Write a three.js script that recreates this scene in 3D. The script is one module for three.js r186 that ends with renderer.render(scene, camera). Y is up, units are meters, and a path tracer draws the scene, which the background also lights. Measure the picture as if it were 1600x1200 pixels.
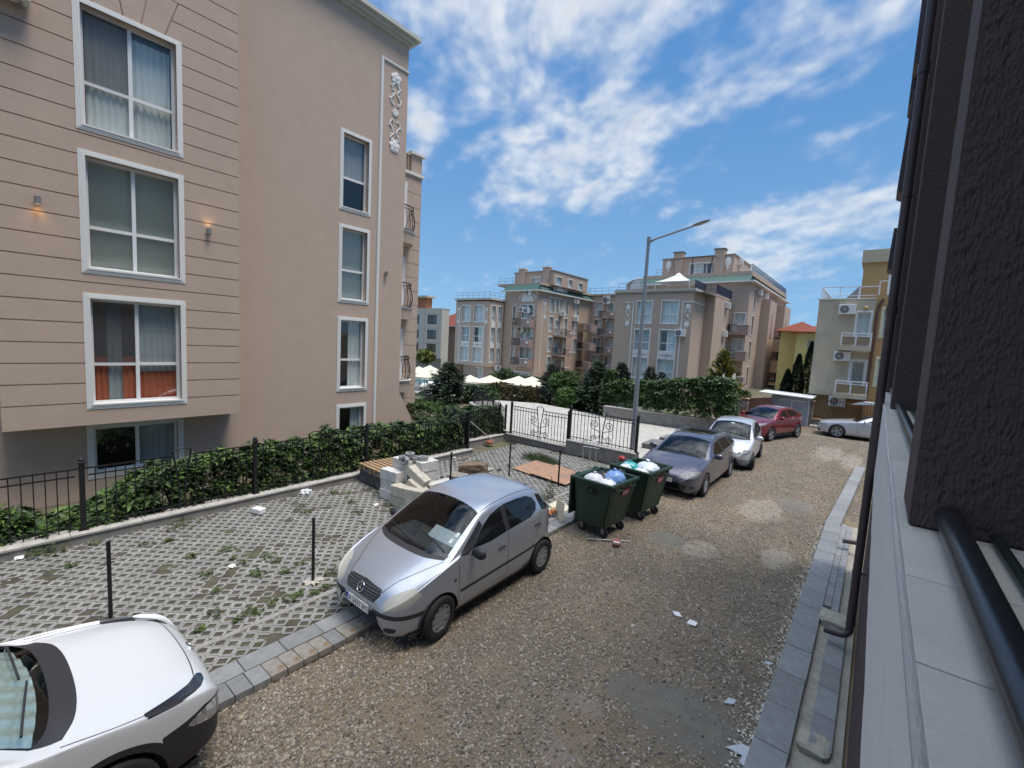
import * as THREE from 'three';
import { mergeGeometries, mergeVertices, toCreasedNormals } from 'three/addons/utils/BufferGeometryUtils.js';
import { RoundedBoxGeometry } from 'three/addons/geometries/RoundedBoxGeometry.js';
import { Brush, Evaluator, HOLLOW_SUBTRACTION, HOLLOW_INTERSECTION } from 'three-bvh-csg';
import { createNoise2D, createNoise3D, createNoise4D } from 'simplex-noise';

// ---------- camera, sky, sun, exposure ----------
const scene = new THREE.Scene();
const EYE = 4.05, FPX = 698.66, W0 = 1600, H0 = 1200;
const YAW = THREE.MathUtils.degToRad(39.132), PITCH = THREE.MathUtils.degToRad(-5.454), ROLL = THREE.MathUtils.degToRad(3.0555);
const camera = new THREE.PerspectiveCamera(2 * Math.atan(600 / FPX) * 180 / Math.PI, 4 / 3, 0.05, 2000);
camera.rotation.order = 'YXZ';
camera.rotation.set(PITCH, YAW, ROLL);
camera.position.set(0, EYE, 0);
camera.updateMatrixWorld(true);
scene.add(camera);
const renderer = new THREE.WebGLRenderer({ antialias: true });
renderer.toneMapping = THREE.LinearToneMapping;
renderer.toneMappingExposure = 2.2;
renderer.shadowMap.enabled = true;

// a photo pixel gives a direction; the plane it meets gives the distance
const V = (x, y, z) => new THREE.Vector3(x, y, z);
function rayDir(px, py) { return V((px - 800) / FPX, -(py - 600) / FPX, -1).applyQuaternion(camera.quaternion); }
function onY(px, py, Y = 0) { const d = rayDir(px, py); return V(0, EYE, 0).addScaledVector(d, (Y - EYE) / d.y); }
function onX(px, py, X) { const d = rayDir(px, py); return V(0, EYE, 0).addScaledVector(d, X / d.x); }
function onZ(px, py, Z) { const d = rayDir(px, py); return V(0, EYE, 0).addScaledVector(d, Z / d.z); }

// seeded random numbers and noise
function rng(seed) { let s = seed | 0; return () => { s = (s + 0x6d2b79f5) | 0; let t = Math.imul(s ^ (s >>> 15), 1 | s); t = (t + Math.imul(t ^ (t >>> 7), 61 | t)) ^ t; return ((t ^ (t >>> 14)) >>> 0) / 4294967296; }; }
const n2 = createNoise2D(rng(11)), n3 = createNoise3D(rng(12)), n4 = createNoise4D(rng(13));
const fbm2 = (x, y, o = 5) => { let a = 0.5, s = 0, f = 1; for (let i = 0; i < o; i++) { s += a * n2(x * f + i * 17.3, y * f - i * 9.1); a *= 0.5; f *= 2.03; } return s; };
const fbm3 = (x, y, z, o = 5) => { let a = 0.5, s = 0, f = 1; for (let i = 0; i < o; i++) { s += a * n3(x * f + i * 17.3, y * f - i * 9.1, z * f + i * 5.7); a *= 0.5; f *= 2.03; } return s; };
const clamp = (x, a = 0, b = 1) => Math.min(b, Math.max(a, x));
const sstep = (a, b, x) => { const t = clamp((x - a) / (b - a)); return t * t * (3 - 2 * t); };
const lerp = (a, b, t) => a + (b - a) * t;

// the sky: blue air, torn clouds seen in the photograph, an increasing veil overhead
{
  const w = 2048, h = 1024, data = new Float32Array(w * h * 4);
  // cloud strokes: points in the photograph (directions), width in degrees, strength
  const strokes = [
    [[[600, -80], [720, -10], [860, 0], [960, -40]], 6.5, 0.72],
    [[[800, 30], [790, 120], [840, 190], [810, 250]], 3.6, 0.66],
    [[[900, 50], [960, 90], [930, 170], [860, 230]], 3.2, 0.5],
    [[[770, 290], [850, 300], [930, 305], [1000, 270]], 2.4, 0.75],
    [[[830, 240], [930, 240], [1010, 215]], 3.0, 0.42],
    [[[1000, 200], [1090, 175], [1180, 130], [1290, 75], [1400, 10], [1500, -60]], 3.0, 0.66],
    [[[1000, 0], [1150, -20], [1300, 10], [1420, -40]], 4.5, 0.45],
    [[[640, 165], [672, 205], [655, 250]], 1.9, 0.85],
    [[[700, 258], [760, 215]], 0.9, 0.55],
    [[[700, 90], [690, 110]], 1.6, 0.3],
    [[[1090, 365], [1200, 345], [1300, 315], [1420, 285]], 2.0, 0.66],
    [[[1150, 400], [1280, 375], [1420, 335]], 2.6, 0.72],
    [[[1180, 425], [1420, 420]], 1.4, 0.4],
    [[[1280, 222], [1340, 195], [1400, 165]], 1.0, 0.38],
    [[[1035, 335], [1090, 318]], 0.6, 0.45],
    [[[800, 412], [830, 408]], 0.5, 0.4], [[[800, 372], [820, 378]], 0.7, 0.32],
    [[[930, 440], [1020, 450]], 1.0, 0.35],
  ].map(([pts, wd, amp]) => ({ d: pts.map(([x, y]) => rayDir(x, y).normalize()), wd: wd * Math.PI / 180, amp }));
  const q = V(), ab = V(), aq = V();
  for (let j = 0; j < h; j++) {
    const el = ((j + 0.5) / h - 0.5) * Math.PI, sy = Math.sin(el), cy = Math.cos(el);
    for (let i = 0; i < w; i++) {
      const az = ((i + 0.5) / w - 0.5) * 2 * Math.PI, o = (j * w + i) * 4;
      const dx = Math.cos(az) * cy, dz = Math.sin(az) * cy, dy = sy;
      const e = clamp(dy);
      const t = Math.pow(1 - e, 3.2);
      let r = lerp(0.040, 0.152, t), g = lerp(0.120, 0.275, t), b = lerp(0.280, 0.400, t);
      if (dy > -0.02) {
        q.set(dx, dy, dz);
        let bias = 0;
        for (const s of strokes) {
          let best = 9;
          for (let k = 0; k + 1 < s.d.length; k++) {
            ab.subVectors(s.d[k + 1], s.d[k]); aq.subVectors(q, s.d[k]);
            const u = clamp(aq.dot(ab) / ab.lengthSq());
            const dd = aq.addScaledVector(ab, -u).length();
            if (dd < best) best = dd;
          }
          if (best < s.wd * 2.6) bias += s.amp * Math.exp(-(best * best) / (s.wd * s.wd));
        }
        // the layer above: projected on a plane so that it thickens towards the horizon as clouds do
        const pp = 1 / (dy + 0.22), X = dx * pp, Z = dz * pp;
        const wx = fbm2(X * 1.3 + 5, Z * 1.3, 3), wz = fbm2(X * 1.3, Z * 1.3 + 9, 3);
        const n = fbm2(X * 2.1 + wx * 0.45, Z * 2.1 + wz * 0.45, 6);
        const sx = X * 0.8 + Z * 0.6, sz = -X * 0.6 + Z * 0.8, fine = 0.75 * fbm2(sx * 3.2 + wx * 0.5, sz * 6.0 + wz * 0.5, 6) + 0.4 * fbm2(X * 13, Z * 13 + 7, 4);
        const back = sstep(0.2, -0.9, dx * -Math.sin(YAW) + dz * -Math.cos(YAW));      // the half of the sky behind the photographer goes on half clouded
        const veil = sstep(0.62, 0.97, dy) * 0.75 + back * 0.28;
        const d = 0.86 * Math.min(0.95, bias) + veil + n * 0.44 + fine * 0.50;
        const a = Math.pow(sstep(0.08, 1.22, d), 1.2) * 0.97;
        const thick = sstep(0.8, 1.5, d + n * 0.3);
        const cb = lerp(0.385, 0.32, thick) + 0.05 * fine;
        const lift = 1 + 3.6 * sstep(0.62, 0.97, dy);                                  // veil round the hidden sun, out of view, brightened to add fill light
        r = lerp(r, cb * 0.93 * lift, a); g = lerp(g, cb * 0.985 * lift, a); b = lerp(b, cb * 1.06 * lift, a);
      } else { r = 0.20; g = 0.19; b = 0.17; }
      data[o] = r; data[o + 1] = g; data[o + 2] = b; data[o + 3] = 1;
    }
  }
  const sky = new THREE.DataTexture(data, w, h, THREE.RGBAFormat, THREE.FloatType);
  sky.mapping = THREE.EquirectangularReflectionMapping; sky.magFilter = THREE.LinearFilter; sky.minFilter = THREE.LinearFilter;
  sky.wrapS = THREE.RepeatWrapping; sky.needsUpdate = true;
  scene.background = sky; scene.environment = sky;
}
scene.backgroundIntensity = 1.0; scene.environmentIntensity = 1.0;
// the sun behind thin cloud: weak and very soft
const sun = new THREE.DirectionalLight(0xfff3e6, 1.4);
sun.position.set(11, 52, -19); sun.target.position.set(-8, 0, -14);
sun.castShadow = true; sun.shadow.radius = 46; sun.shadow.mapSize.set(4096, 4096);
Object.assign(sun.shadow.camera, { left: -70, right: 70, top: 70, bottom: -70, near: 1, far: 200 });
scene.add(sun, sun.target);

// ---------- helpers ----------
const used = new Map();
function numbered(name) { const k = used.get(name) ?? 0; used.set(name, k + 1); return k ? name + '_' + String(k).padStart(3, '0') : name; }
function shade(o) { o.castShadow = true; o.receiveShadow = true; return o; }
function mesh(name, geo, mat, parent) { const m = shade(new THREE.Mesh(geo, mat)); m.name = name; parent.add(m); return m; }
function grp(name, parent) { const g = new THREE.Group(); g.name = name; parent.add(g); return g; }
function tag(o, label, category, group, kind) { if (label) o.userData.label = label; if (category) o.userData.category = category; if (group) o.userData.group = group; if (kind) o.userData.kind = kind; return o; }
function thing(name, label, category, pos = [0, 0, 0], turn = 0, group) { const g = new THREE.Group(); g.name = numbered(name); g.position.set(...pos); g.rotation.y = turn; scene.add(g); return tag(g, label, category, group); }
function struct(name, geo, mat) { const m = shade(new THREE.Mesh(geo, mat)); m.name = numbered(name); m.userData.kind = 'structure'; scene.add(m); return m; }
// uv in metres from the dominant direction of each normal
function tri(g, s = 1) {
  const p = g.attributes.position, n = g.attributes.normal, uv = new Float32Array(p.count * 2);
  for (let i = 0; i < p.count; i++) {
    const ax = Math.abs(n.getX(i)), ay = Math.abs(n.getY(i)), az = Math.abs(n.getZ(i));
    if (ay >= ax && ay >= az) { uv[2 * i] = p.getX(i) * s; uv[2 * i + 1] = p.getZ(i) * s; }
    else if (ax >= az) { uv[2 * i] = p.getZ(i) * s; uv[2 * i + 1] = p.getY(i) * s; }
    else { uv[2 * i] = p.getX(i) * s; uv[2 * i + 1] = p.getY(i) * s; }
  }
  g.setAttribute('uv', new THREE.BufferAttribute(uv, 2)); return g;
}
function box(w, h, d, x = 0, y = 0, z = 0) { const g = new THREE.BoxGeometry(w, h, d); g.translate(x, y, z); return tri(g); }   // centred
function slab(x0, x1, y0, y1, z0, z1) { return box(Math.abs(x1 - x0), Math.abs(y1 - y0), Math.abs(z1 - z0), (x0 + x1) / 2, (y0 + y1) / 2, (z0 + z1) / 2); }
function rbox(w, h, d, r, x = 0, y = 0, z = 0, seg = 2) { const g = new RoundedBoxGeometry(w, h, d, seg, r); g.translate(x, y, z); return tri(g); }
function merge(list) { return mergeGeometries(list.map((g) => { const k = g.index ? g.toNonIndexed() : g; for (const a of Object.keys(k.attributes)) if (!['position', 'normal', 'uv'].includes(a)) k.deleteAttribute(a); if (!k.attributes.uv) tri(k); return k; })); }
function bar(a, b, r, n = 8, r2 = r) { // a round bar between two points
  const d = b.clone().sub(a), g = new THREE.CylinderGeometry(r2, r, d.length(), n, 1);
  g.translate(0, d.length() / 2, 0);
  g.applyQuaternion(new THREE.Quaternion().setFromUnitVectors(V(0, 1, 0), d.clone().normalize())); g.translate(a.x, a.y, a.z); return g;
}
function sqbar(a, b, w, t = w) { // a square bar between two points
  const d = b.clone().sub(a), l = d.length(), g = new THREE.BoxGeometry(w, t, l); g.translate(0, 0, l / 2);
  const z = d.normalize(), up = Math.abs(z.y) > 0.99 ? V(1, 0, 0) : V(0, 1, 0), x = up.clone().cross(z).normalize(), y = z.clone().cross(x);
  g.applyMatrix4(new THREE.Matrix4().makeBasis(x, y, z)); g.translate(a.x, a.y, a.z); return tri(g);
}
function tube(pts, r, seg = 24, rad = 7, closed = false) { return new THREE.TubeGeometry(new THREE.CatmullRomCurve3(pts, closed), seg, r, rad, closed); }
function shapeOf(pts) { const s = new THREE.Shape(); pts.forEach(([x, y], i) => (i ? s.lineTo(x, y) : s.moveTo(x, y))); s.closePath(); return s; }
function extr(shape, depth, bevel = 0, seg = 12) { return new THREE.ExtrudeGeometry(shape, { depth, bevelEnabled: bevel > 0, bevelThickness: bevel, bevelSize: bevel, bevelSegments: 1, curveSegments: seg }); }
// a wall with openings: local x to the side, y up, face at z = 0, thickness behind it
function wallGeo(outline, holes, t = 0.3) {
  const s = shapeOf(outline);
  for (const [x0, x1, y0, y1, arch] of holes) {
    const p = new THREE.Path(); p.moveTo(x0, y0); p.lineTo(x1, y0); p.lineTo(x1, y1);
    if (arch) { const r = (x1 - x0) / 2; p.absarc((x0 + x1) / 2, y1, r, 0, Math.PI, false); } else p.lineTo(x0, y1);
    p.closePath(); s.holes.push(p);
  }
  const g = new THREE.ExtrudeGeometry(s, { depth: t, bevelEnabled: false, curveSegments: 10 }); g.translate(0, 0, -t); return tri(g);
}
const rectPts = (x0, x1, y0, y1) => [[x0, y0], [x1, y0], [x1, y1], [x0, y1]];

// ---------- textures ----------
function tex(w, h, fn, srgb, rx = 1, ry = rx) { // fn(u, v) -> [r, g, b] in 0..1
  const d = new Uint8Array(w * h * 4);
  for (let j = 0; j < h; j++) for (let i = 0; i < w; i++) { const c = fn(i / w, j / h), o = (j * w + i) * 4; d[o] = clamp(c[0]) * 255; d[o + 1] = clamp(c[1]) * 255; d[o + 2] = clamp(c[2]) * 255; d[o + 3] = 255; }
  const t = new THREE.DataTexture(d, w, h); t.wrapS = t.wrapT = THREE.RepeatWrapping; t.magFilter = THREE.LinearFilter; t.minFilter = THREE.LinearMipmapLinearFilter; t.generateMipmaps = true;
  if (srgb) t.colorSpace = THREE.SRGBColorSpace; t.repeat.set(rx, ry); t.needsUpdate = true; return t;
}
// periodic noise on the unit square (period 1), on a torus in four dimensions
function pn(u, v, f, seed = 0) { const a = u * 2 * Math.PI, b = v * 2 * Math.PI, R = f / (2 * Math.PI); return n4(Math.cos(a) * R + seed, Math.sin(a) * R, Math.cos(b) * R - seed, Math.sin(b) * R); }
function pfbm(u, v, f, o, seed = 0) { let a = 0.5, s = 0; for (let i = 0; i < o; i++) { s += a * pn(u, v, f, seed + i * 3.7); a *= 0.55; f *= 2; } return s; }
const std = (color, rough = 0.85, more = {}) => new THREE.MeshStandardMaterial({ color, roughness: rough, ...more });
const phys = (color, rough, more = {}) => new THREE.MeshPhysicalMaterial({ color, roughness: rough, ...more });
const lin = (r, g, b) => new THREE.Color().setRGB(r, g, b);
// fine plaster: grain relief, faint patches of colour
const plasterBump = tex(512, 512, (u, v) => { const k = 0.5 + 0.35 * pn(u, v, 190, 3) + 0.25 * pn(u, v, 330, 7); return [k, k, k]; });
const plasterTone = tex(512, 512, (u, v) => { const k = 0.95 + 0.03 * pfbm(u, v, 5, 6, 8) + 0.04 * pn(u, v, 150, 2); return [k, k * 0.995, k * 0.985]; }, true);
function plaster(color, scale = 0.5, bump = 0.004, rough = 0.93) {
  const m = std(color, rough); m.map = plasterTone.clone(); m.map.repeat.set(scale * 0.6, scale * 0.6); m.bumpMap = plasterBump.clone(); m.bumpMap.repeat.set(scale, scale); m.bumpScale = bump;
  m.map.needsUpdate = m.bumpMap.needsUpdate = true; return m;
}
const concreteTone = tex(512, 512, (u, v) => { const k = 0.86 + 0.12 * pfbm(u, v, 5, 6, 21) + 0.10 * pn(u, v, 90, 5) * 0.6; const st = Math.max(0, pfbm(u, v, 3, 4, 41)) * 0.12; return [k - st * 0.8, k - st, k - st * 1.2]; }, true);
function concrete(color, scale = 0.5, rough = 0.92, bump = 0.003) {
  const m = std(color, rough); m.map = concreteTone.clone(); m.map.repeat.set(scale, scale); m.bumpMap = plasterBump.clone(); m.bumpMap.repeat.set(scale * 1.3, scale * 1.3); m.bumpScale = bump; m.map.needsUpdate = m.bumpMap.needsUpdate = true; return m;
}
const M = {
  stucco: plaster(lin(0.57, 0.445, 0.36), 0.5, 0.003),
  trim: std(lin(0.74, 0.74, 0.70), 0.6),
  pvc: std(lin(0.80, 0.80, 0.79), 0.35),
  pvcDull: std(lin(0.62, 0.62, 0.60), 0.45),
  glass: phys(lin(0.92, 0.95, 0.94), 0.01, { transmission: 1, thickness: 0, ior: 1.5, specularIntensity: 1 }),
  room: std(lin(0.34, 0.32, 0.30), 0.95),
  curtain: phys(lin(0.88, 0.88, 0.88), 0.95, { transmission: 0.12, thickness: 0 }),
  curtainGrey: phys(lin(0.50, 0.51, 0.53), 0.95, { transmission: 0.15, thickness: 0 }),
  curtainOrange: phys(lin(0.62, 0.17, 0.09), 0.95, { transmission: 0.12, thickness: 0 }),
  blind: std(lin(0.70, 0.71, 0.66), 0.7),
  black: std(lin(0.012, 0.012, 0.013), 0.42),
  galv: std(lin(0.36, 0.38, 0.40), 0.45, { metalness: 0.65 }),
  dark: std(lin(0.02, 0.02, 0.02), 0.8),
  rubber: std(lin(0.018, 0.018, 0.019), 0.78),
  acWhite: std(lin(0.70, 0.70, 0.67), 0.5),
  greenRoof: std(lin(0.055, 0.125, 0.105), 0.6),
};

function groundY(x, z) { return -0.06 - 2.4 * sstep(-20, -27, z) * sstep(-12.5, -17, x) - 2.4 * sstep(-15, -20, z) * sstep(-22, -28, x) * (1 - sstep(-20, -27, z) * sstep(-12.5, -17, x)); }
// ---------- ground, gravel road, paved parking, kerbs ----------
{
  const earth = tex(512, 512, (u, v) => { const k = pfbm(u, v, 6, 6, 5); const g = sstep(-0.1, 0.5, pfbm(u, v, 3, 5, 15)); return [0.40 + 0.10 * k - 0.08 * g, 0.37 + 0.10 * k, 0.30 + 0.08 * k - 0.06 * g]; }, true, 0.2);
  const m = std(0xffffff, 0.97); m.map = earth;
  // one sheet to the horizon; it drops to the pool terrace beyond the paved lot
  const line = (a, b, n) => Array.from({ length: n + 1 }, (_, i) => lerp(a, b, i / n));
  const xs = [-450, -200, ...line(-110, -30, 16), ...line(-28, -4, 24), 10, 40, 120, 450], zs = [450, 120, 30, 10, ...line(0, -40, 40), ...line(-44, -120, 12), -200, -450], pos = [], idx = [];
  for (const z of zs) for (const x of xs) pos.push(x, groundY(x, z), z);
  for (let j = 0; j + 1 < zs.length; j++) for (let i = 0; i + 1 < xs.length; i++) { const a = j * xs.length + i, b = a + 1, c = a + xs.length, d = c + 1; idx.push(a, b, c, b, d, c); }
  const g = new THREE.BufferGeometry(); g.setAttribute('position', new THREE.Float32BufferAttribute(pos, 3)); g.setIndex(idx); g.computeVertexNormals(); tri(g);
  struct('ground', g, m);
}
const PARK = 0.07;
// smooth spots in the gravel: dust, trodden earth, a spill of dried cement
const spots = [ // pixel on the road, radii in metres (across, along), kind
  [1060, 1120, 0.62, 0.55, 'cement'], [1130, 1160, 0.55, 0.4, 'cement'], [985, 1075, 0.35, 0.3, 'cement'], [1190, 795, 0.55, 1.1, 'dust'], [1240, 790, 0.5, 0.9, 'cement'],
  [1295, 708, 0.6, 2.2, 'dust'], [1090, 858, 0.35, 0.5, 'dust'], [930, 985, 0.25, 0.3, 'earth'], [900, 1140, 0.28, 0.35, 'earth'], [880, 1165, 0.22, 0.3, 'pink'], [905, 1100, 0.3, 0.2, 'pink'],
  [1040, 842, 0.5, 0.4, 'cement'], [1215, 870, 0.3, 0.6, 'dust'], [640, 1120, 0.4, 0.3, 'earth'], [770, 1040, 0.3, 0.25, 'earth'], [1120, 730, 0.6, 1.2, 'dust'], [1330, 720, 0.4, 2.0, 'dust'],
].map(([x, y, a, b, kind]) => ({ p: onY(x, y, 0), a, b, kind }));
function spotAt(x, z) { // the strongest spot here and its cover
  let best = null, bk = 0; const w = 0.35 * fbm2(x * 1.7, z * 1.7, 4) + 0.25 * fbm2(x * 7, z * 7, 3);
  for (const s of spots) { const d = Math.hypot((x - s.p.x) / s.a, (z - s.p.z) / s.b) - w; const k = sstep(1.1, 0.7, d); if (k > bk) { bk = k; best = s; } }
  return [best, bk];
}
{
  const x0 = -7.5, x1 = 1.5, z0 = 3, z1 = -33, w = 1024, h = 2048;
  const cols = { cement: [0.43, 0.425, 0.40], dust: [0.57, 0.54, 0.49], earth: [0.50, 0.44, 0.36], pink: [0.55, 0.50, 0.49] };
  const d = new Uint8Array(w * h * 4);
  for (let j = 0; j < h; j++) for (let i = 0; i < w; i++) {
    const x = lerp(x0, x1, i / w), z = lerp(z0, z1, j / h), o = (j * w + i) * 4;
    const k = fbm2(x * 0.9, z * 0.5, 5), f = n2(x * 34, z * 34) * 0.5 + n2(x * 71, z * 71) * 0.5, br = sstep(-0.25, 0.35, fbm2(x * 0.6 + 40, z * 0.35, 4));
    let c = [0.44 + 0.04 * br, 0.40 + 0.03 * br, 0.345 + 0.01 * br].map((q) => q + 0.05 * k + 0.085 * f);
    const [s, bk] = spotAt(x, z);
    if (s) { const t = bk * (s.kind === 'earth' || s.kind === 'pink' ? 0.6 : 1) * (0.72 + 0.25 * n2(x * 9, z * 9)); c = c.map((q, n) => lerp(q, cols[s.kind][n] + 0.03 * f + 0.05 * fbm2(x * 3, z * 3, 4), clamp(t))); }
    for (let n = 0; n < 3; n++) d[o + n] = clamp(c[n]) * 255; d[o + 3] = 255;
  }
  const t = new THREE.DataTexture(d, w, h); t.magFilter = THREE.LinearFilter; t.minFilter = THREE.LinearMipmapLinearFilter; t.generateMipmaps = true; t.colorSpace = THREE.SRGBColorSpace; t.wrapS = t.wrapT = THREE.ClampToEdgeWrapping; t.needsUpdate = true;
  const m = std(0xffffff, 0.96); m.map = t;
  const g = new THREE.PlaneGeometry(x1 - x0, z0 - z1, 150, 500); g.rotateX(-Math.PI / 2); g.translate((x0 + x1) / 2, 0, (z0 + z1) / 2);
  const p = g.attributes.position, uv = g.attributes.uv;
  for (let i = 0; i < p.count; i++) { const x = p.getX(i), z = p.getZ(i); p.setY(i, 0.022 * fbm2(x * 0.5, z * 0.5, 3) + 0.006 * fbm2(x * 5, z * 5, 3) - 0.012); uv.setXY(i, (x - x0) / (x1 - x0), (z - z0) / (z1 - z0)); }
  g.computeVertexNormals();
  const road = struct('gravel_road', g, m);
  // far end of the lane, beyond the drawn sheet
  const g2 = new THREE.PlaneGeometry(40, 30, 1, 1); g2.rotateX(-Math.PI / 2); g2.translate(12, -0.03, -34); tri(g2, 0.4);
  struct('lane_ground', g2, std(lin(0.16, 0.13, 0.10), 0.97));
  // loose stones lying in the gravel
  const r = rng(77), base = new THREE.IcosahedronGeometry(1, 0), bp = base.attributes.position;
  for (let i = 0; i < bp.count; i++) { const k = 1 + 0.28 * n3(bp.getX(i) * 2, bp.getY(i) * 2, bp.getZ(i) * 2); bp.setXYZ(i, bp.getX(i) * k, bp.getY(i) * k * 0.62, bp.getZ(i) * k); }
  base.computeVertexNormals();
  const N = 125000, list = [];
  while (list.length < N) {
    const z = -0.5 - Math.pow(r(), 1.9) * 27, x = lerp(-6.6, 0.3, r());
    if (z > -13.8 && x < -5.02) continue; if (x > -0.62 && z > -14) continue;
    const [s, bk] = spotAt(x, z); if (s && r() < bk * (s.kind === 'pink' || s.kind === 'earth' ? 0.5 : s.kind === 'dust' ? 0.8 : 0.92)) continue;
    list.push([x, z]);
  }
  const im = new THREE.InstancedMesh(base, std(0xffffff, 0.93), N), mt = new THREE.Matrix4(), qq = new THREE.Quaternion(), e = new THREE.Euler(), c = new THREE.Color();
  list.forEach(([x, z], i) => {
    const s = 0.006 + 0.016 * Math.pow(r(), 1.8) + (r() < 0.015 ? 0.010 : 0);
    e.set(r() * 0.8, r() * 6.3, r() * 0.8); qq.setFromEuler(e);
    mt.compose(V(x, 0.022 * fbm2(x * 0.5, z * 0.5, 3) - 0.010 + s * 0.2, z), qq, V(s, s, s * (0.7 + 0.5 * r()))); im.setMatrixAt(i, mt);
    const k = 0.40 + 0.95 * r(), t = r(); c.setRGB(0.32 * k, (0.262 + 0.028 * t) * k, (0.19 + 0.065 * t) * k); if (r() < 0.005) c.setRGB(0.5, 0.49, 0.46); im.setColorAt(i, c);
  });
  im.name = 'gravel'; shade(im); tag(im, 'loose brown and grey gravel stones on the lane', 'gravel', null, 'stuff'); scene.add(im);
}
// ---- parking paving: hexagonal ring pavers over dark soil ----
const paverTex = concreteTone;
{
  const soilTex = tex(512, 512, (u, v) => { const k = pfbm(u, v, 10, 5, 31); const gn = sstep(0.05, 0.45, pfbm(u, v, 4, 5, 61)); return [0.32 + 0.12 * k - 0.03 * gn, 0.305 + 0.12 * k + 0.005 * gn, 0.26 + 0.1 * k - 0.04 * gn]; }, true, 0.33);
  const m = std(0xffffff, 0.97); m.map = soilTex;
  const soil = struct('parking_paving', slab(-10.7, -5.45, -0.05, PARK - 0.026, 8, -13.9), m);
  const ring = (k) => [[0.0190 * k, 0.0975 * k], [0.0985 * k, 0], [0.0190 * k, -0.0975 * k], [-0.0190 * k, -0.0975 * k], [-0.0985 * k, 0], [-0.0190 * k, 0.0975 * k]];
  const s = shapeOf(ring(1)); const hp = new THREE.Path(); [[0, 0.066], [0.064, 0.010], [0, -0.066], [-0.064, -0.010]].forEach(([x, y], i) => (i ? hp.lineTo(x, y) : hp.moveTo(x, y))); hp.closePath(); s.holes.push(hp);
  const pg = extr(s, 0.03); pg.rotateX(-Math.PI / 2); pg.translate(0, -0.03, 0);
  const tones = [0.37, 0.42, 0.33, 0.39, 0.35].map((k) => { const q = std(lin(k, k * 0.99, k * 0.93), 0.93); q.map = paverTex.clone(); q.map.repeat.set(1.3, 1.3); q.map.needsUpdate = true; return q; });
  const cells = [], r = rng(5);
  // soil and litter lies over the rings in places (bare patches between the stones)
  const buried = (x, z) => 0.7 * fbm2(x * 0.85 + 31, z * 0.85 - 7, 4) + 0.55 * fbm2(x * 3.2, z * 3.2 + 50, 4) > 0.34;
  const offs = { lot: 0, band: 0.06 };
  for (let c = 0, x = -10.56; x < -6.2; x += 0.1225, c++) for (let z = 2 + (c % 2) * 0.101; z > -13.75; z -= 0.202) cells.push([x, z]);
  for (let c = 0, x = -6.07; x < -5.66; x += 0.1225, c++) for (let z = 2 + (c % 2) * 0.099 + offs.band; z > -13.75; z -= 0.198) cells.push([x, z]);
  const live = cells.filter(([x, z]) => !(buried(x, z) && r() < 0.82) && z < 1.2);
  // how large each shows: near and in view first
  const size = ([x, z]) => { const v = V(x, PARK, z).applyMatrix4(camera.matrixWorldInverse); const px = v.x / -v.z, py = v.y / -v.z; return v.z > -0.3 || Math.abs(px) > 1.15 || Math.abs(py) > 0.86 ? 1e3 : -v.z + (z > -1.3 && x > -6.3 ? 50 : 0); };
  live.sort((a, b) => size(a) - size(b));
  const put = (o, [x, z], q) => { o.position.set(x, PARK - 0.008 + 0.006 * fbm2(x * 2, z * 2, 2) + (q() - 0.5) * 0.005, z); o.rotation.set((q() - 0.5) * 0.03, (q() - 0.5) * 0.05, (q() - 0.5) * 0.03); };
  live.slice(0, 300).forEach((c, i) => { const o = mesh(i ? 'paver_' + String(i).padStart(3, '0') : 'paver', pg, tones[Math.floor(r() * 5)], soil); put(o, c, r); });
  const rest = live.slice(300), im = new THREE.InstancedMesh(pg, (() => { const q = std(0xffffff, 0.93); q.map = paverTex; return q; })(), rest.length), o = new THREE.Object3D(), col = new THREE.Color();
  rest.forEach((c, i) => { put(o, c, r); o.updateMatrix(); im.setMatrixAt(i, o.matrix); const k = [0.37, 0.42, 0.33, 0.39, 0.35][Math.floor(r() * 5)] * (0.9 + 0.2 * r()); im.setColorAt(i, col.setRGB(k, k * 0.99, k * 0.93)); });
  im.name = 'distant_pavers'; im.userData.kind = 'stuff'; shade(im); soil.add(im);
  // concrete strip between the band by the kerb and the lot
  const strip = struct('concrete_strip', (() => { const g = new THREE.BoxGeometry(0.09, 0.08, 14, 1, 1, 200); g.translate(-6.155, PARK - 0.04, -6); const p = g.attributes.position; for (let i = 0; i < p.count; i++) p.setX(i, p.getX(i) + 0.018 * fbm2(p.getZ(i) * 3, p.getX(i) > -6.155 ? 4 : 9, 3)); g.computeVertexNormals(); return tri(g); })(), concrete(lin(0.40, 0.39, 0.36), 1.2));
  // loose earth lying over the paving, lumpy
  const eg = new THREE.PlaneGeometry(5.0, 15.6, 180, 520); eg.rotateX(-Math.PI / 2); eg.translate(-8.1, 0, -6.1);
  const p = eg.attributes.position; for (let i = 0; i < p.count; i++) { const x = p.getX(i), z = p.getZ(i); const b = 0.7 * fbm2(x * 0.85 + 31, z * 0.85 - 7, 4) + 0.55 * fbm2(x * 3.2, z * 3.2 + 50, 4); p.setY(i, PARK - 0.045 + 0.044 * sstep(0.10, 0.52, b) + 0.004 * fbm2(x * 14, z * 14, 3)); }
  eg.computeVertexNormals(); tri(eg); const em = std(0xffffff, 0.98); em.map = soilTex; mesh('loose_earth', eg, em, soil).userData.kind = 'stuff';
}
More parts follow.
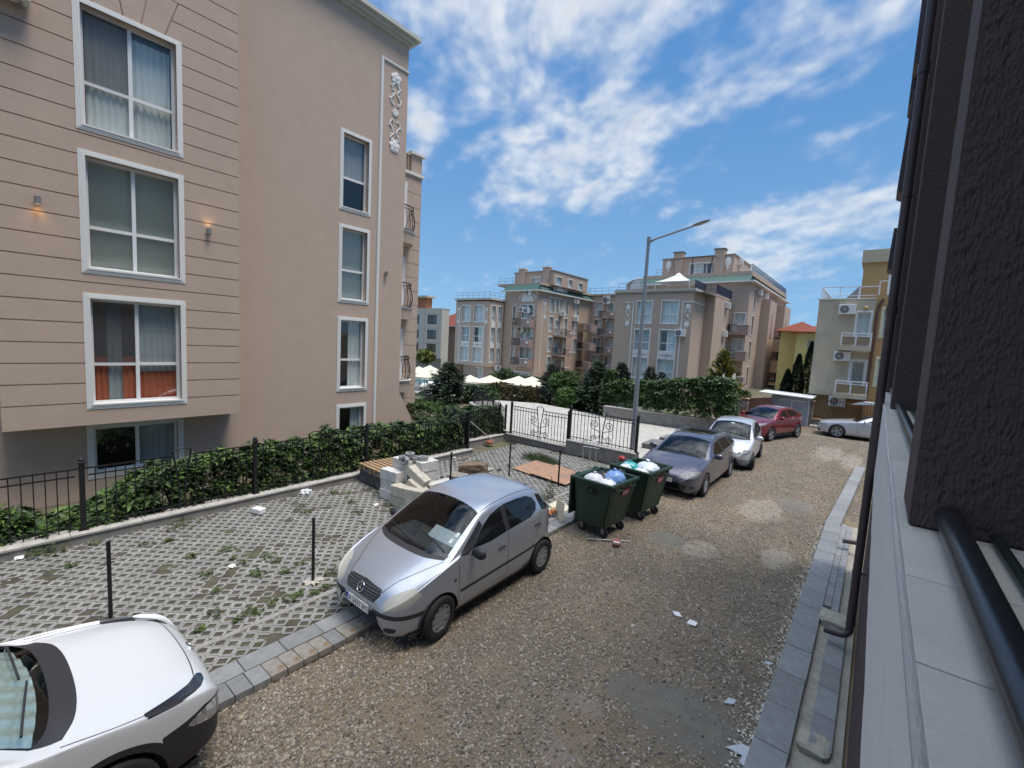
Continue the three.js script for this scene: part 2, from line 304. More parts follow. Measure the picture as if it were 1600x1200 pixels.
// ---- kerb of two rows of granite-grey stones along the parking ----
const stoneTex = tex(512, 512, (u, v) => { const k = 0.80 + 0.10 * pfbm(u, v, 6, 4, 71) + 0.22 * pn(u, v, 160, 3) * 0.7; return [k * 0.985, k, k * 1.01]; }, true, 1.1);
const stoneTones = [0.40, 0.45, 0.36, 0.43].map((k) => { const q = std(lin(k, k * 1.0, k * 0.985), 0.9); q.map = stoneTex; q.bumpMap = plasterBump; q.bumpScale = 0.0015; return q; });
const rustTex = tex(256, 256, (u, v) => { const k = 0.80 + 0.10 * pfbm(u, v, 6, 4, 71); const s = sstep(0.02, 0.4, pfbm(u, v, 3, 5, 91)); return [k * lerp(0.95, 0.86, s), k * lerp(0.95, 0.72, s), k * lerp(0.93, 0.54, s)]; }, true, 1.6);
const stainedStone = std(lin(0.48, 0.46, 0.43), 0.9); stainedStone.map = rustTex;
{
  const kerb = struct('kerb', slab(-5.6, -5.02, -0.05, PARK - 0.03, 3, -13.8), concrete(lin(0.28, 0.27, 0.25)));
  const r = rng(9);
  const inner = rbox(0.275, 0.075, 0.472, 0.008), outer = rbox(0.30, 0.085, 0.180, 0.007);
  let n = 0; const nm = () => (n++ ? 'kerb_stone_' + String(n - 1).padStart(3, '0') : 'kerb_stone');
  for (let z = 1.2; z > -13.6; z -= 0.479) { const o = mesh(nm(), inner, stoneTones[Math.floor(r() * 4)], kerb); o.position.set(-5.455, PARK - 0.031 + (r() - 0.5) * 0.006, z); o.rotation.set((r() - 0.5) * 0.01, (r() - 0.5) * 0.012, (r() - 0.5) * 0.02); }
  for (let z = 1.2; z > -13.6; z -= 0.187) { const st = z < -1.9 && z > -4.2 && r() < 0.6; const o = mesh(nm(), outer, st ? stainedStone : stoneTones[Math.floor(r() * 4)], kerb); o.position.set(-5.155, PARK - 0.036 + (r() - 0.5) * 0.008, z); o.rotation.set((r() - 0.5) * 0.012, (r() - 0.5) * 0.015, 0.03 + (r() - 0.5) * 0.02); }
}
// ---- low boundary walls with pale coping: beside the left garden and across the end of the parking ----
const wallConcrete = concrete(lin(0.36, 0.34, 0.31), 0.6), copingStone = concrete(lin(0.62, 0.60, 0.55), 0.8);
function lowWall(label, a, b, t, y0, y1, len = 1.0) { // a, b: ends of the front edge [x, z]; t thickness to the far side
  const A = V(a[0], 0, a[1]), B = V(b[0], 0, b[1]), L = A.distanceTo(B), turn = Math.atan2(-(B.z - A.z), B.x - A.x);
  const w = thing('boundary_wall', label, 'wall', [a[0], 0, a[1]], turn, 'low rendered walls round the parking');
  mesh('wall', slab(0, L, y0, y1 - 0.04, -t, 0), wallConcrete, w);
  const n = Math.max(1, Math.round(L / len)); const r = rng(Math.round(L * 100));
  for (let i = 0; i < n; i++) { const o = mesh(i ? 'coping_' + String(i).padStart(3, '0') : 'coping', rbox(L / n - 0.006, 0.042, t + 0.06, 0.006), copingStone, w); o.position.set((i + 0.5) * L / n, y1 - 0.019 + (r() - 0.5) * 0.004, -t / 2 + (r() - 0.5) * 0.006); o.rotation.x = (r() - 0.5) * 0.01; }
  return w;
}
lowWall('low grey wall with pale coping below the railing and hedge of the big beige block', [-10.62, 6.0], [-10.62, -11.1], 0.32, -0.1, 0.25);
lowWall('short grey wall set back beside the clipped bush, with pale coping', [-11.55, -11.0], [-11.55, -13.85], 0.28, -0.1, 0.26);
lowWall('low grey wall with pale coping under the scrolled railing panel next to the bush', [-11.5, -13.9], [-8.55, -13.9], 0.3, -0.1, 0.30);
lowWall('higher grey wall with pale coping under the scrolled railing next to the lamp post', [-8.55, -13.85], [-5.9, -13.85], 0.35, -0.1, 0.58);

// ---------- windows shared by all buildings ----------
// opening x0..x1, y0..y1 in the wall's own frame, face at z = zf
function curtainGeo(w, h, folds, amp, seed) { const g = new THREE.PlaneGeometry(w, h, Math.max(12, folds * 8), 6), p = g.attributes.position; for (let i = 0; i < p.count; i++) { const x = p.getX(i), y = p.getY(i); p.setZ(i, amp * Math.sin(x / w * folds * 6.283 + 1.5 * n2(x * 2 + seed, y * 0.4)) * (1 + 0.4 * n2(x * 3, seed))); } g.computeVertexNormals(); return g; }
function makeWindow(parent, x0, x1, y0, y1, zf, o = {}) {
  const { depth = 0.14, trim = 0.11, cols = [0.5], transom = 0.38, frame = M.pvc, trimMat = M.trim, sill = true, curtains = [], screen = false, proud = 0.035, fw = 0.055, arch = false } = o;
  const w = grp(o.name || 'window', parent), W = x1 - x0, H = y1 - y0;
  if (trim) {
    const t = trim, b = [];
    for (const [k, pr] of [[1, proud * 0.55], [0.72, proud * 0.8], [0.38, proud]]) { // stepped moulding
      const e = t * k, P = pr;
      const s = shapeOf(rectPts(x0 - e, x1 + e, y0 - e, y1 + e)), hole = new THREE.Path(); rectPts(x0, x1, y0, y1).forEach(([x, y], i) => (i ? hole.lineTo(x, y) : hole.moveTo(x, y))); hole.closePath(); s.holes.push(hole);
      const g = new THREE.ExtrudeGeometry(s, { depth: P + 0.01, bevelEnabled: false }); g.translate(0, 0, zf - 0.01); b.push(tri(g));
    }
    mesh('surround', merge(b), trimMat, w);
  }
  const zg = zf - depth, fr = [slab(x0, x1, y0, y0 + fw, zg - 0.05, zg), slab(x0, x1, y1 - fw, y1, zg - 0.05, zg), slab(x0, x0 + fw, y0 + fw, y1 - fw, zg - 0.05, zg), slab(x1 - fw, x1, y0 + fw, y1 - fw, zg - 0.05, zg)];
  const xs = [x0 + fw, ...cols.map((c) => x0 + c * W), x1 - fw], yt = transom ? [y0 + fw, y0 + transom * H, y1 - fw] : [y0 + fw, y1 - fw], mw = fw * 0.62;
  for (const c of cols) fr.push(slab(x0 + c * W - mw, x0 + c * W + mw, y0 + fw, y1 - fw, zg - 0.048, zg + 0.006));
  if (transom) for (let i = 0; i + 1 < xs.length; i++) { const a = i ? xs[i] + mw : xs[i], b = i + 2 < xs.length ? xs[i + 1] - mw : xs[i + 1]; fr.push(slab(a, b, y0 + transom * H - mw, y0 + transom * H + mw, zg - 0.046, zg + 0.003)); }
  mesh('frame', merge(fr), frame, w);
  for (let i = 0; i + 1 < xs.length; i++) for (let j = 0; j + 1 < yt.length; j++) mesh('pane', slab(xs[i], xs[i + 1], yt[j], yt[j + 1], zg - 0.030, zg - 0.026), M.glass, w);
  if (screen) mesh('insect_screen', slab(xs[0] + 0.01, xs[1] - mw, yt[1] + 0.03, y1 - fw, zg + 0.008, zg + 0.011), M.screen, w);
  if (sill) mesh('sill', slab(x0 - 0.02, x1 + 0.02, y0 - 0.03, y0 + 0.004, zg, zf + 0.045), trimMat, w);
  let k = 0;
  for (const [a, b, c, d, mat, folds = 5] of curtains) { // as shares of the opening
    const cw = (b - a) * W, ch = (d - c) * H, g = curtainGeo(cw, ch, folds, 0.018, k * 7.1 + x0); g.translate(x0 + a * W + cw / 2, y0 + c * H + ch / 2, zg - 0.085 - 0.03 * (k % 2)); mesh('curtain', g, mat, w); k++;
  }
  if (o.blind) { const s = [], n = Math.round(H / 0.026); for (let i = 0; i < n; i++) { const g = new THREE.BoxGeometry(W - 2 * fw, 0.021, 0.002); g.rotateX(0.4); g.translate((x0 + x1) / 2, y0 + (i + 0.5) * H / n, zg - 0.07); s.push(g); } mesh('blind', merge(s), M.blind, w); }
  if (o.at) { w.position.set(o.at[0], 0, o.at[1]); w.rotation.y = o.at[2]; }
  return w;
}
M.screen = phys(lin(0.10, 0.10, 0.105), 0.9, { transparent: true, opacity: 0.28 });
const bandFull = plaster(lin(0.57, 0.445, 0.36), 0.5, 0.003);
function acUnit(pos, turn, label, s = 1) {
  const a = thing('air_conditioner', label, 'air conditioner', pos, turn, 'outdoor units of air conditioners');
  mesh('casing', rbox(0.80 * s, 0.55 * s, 0.30 * s, 0.02, 0, 0.275 * s, 0), M.acWhite, a);
  const f = new THREE.CylinderGeometry(0.215 * s, 0.215 * s, 0.02, 24); f.rotateX(Math.PI / 2); f.translate(-0.12 * s, 0.28 * s, 0.152 * s); mesh('fan', f, M.dark, a);
  const gr = []; for (const k of [0.07, 0.13, 0.19]) { const t = new THREE.TorusGeometry(k * s, 0.006, 5, 20); t.translate(-0.12 * s, 0.28 * s, 0.168 * s); gr.push(t); } for (let i = 0; i < 6; i++) { const b = new THREE.BoxGeometry(0.41 * s, 0.008, 0.008); b.rotateZ(i * Math.PI / 6); b.translate(-0.12 * s, 0.28 * s, 0.166 * s); gr.push(b); } mesh('grille', merge(gr), M.acWhite, a);
  for (const k of [-0.28, 0.28]) mesh('bracket', slab((k - 0.02) * s, (k + 0.02) * s, -0.04, 0, -0.22 * s, 0.14 * s), M.galv, a);
  return a;
}
// relief ornament: blossom, scrolls, rosette, scrolls, blossom, centred on x, spanning y0..y1
function reliefColumn(parent, x, y0, y1, zf, w, mat) {
  const H = y1 - y0, g = [];
  const blossom = (cy, s, dn) => { for (let i = 0; i < 5; i++) { const a = (i / 5) * 6.283 + 0.3, q = new THREE.SphereGeometry(s * 0.52, 10, 7); q.scale(1, 1, 0.35); q.translate(x + Math.cos(a) * s * 0.55, cy + Math.sin(a) * s * 0.5, zf + 0.01); g.push(q); } const c = new THREE.SphereGeometry(s * 0.3, 8, 6); c.scale(1, 1, 0.5); c.translate(x, cy, zf + 0.035); g.push(c); for (const k of [-1, 1]) { const l = new THREE.SphereGeometry(s * 0.38, 8, 6); l.scale(0.55, 1, 0.3); l.rotateZ(k * 0.9); l.translate(x + k * s * 0.45, cy - dn * s * 0.95, zf + 0.01); g.push(l); } };
  blossom(y1 - w * 0.45, w * 0.46, 1); blossom(y0 + w * 0.45, w * 0.46, -1);
  for (const up of [1, -1]) for (const k of [-1, 1]) {
    const cy = (y0 + y1) / 2 + up * H * 0.215, s = w * 0.5, P = [];
    for (let i = 0; i <= 22; i++) { const t = i / 22; const a = t * 2 * Math.PI * 1.1; P.push(V(x + k * (s * 0.55 + s * 0.30 * Math.sin(a * 1.0 + 0.4)), cy + up * (t - 0.5) * H * 0.21, zf + 0.012)); }
    g.push(tube(P, w * 0.055, 24, 6));
    for (const e of [0, 1]) { const sp = [], c0 = P[e ? 22 : 0]; for (let i = 0; i <= 12; i++) { const a = i / 12 * 5.2; const rr = s * 0.24 * (1 - i / 14); sp.push(V(c0.x - k * s * 0.22 + k * Math.cos(a) * rr, c0.y + (e ? 1 : -1) * up * Math.sin(a) * rr, zf + 0.012)); } g.push(tube(sp, w * 0.045, 16, 5)); }
    for (const q of [6, 12, 17]) { const l = new THREE.SphereGeometry(w * 0.11, 7, 5); l.scale(0.55, 1, 0.35); l.rotateZ(k * 0.8); l.translate(P[q].x + k * w * 0.09, P[q].y, zf + 0.01); g.push(l); }
  }
  const cy = (y0 + y1) / 2; for (let i = 0; i < 10; i++) { const a = i / 10 * 6.283, q = new THREE.SphereGeometry(w * 0.15, 7, 5); q.scale(1, 0.45, 0.4); q.rotateZ(a); q.translate(x + Math.cos(a) * w * 0.16, cy + Math.sin(a) * w * 0.16, zf + 0.01); g.push(q); }
  const c = new THREE.SphereGeometry(w * 0.07, 7, 5); c.scale(1, 1, 0.6); c.translate(x, cy, zf + 0.025); g.push(c);
  return mesh('relief_ornament', merge(g), mat, parent);
}

// ---------- the big beige apartment block on the left ----------
{
  const XM = -13.64, b = thing('apartment_building', 'large beige apartment block with grooved bay and white framed windows behind the black railing', 'building', [XM, 0, 0], Math.PI / 2);
  const bay = 0.64, roof = 14.12;
  // main wall
  const small = [[7.77, 8.67, 8.03, 10.27], [7.77, 8.67, 5.12, 7.38], [7.77, 8.67, 2.2, 4.45], [7.77, 8.67, -0.3, 1.55]];
  const ground = [1.78, 3.36, 0.52, 1.58];
  mesh('wall', wallGeo(rectPts(-9, 10.15, -0.8, roof), [...small, ground], 0.32), M.stucco, b);
  mesh('end_wall', slab(10.15 - 0.32, 10.15, -0.8, roof, -9, -0.32), M.stucco, b);
  mesh('inner_wall', slab(-9, 9.8, -0.8, roof - 0.2, -9, -1.5), M.room, b);
  mesh('flat_roof', slab(-9, 10.15, roof, roof + 0.05, -9, 0), concrete(lin(0.3, 0.3, 0.29)), b);
  mesh('cornice', merge([slab(4.62, 10.22, roof - 0.16, roof - 0.08, -0.3, 0.08), slab(4.62, 10.32, roof - 0.08, roof + 0.03, -0.3, 0.19), slab(4.62, 10.44, roof + 0.03, roof + 0.16, -0.3, 0.32), slab(10.15, 10.44, roof + 0.03, roof + 0.16, -9, -0.3), slab(10.15, 10.32, roof - 0.08, roof + 0.03, -9, -0.3)]), std(lin(0.52, 0.54, 0.49), 0.7), b);
  // the bay: backing wall, underside and sides, then plaster bands with open joints between them
  const wins = [[1.71, 3.29, 7.99, 10.3], [1.71, 3.29, 5.11, 7.38], [1.71, 3.29, 2.22, 4.48]];
  mesh('bay_wall', wallGeo(rectPts(0.41, 4.55, 1.79, roof), wins, 0.3).translate(0, 0, bay - 0.022), M.stucco, b);
  mesh('bay_underside', slab(0.39, 4.57, 1.77, 1.79, 0, bay - 0.03), M.stucco, b);
  mesh('bay_side', slab(0.39, 0.41, 1.79, roof, 0, bay - 0.03), M.stucco, b);
  mesh('bay_side', slab(4.55, 4.57, 1.79, roof, 0, bay - 0.03), M.stucco, b);
  const ys = [1.77]; for (let y = 2.255; y < roof; y += 0.4265) ys.push(y); ys.push(roof);
  const j = 0.011, L = 0.39, R = 4.57, vous = [10.44, 11.19];
  for (let i = 0; i + 1 < ys.length; i++) {
    const a = ys[i] + (i ? j : 0), c = ys[i + 1] - j, piece = (pts) => { const g = new THREE.ExtrudeGeometry(shapeOf(pts), { depth: 0.022, bevelEnabled: true, bevelThickness: 0.004, bevelSize: -0.004, bevelOffset: 0, bevelSegments: 1 }); g.translate(0, 0, bay - 0.02); mesh('plaster_band', tri(g), bandFull, b); };
    if (a >= vous[0] - 0.3 && c <= vous[1] + 0.1) { // flat arch of voussoirs over the top window: bands stop at its slanted ends
      const sl = (y) => 0.32 * (y - 10.42), lo = Math.max(a, 10.42);
      if (a < 10.35) { piece([[L, a], [1.71, a], [1.71, 10.3], [1.71, c], [L, c]]); piece([[3.29, a], [R, a], [R, c], [3.29, c]]); continue; }
      piece([[L, a], [1.9 - sl(a) - j, a], [1.9 - sl(c) - j, c], [L, c]]); piece([[3.1 + sl(a) + j, a], [R, a], [R, c], [3.1 + sl(c) + j, c]]); continue;
    }
    const hit = wins.find((w) => w[2] < c && w[3] > a);
    if (!hit) { piece(rectPts(L, R, a, c)); continue; }
    const [x0, x1, y0, y1] = hit;
    if (y0 <= a && y1 >= c) { piece(rectPts(L, x0, a, c)); piece(rectPts(x1, R, a, c)); }
    else if (y0 > a) piece([[L, a], [R, a], [R, c], [x1, c], [x1, y0], [x0, y0], [x0, c], [L, c]]);
    else piece([[L, a], [x0, a], [x0, y1], [x1, y1], [x1, a], [R, a], [R, c], [L, c]]);
  }
  { // voussoirs
    const sl = (y) => 0.32 * (y - 10.42), xs = [1.9, 2.38, 2.68, 3.1], tl = [-1, -0.55, 0.6, 1]; const y0 = 10.33, y1 = 11.21;
    for (let i = 0; i < 3; i++) { const g = new THREE.ExtrudeGeometry(shapeOf([[xs[i] + tl[i] * sl(y0) + j, y0], [xs[i + 1] + tl[i + 1] * sl(y0) - j, y0], [xs[i + 1] + tl[i + 1] * sl(y1) - j, y1], [xs[i] + tl[i] * sl(y1) + j, y1]]), { depth: 0.024, bevelEnabled: false }); g.translate(0, 0, bay - 0.02); mesh('voussoir', tri(g), bandFull, b); }
  }
  // windows of the bay
  const C = M.curtain, G = M.curtainGrey, O = M.curtainOrange;
  makeWindow(b, ...wins[0], bay, { curtains: [[0.05, 0.5, 0.03, 0.97, C, 6], [0.5, 0.96, 0.03, 0.93, C, 6]], screen: true });
  makeWindow(b, ...wins[1], bay, { blind: true });
  makeWindow(b, ...wins[2], bay, { curtains: [[0.04, 0.18, 0.02, 0.45, O, 2], [0.18, 0.34, 0.02, 0.98, G, 2], [0.34, 0.5, 0.02, 0.45, O, 2], [0.5, 0.97, 0.02, 0.56, O, 6], [0.52, 0.97, 0.3, 0.98, G, 6]], screen: true });
  makeWindow(b, ...ground, 0, { transom: 0, depth: 0.1, trim: 0.12, curtains: [[0.52, 0.96, 0, 0.95, M.curtainGrey, 5]] });
  // narrow windows of the plain wall
  makeWindow(b, ...small[0], 0, { cols: [], transom: 0.42, curtains: [[0.0, 1, 0.42, 1, G, 4]] });
  makeWindow(b, ...small[1], 0, { cols: [], transom: 0.42, blind: true });
  makeWindow(b, ...small[2], 0, { cols: [], transom: 0.42, curtains: [[0.45, 0.98, 0, 0.98, C, 4]], });
  makeWindow(b, ...small[3], 0, { cols: [], transom: 0, curtains: [[0.6, 0.98, 0, 0.98, C, 3]] });
  // raised white strip, corner panel ornament
  mesh('white_strip', merge([slab(9.05, 9.15, 0.2, 13.16, 0, 0.035), slab(9.075, 9.125, 0.2, 13.16, 0.035, 0.05), slab(9.15, 10.17, 13.08, 13.16, 0, 0.035), slab(9.15, 10.19, 13.1, 13.14, 0.035, 0.05)]), M.trim, b);
  reliefColumn(b, 9.655, 10.28, 12.9, 0, 0.46, M.trim);
  // set-back wing with grooves, curved balconies and a roof pier
  const zw = -1.78, wx = 12.3, wt = 10.55;
  mesh('wing_wall', slab(9.6, wx, -0.8, wt, zw - 6, zw - 0.02), M.stucco, b);
  for (let y = -0.3, i = 0; y < wt - 0.1; y += 0.565, i++) mesh('plaster_band', slab(9.6, wx + 0.01, y + j, Math.min(y + 0.565 - j, wt), zw - 0.02, zw), bandFull, b);
  mesh('wing_coping', slab(9.6, wx + 0.08, wt, wt + 0.1, zw - 6, zw + 0.08), M.trim, b);
  mesh('roof_pier', merge([slab(wx - 0.52, wx, wt + 0.1, wt + 0.82, zw - 0.6, zw)]), M.stucco, b);
  mesh('pier_cap', slab(wx - 0.6, wx + 0.1, wt + 0.82, wt + 0.92, zw - 0.68, zw + 0.1), M.trim, b);
  mesh('wing_white_strip', slab(10.5, 10.56, wt - 1.2, wt, zw, zw + 0.03), M.trim, b);
  { const rl = []; for (let x = 10.2; x < wx - 0.5; x += 0.13) rl.push(sqbar(V(x, wt + 0.1, zw - 0.1), V(x, wt + 0.75, zw - 0.1), 0.016)); rl.push(sqbar(V(10.2, wt + 0.75, zw - 0.1), V(wx - 0.5, wt + 0.75, zw - 0.1), 0.03)); mesh('roof_railing', merge(rl), M.black, b); }
  for (const y of [2.25, 5.17, 8.13]) {
    const bal = grp('balcony', b), cx = 11.02, rd = 0.78;
    const half = (r, h, yy) => { const g = new THREE.CylinderGeometry(r, r * 0.96, h, 28, 1, false, -Math.PI / 2, Math.PI); g.translate(cx, yy, zw); return g; };
    mesh('slab', half(rd, 0.42, y - 0.27), M.stucco, bal); mesh('slab_edge', half(rd + 0.06, 0.07, y - 0.035), M.trim, bal);
    const rl = []; for (let i = 0; i <= 14; i++) { const a = Math.PI * i / 14, q = rd - 0.06, out = 0.07; const p = (k, yy) => V(cx + Math.cos(a) * (q + k), y + yy, zw + Math.sin(a) * (q + k)); rl.push(tube([p(0, 0), p(out, 0.3), p(out * 0.6, 0.6), p(-0.02, 0.86), p(0, 0.95)], 0.012, 10, 4)); }
    const top = []; for (let i = 0; i <= 20; i++) { const a = Math.PI * i / 20; top.push(V(cx + Math.cos(a) * (rd - 0.06), y + 0.95, zw + Math.sin(a) * (rd - 0.06))); } rl.push(tube(top, 0.022, 24, 5)); for (const dy of [0.05, 0.82]) rl.push(tube(top.map((p) => V(p.x, y + dy, p.z)), 0.014, 24, 4)); mesh('railing', merge(rl), M.black, bal);
    makeWindow(b, 10.5, 11.5, y + 0.02, y + 2.0, zw, { cols: [], transom: 0, trim: 0.08, depth: -0.03, name: 'balcony_door' });
  }
  mesh('stair_wall', (() => { const g = extr(shapeOf([[10.13, -0.5], [10.13, 1.9], [10.22, 1.9], [11.0, 0.55], [11.0, -0.5]]), 0.25); g.translate(0, 0, -0.3); return tri(g); })(), M.stucco, b);
  // small wall lamps
  const lampMat = std(lin(0.22, 0.22, 0.21), 0.5), glow = new THREE.MeshStandardMaterial({ color: 0x222222, emissive: 0xffc778, emissiveIntensity: 2.5 });
  for (const [px, py, X, lit, up, label] of [[58, 314, -13, 1, 0, 'small grey wall lamp shining down on the grooved bay'], [325, 362, -13, 1, 1, 'small grey wall lamp shining up on the grooved bay'], [602, 428, XM, 0, 0, 'small unlit wall lamp on the plain beige wall beside the white strip']]) {
    const p = onX(px, py, X), l = thing('wall_lamp', label, 'lamp', [X, p.y, p.z]);
    const c = new THREE.CylinderGeometry(0.05, 0.05, 0.15, 18, 1, true); c.translate(0.085, 0, 0); mesh('housing', c, lampMat, l); mesh('wall_plate', rbox(0.03, 0.1, 0.07, 0.008, 0.02, 0, 0), lampMat, l);
    const d = new THREE.CircleGeometry(0.047, 18); d.rotateX(up ? -Math.PI / 2 : Math.PI / 2); d.translate(0.085, up ? 0.06 : -0.06, 0); mesh('lens', d, lit ? glow : M.pvcDull, l);
    if (lit) { const s = new THREE.SpotLight(0xffc477, 0.12, 2.5, 0.9, 0.6, 2); s.position.set(0.085, up ? 0.066 : -0.066, 0); s.target.position.set(0.02, up ? 0.6 : -0.6, 0); s.castShadow = true; s.shadow.radius = 2; l.add(s, s.target); }
  }
  acUnit([-12.8, 9.76, -0.62], Math.PI / 2, 'air conditioner unit hung high on the grooved bay of the big block');
}

// ---------- the brown building the photograph is taken from ----------
const brown = (() => { const bump = tex(512, 512, (u, v) => { const k = 0.5 + 0.55 * pfbm(u + 0.02 * pn(u, v, 14, 2), v, 9, 5, 13) + 0.2 * pn(u, v * 0.45, 40, 6); return [k, k, k]; }); const m = std(lin(0.088, 0.064, 0.060), 0.88); m.bumpMap = bump; bump.repeat.set(2.2, 1.5); m.bumpScale = 0.010; return m; })();
const brownPaint = std(lin(0.075, 0.055, 0.055), 0.42);
{
  const o = thing('brown_building', 'dark brown rendered building with balcony pillars and a white rendered parapet', 'building', [0, 0, 0]);
  const top = EYE - 0.55, xf = 0.098;
  mesh('wall', slab(0.16, 0.5, -0.1, 2.56, 8, -10.6), brown, o);
  const par = (() => { const g = new THREE.BoxGeometry(0.30, top - 2.56 - 0.012, 18.6, 2, 6, 260); g.translate(xf + 0.15, (top + 2.56) / 2 - 0.006, -1.3); const p = g.attributes.position; for (let i = 0; i < p.count; i++) { if (p.getX(i) < xf + 0.01) p.setX(i, p.getX(i) + 0.003 * fbm2(p.getZ(i) * 1.2, p.getY(i) * 2, 4)); } g.computeVertexNormals(); return tri(g); })();
  mesh('parapet', par, plaster(lin(0.84, 0.83, 0.82), 1.2, 0.003), o);
  // tiles of the coping
  const r = rng(4), tt = [0.55, 0.58, 0.53].map((k) => plaster(lin(k, k * 0.955, k * 0.87), 1.5, 0.0006, 0.7));
  const tg = rbox(0.295, 0.016, 0.431, 0.003);
  for (let i = 0; i < 42; i++) { const m = mesh(i ? 'coping_tile_' + String(i).padStart(3, '0') : 'coping_tile', tg, tt[i % 3], o); m.position.set(xf + 0.158 + (r() - 0.5) * 0.004, top - 0.004, -1.0874 - (i - 12) * 0.435 + 0.2175 - 0.435); m.rotation.y = (r() - 0.5) * 0.006; }
  // render smeared over the edge of the tiles
  const lip = []; for (let i = 0; i <= 150; i++) { const z = 2 - i * 0.083; lip.push(V(xf + 0.004 + 0.012 * Math.max(0, fbm2(z * 1.1, 3, 4) + 0.2), top - 0.005, z)); } mesh('render_edge', tube(lip, 0.011, 400, 6), plaster(lin(0.72, 0.71, 0.70), 2, 0.003), o);
  // pillars
  for (const [z, x, d] of [[-1.99, 0.130, 0.36], [-6.72, 0.155, 0.36], [-10.3, 0.15, 0.36], [3.2, 0.13, 0.36]]) mesh('pillar', rbox(0.95, 10.6, d, 0.012, x + 0.475, top + 5.3 + 0.005, z - d / 2), brown, o);
  // rails: a round black hand rail over a thinner one
  const railMat = std(lin(0.016, 0.017, 0.02), 0.28);
  for (const [a, c] of [[3.0, -1.98], [-2.36, -6.71], [-7.09, -10.3]]) { mesh('hand_rail', bar(V(0.222, top + 0.062, a), V(0.222, top + 0.062, c), 0.034, 24), railMat, o); mesh('lower_rail', bar(V(0.33, top + 0.03, a), V(0.33, top + 0.03, c), 0.014, 12), std(lin(0.012, 0.02, 0.016), 0.4), o); }
  for (const z of [-4.4, -9.0]) mesh('rail_bracket', merge([slab(0.214, 0.23, top, top + 0.035, z - 0.012, z + 0.012)]), railMat, o);
  // balcony floor, back wall, floors above
  mesh('balcony_floor', slab(0.4, 2.6, 2.45, 2.6, 8, -10.6), concrete(lin(0.25, 0.24, 0.22)), o);
  mesh('inner_wall', slab(1.9, 2.2, 2.6, 14.3, 8, -10.6), brown, o);
  mesh('core', slab(2.2, 12, -0.1, 14.3, 8, -10.6), brown, o);
  mesh('end_wall', slab(0.5, 2.2, -0.1, 14.3, -10.36, -10.6), brown, o);
  mesh('roof_slab', slab(1.6, 12, 14.3, 14.5, 8, -10.6), brown, o);
  // shutters and sills that stand out of the upper front
  for (const [px, y0, y1, z, lean] of [[1437, 8.3, 9.6, -9.2, 0.0], [1420, 6.45, 7.75, -8.9, 0.035], [1417, 5.5, 6.1, -9.7, 0.02], [1438, 7.9, 8.25, -9.6, 0.0]]) { const g = extr(shapeOf([[0, 0], [0.05, -0.03], [0.12, 0.02], [0.12 + lean, y1 - y0], [lean, y1 - y0]]), 0.5, 0.006); g.translate(-0.045, y0, z); mesh('shutter_hood', tri(g), brownPaint, o); }
  // rain pipe with brackets
  const pipe = thing('rain_pipe', 'brown rain pipe running down the face of the brown building', 'pipe', [0.058, 0, -7.5]);
  mesh('pipe', bar(V(0, 0.45, 0), V(0, 13.9, 0), 0.05, 18), brownPaint, pipe);
  for (const y of [1.2, 3.0, 6.1, 9.0]) { mesh('pipe_bracket', merge([new THREE.CylinderGeometry(0.056, 0.056, 0.03, 18).translate(0, y, 0), slab(0, 0.12, y - 0.01, y + 0.01, -0.012, 0.012)]), brownPaint, pipe); }
  for (const y of [4.7, 7.6]) mesh('pipe_socket', new THREE.CylinderGeometry(0.059, 0.059, 0.12, 18).translate(0, y, 0), brownPaint, pipe);
  mesh('outlet', tube([V(0, 0.47, 0), V(-0.005, 0.36, 0.0), V(-0.06, 0.30, 0.02), V(-0.28, 0.28, 0.03)], 0.048, 20, 14), brownPaint, pipe);
  const stub = thing('drain_stub', 'short brown drain pipe sticking out over the grey pavers farther along the brown wall', 'pipe', [0.05, 0.3, -11.5]);
  mesh('stub', bar(V(0.05, 0, 0), V(-0.26, -0.02, 0.05), 0.045, 14), brownPaint, stub); mesh('riser', bar(V(0.02, 0, 0), V(0.06, 1.6, -0.3), 0.04, 12), brownPaint, stub);
  // cable tied along the wall
  const cp = []; for (let i = 0; i <= 30; i++) { const y = 3.9 - i * 0.055; cp.push(V(0.035 + 0.02 * n2(i * 0.6, 3), y, -8.6 + i * 0.02)); } const cab = mesh('cable', tube(cp, 0.012, 60, 5), M.pvcDull, pipe); cab.position.set(-0.058, 0, 7.5); 
}
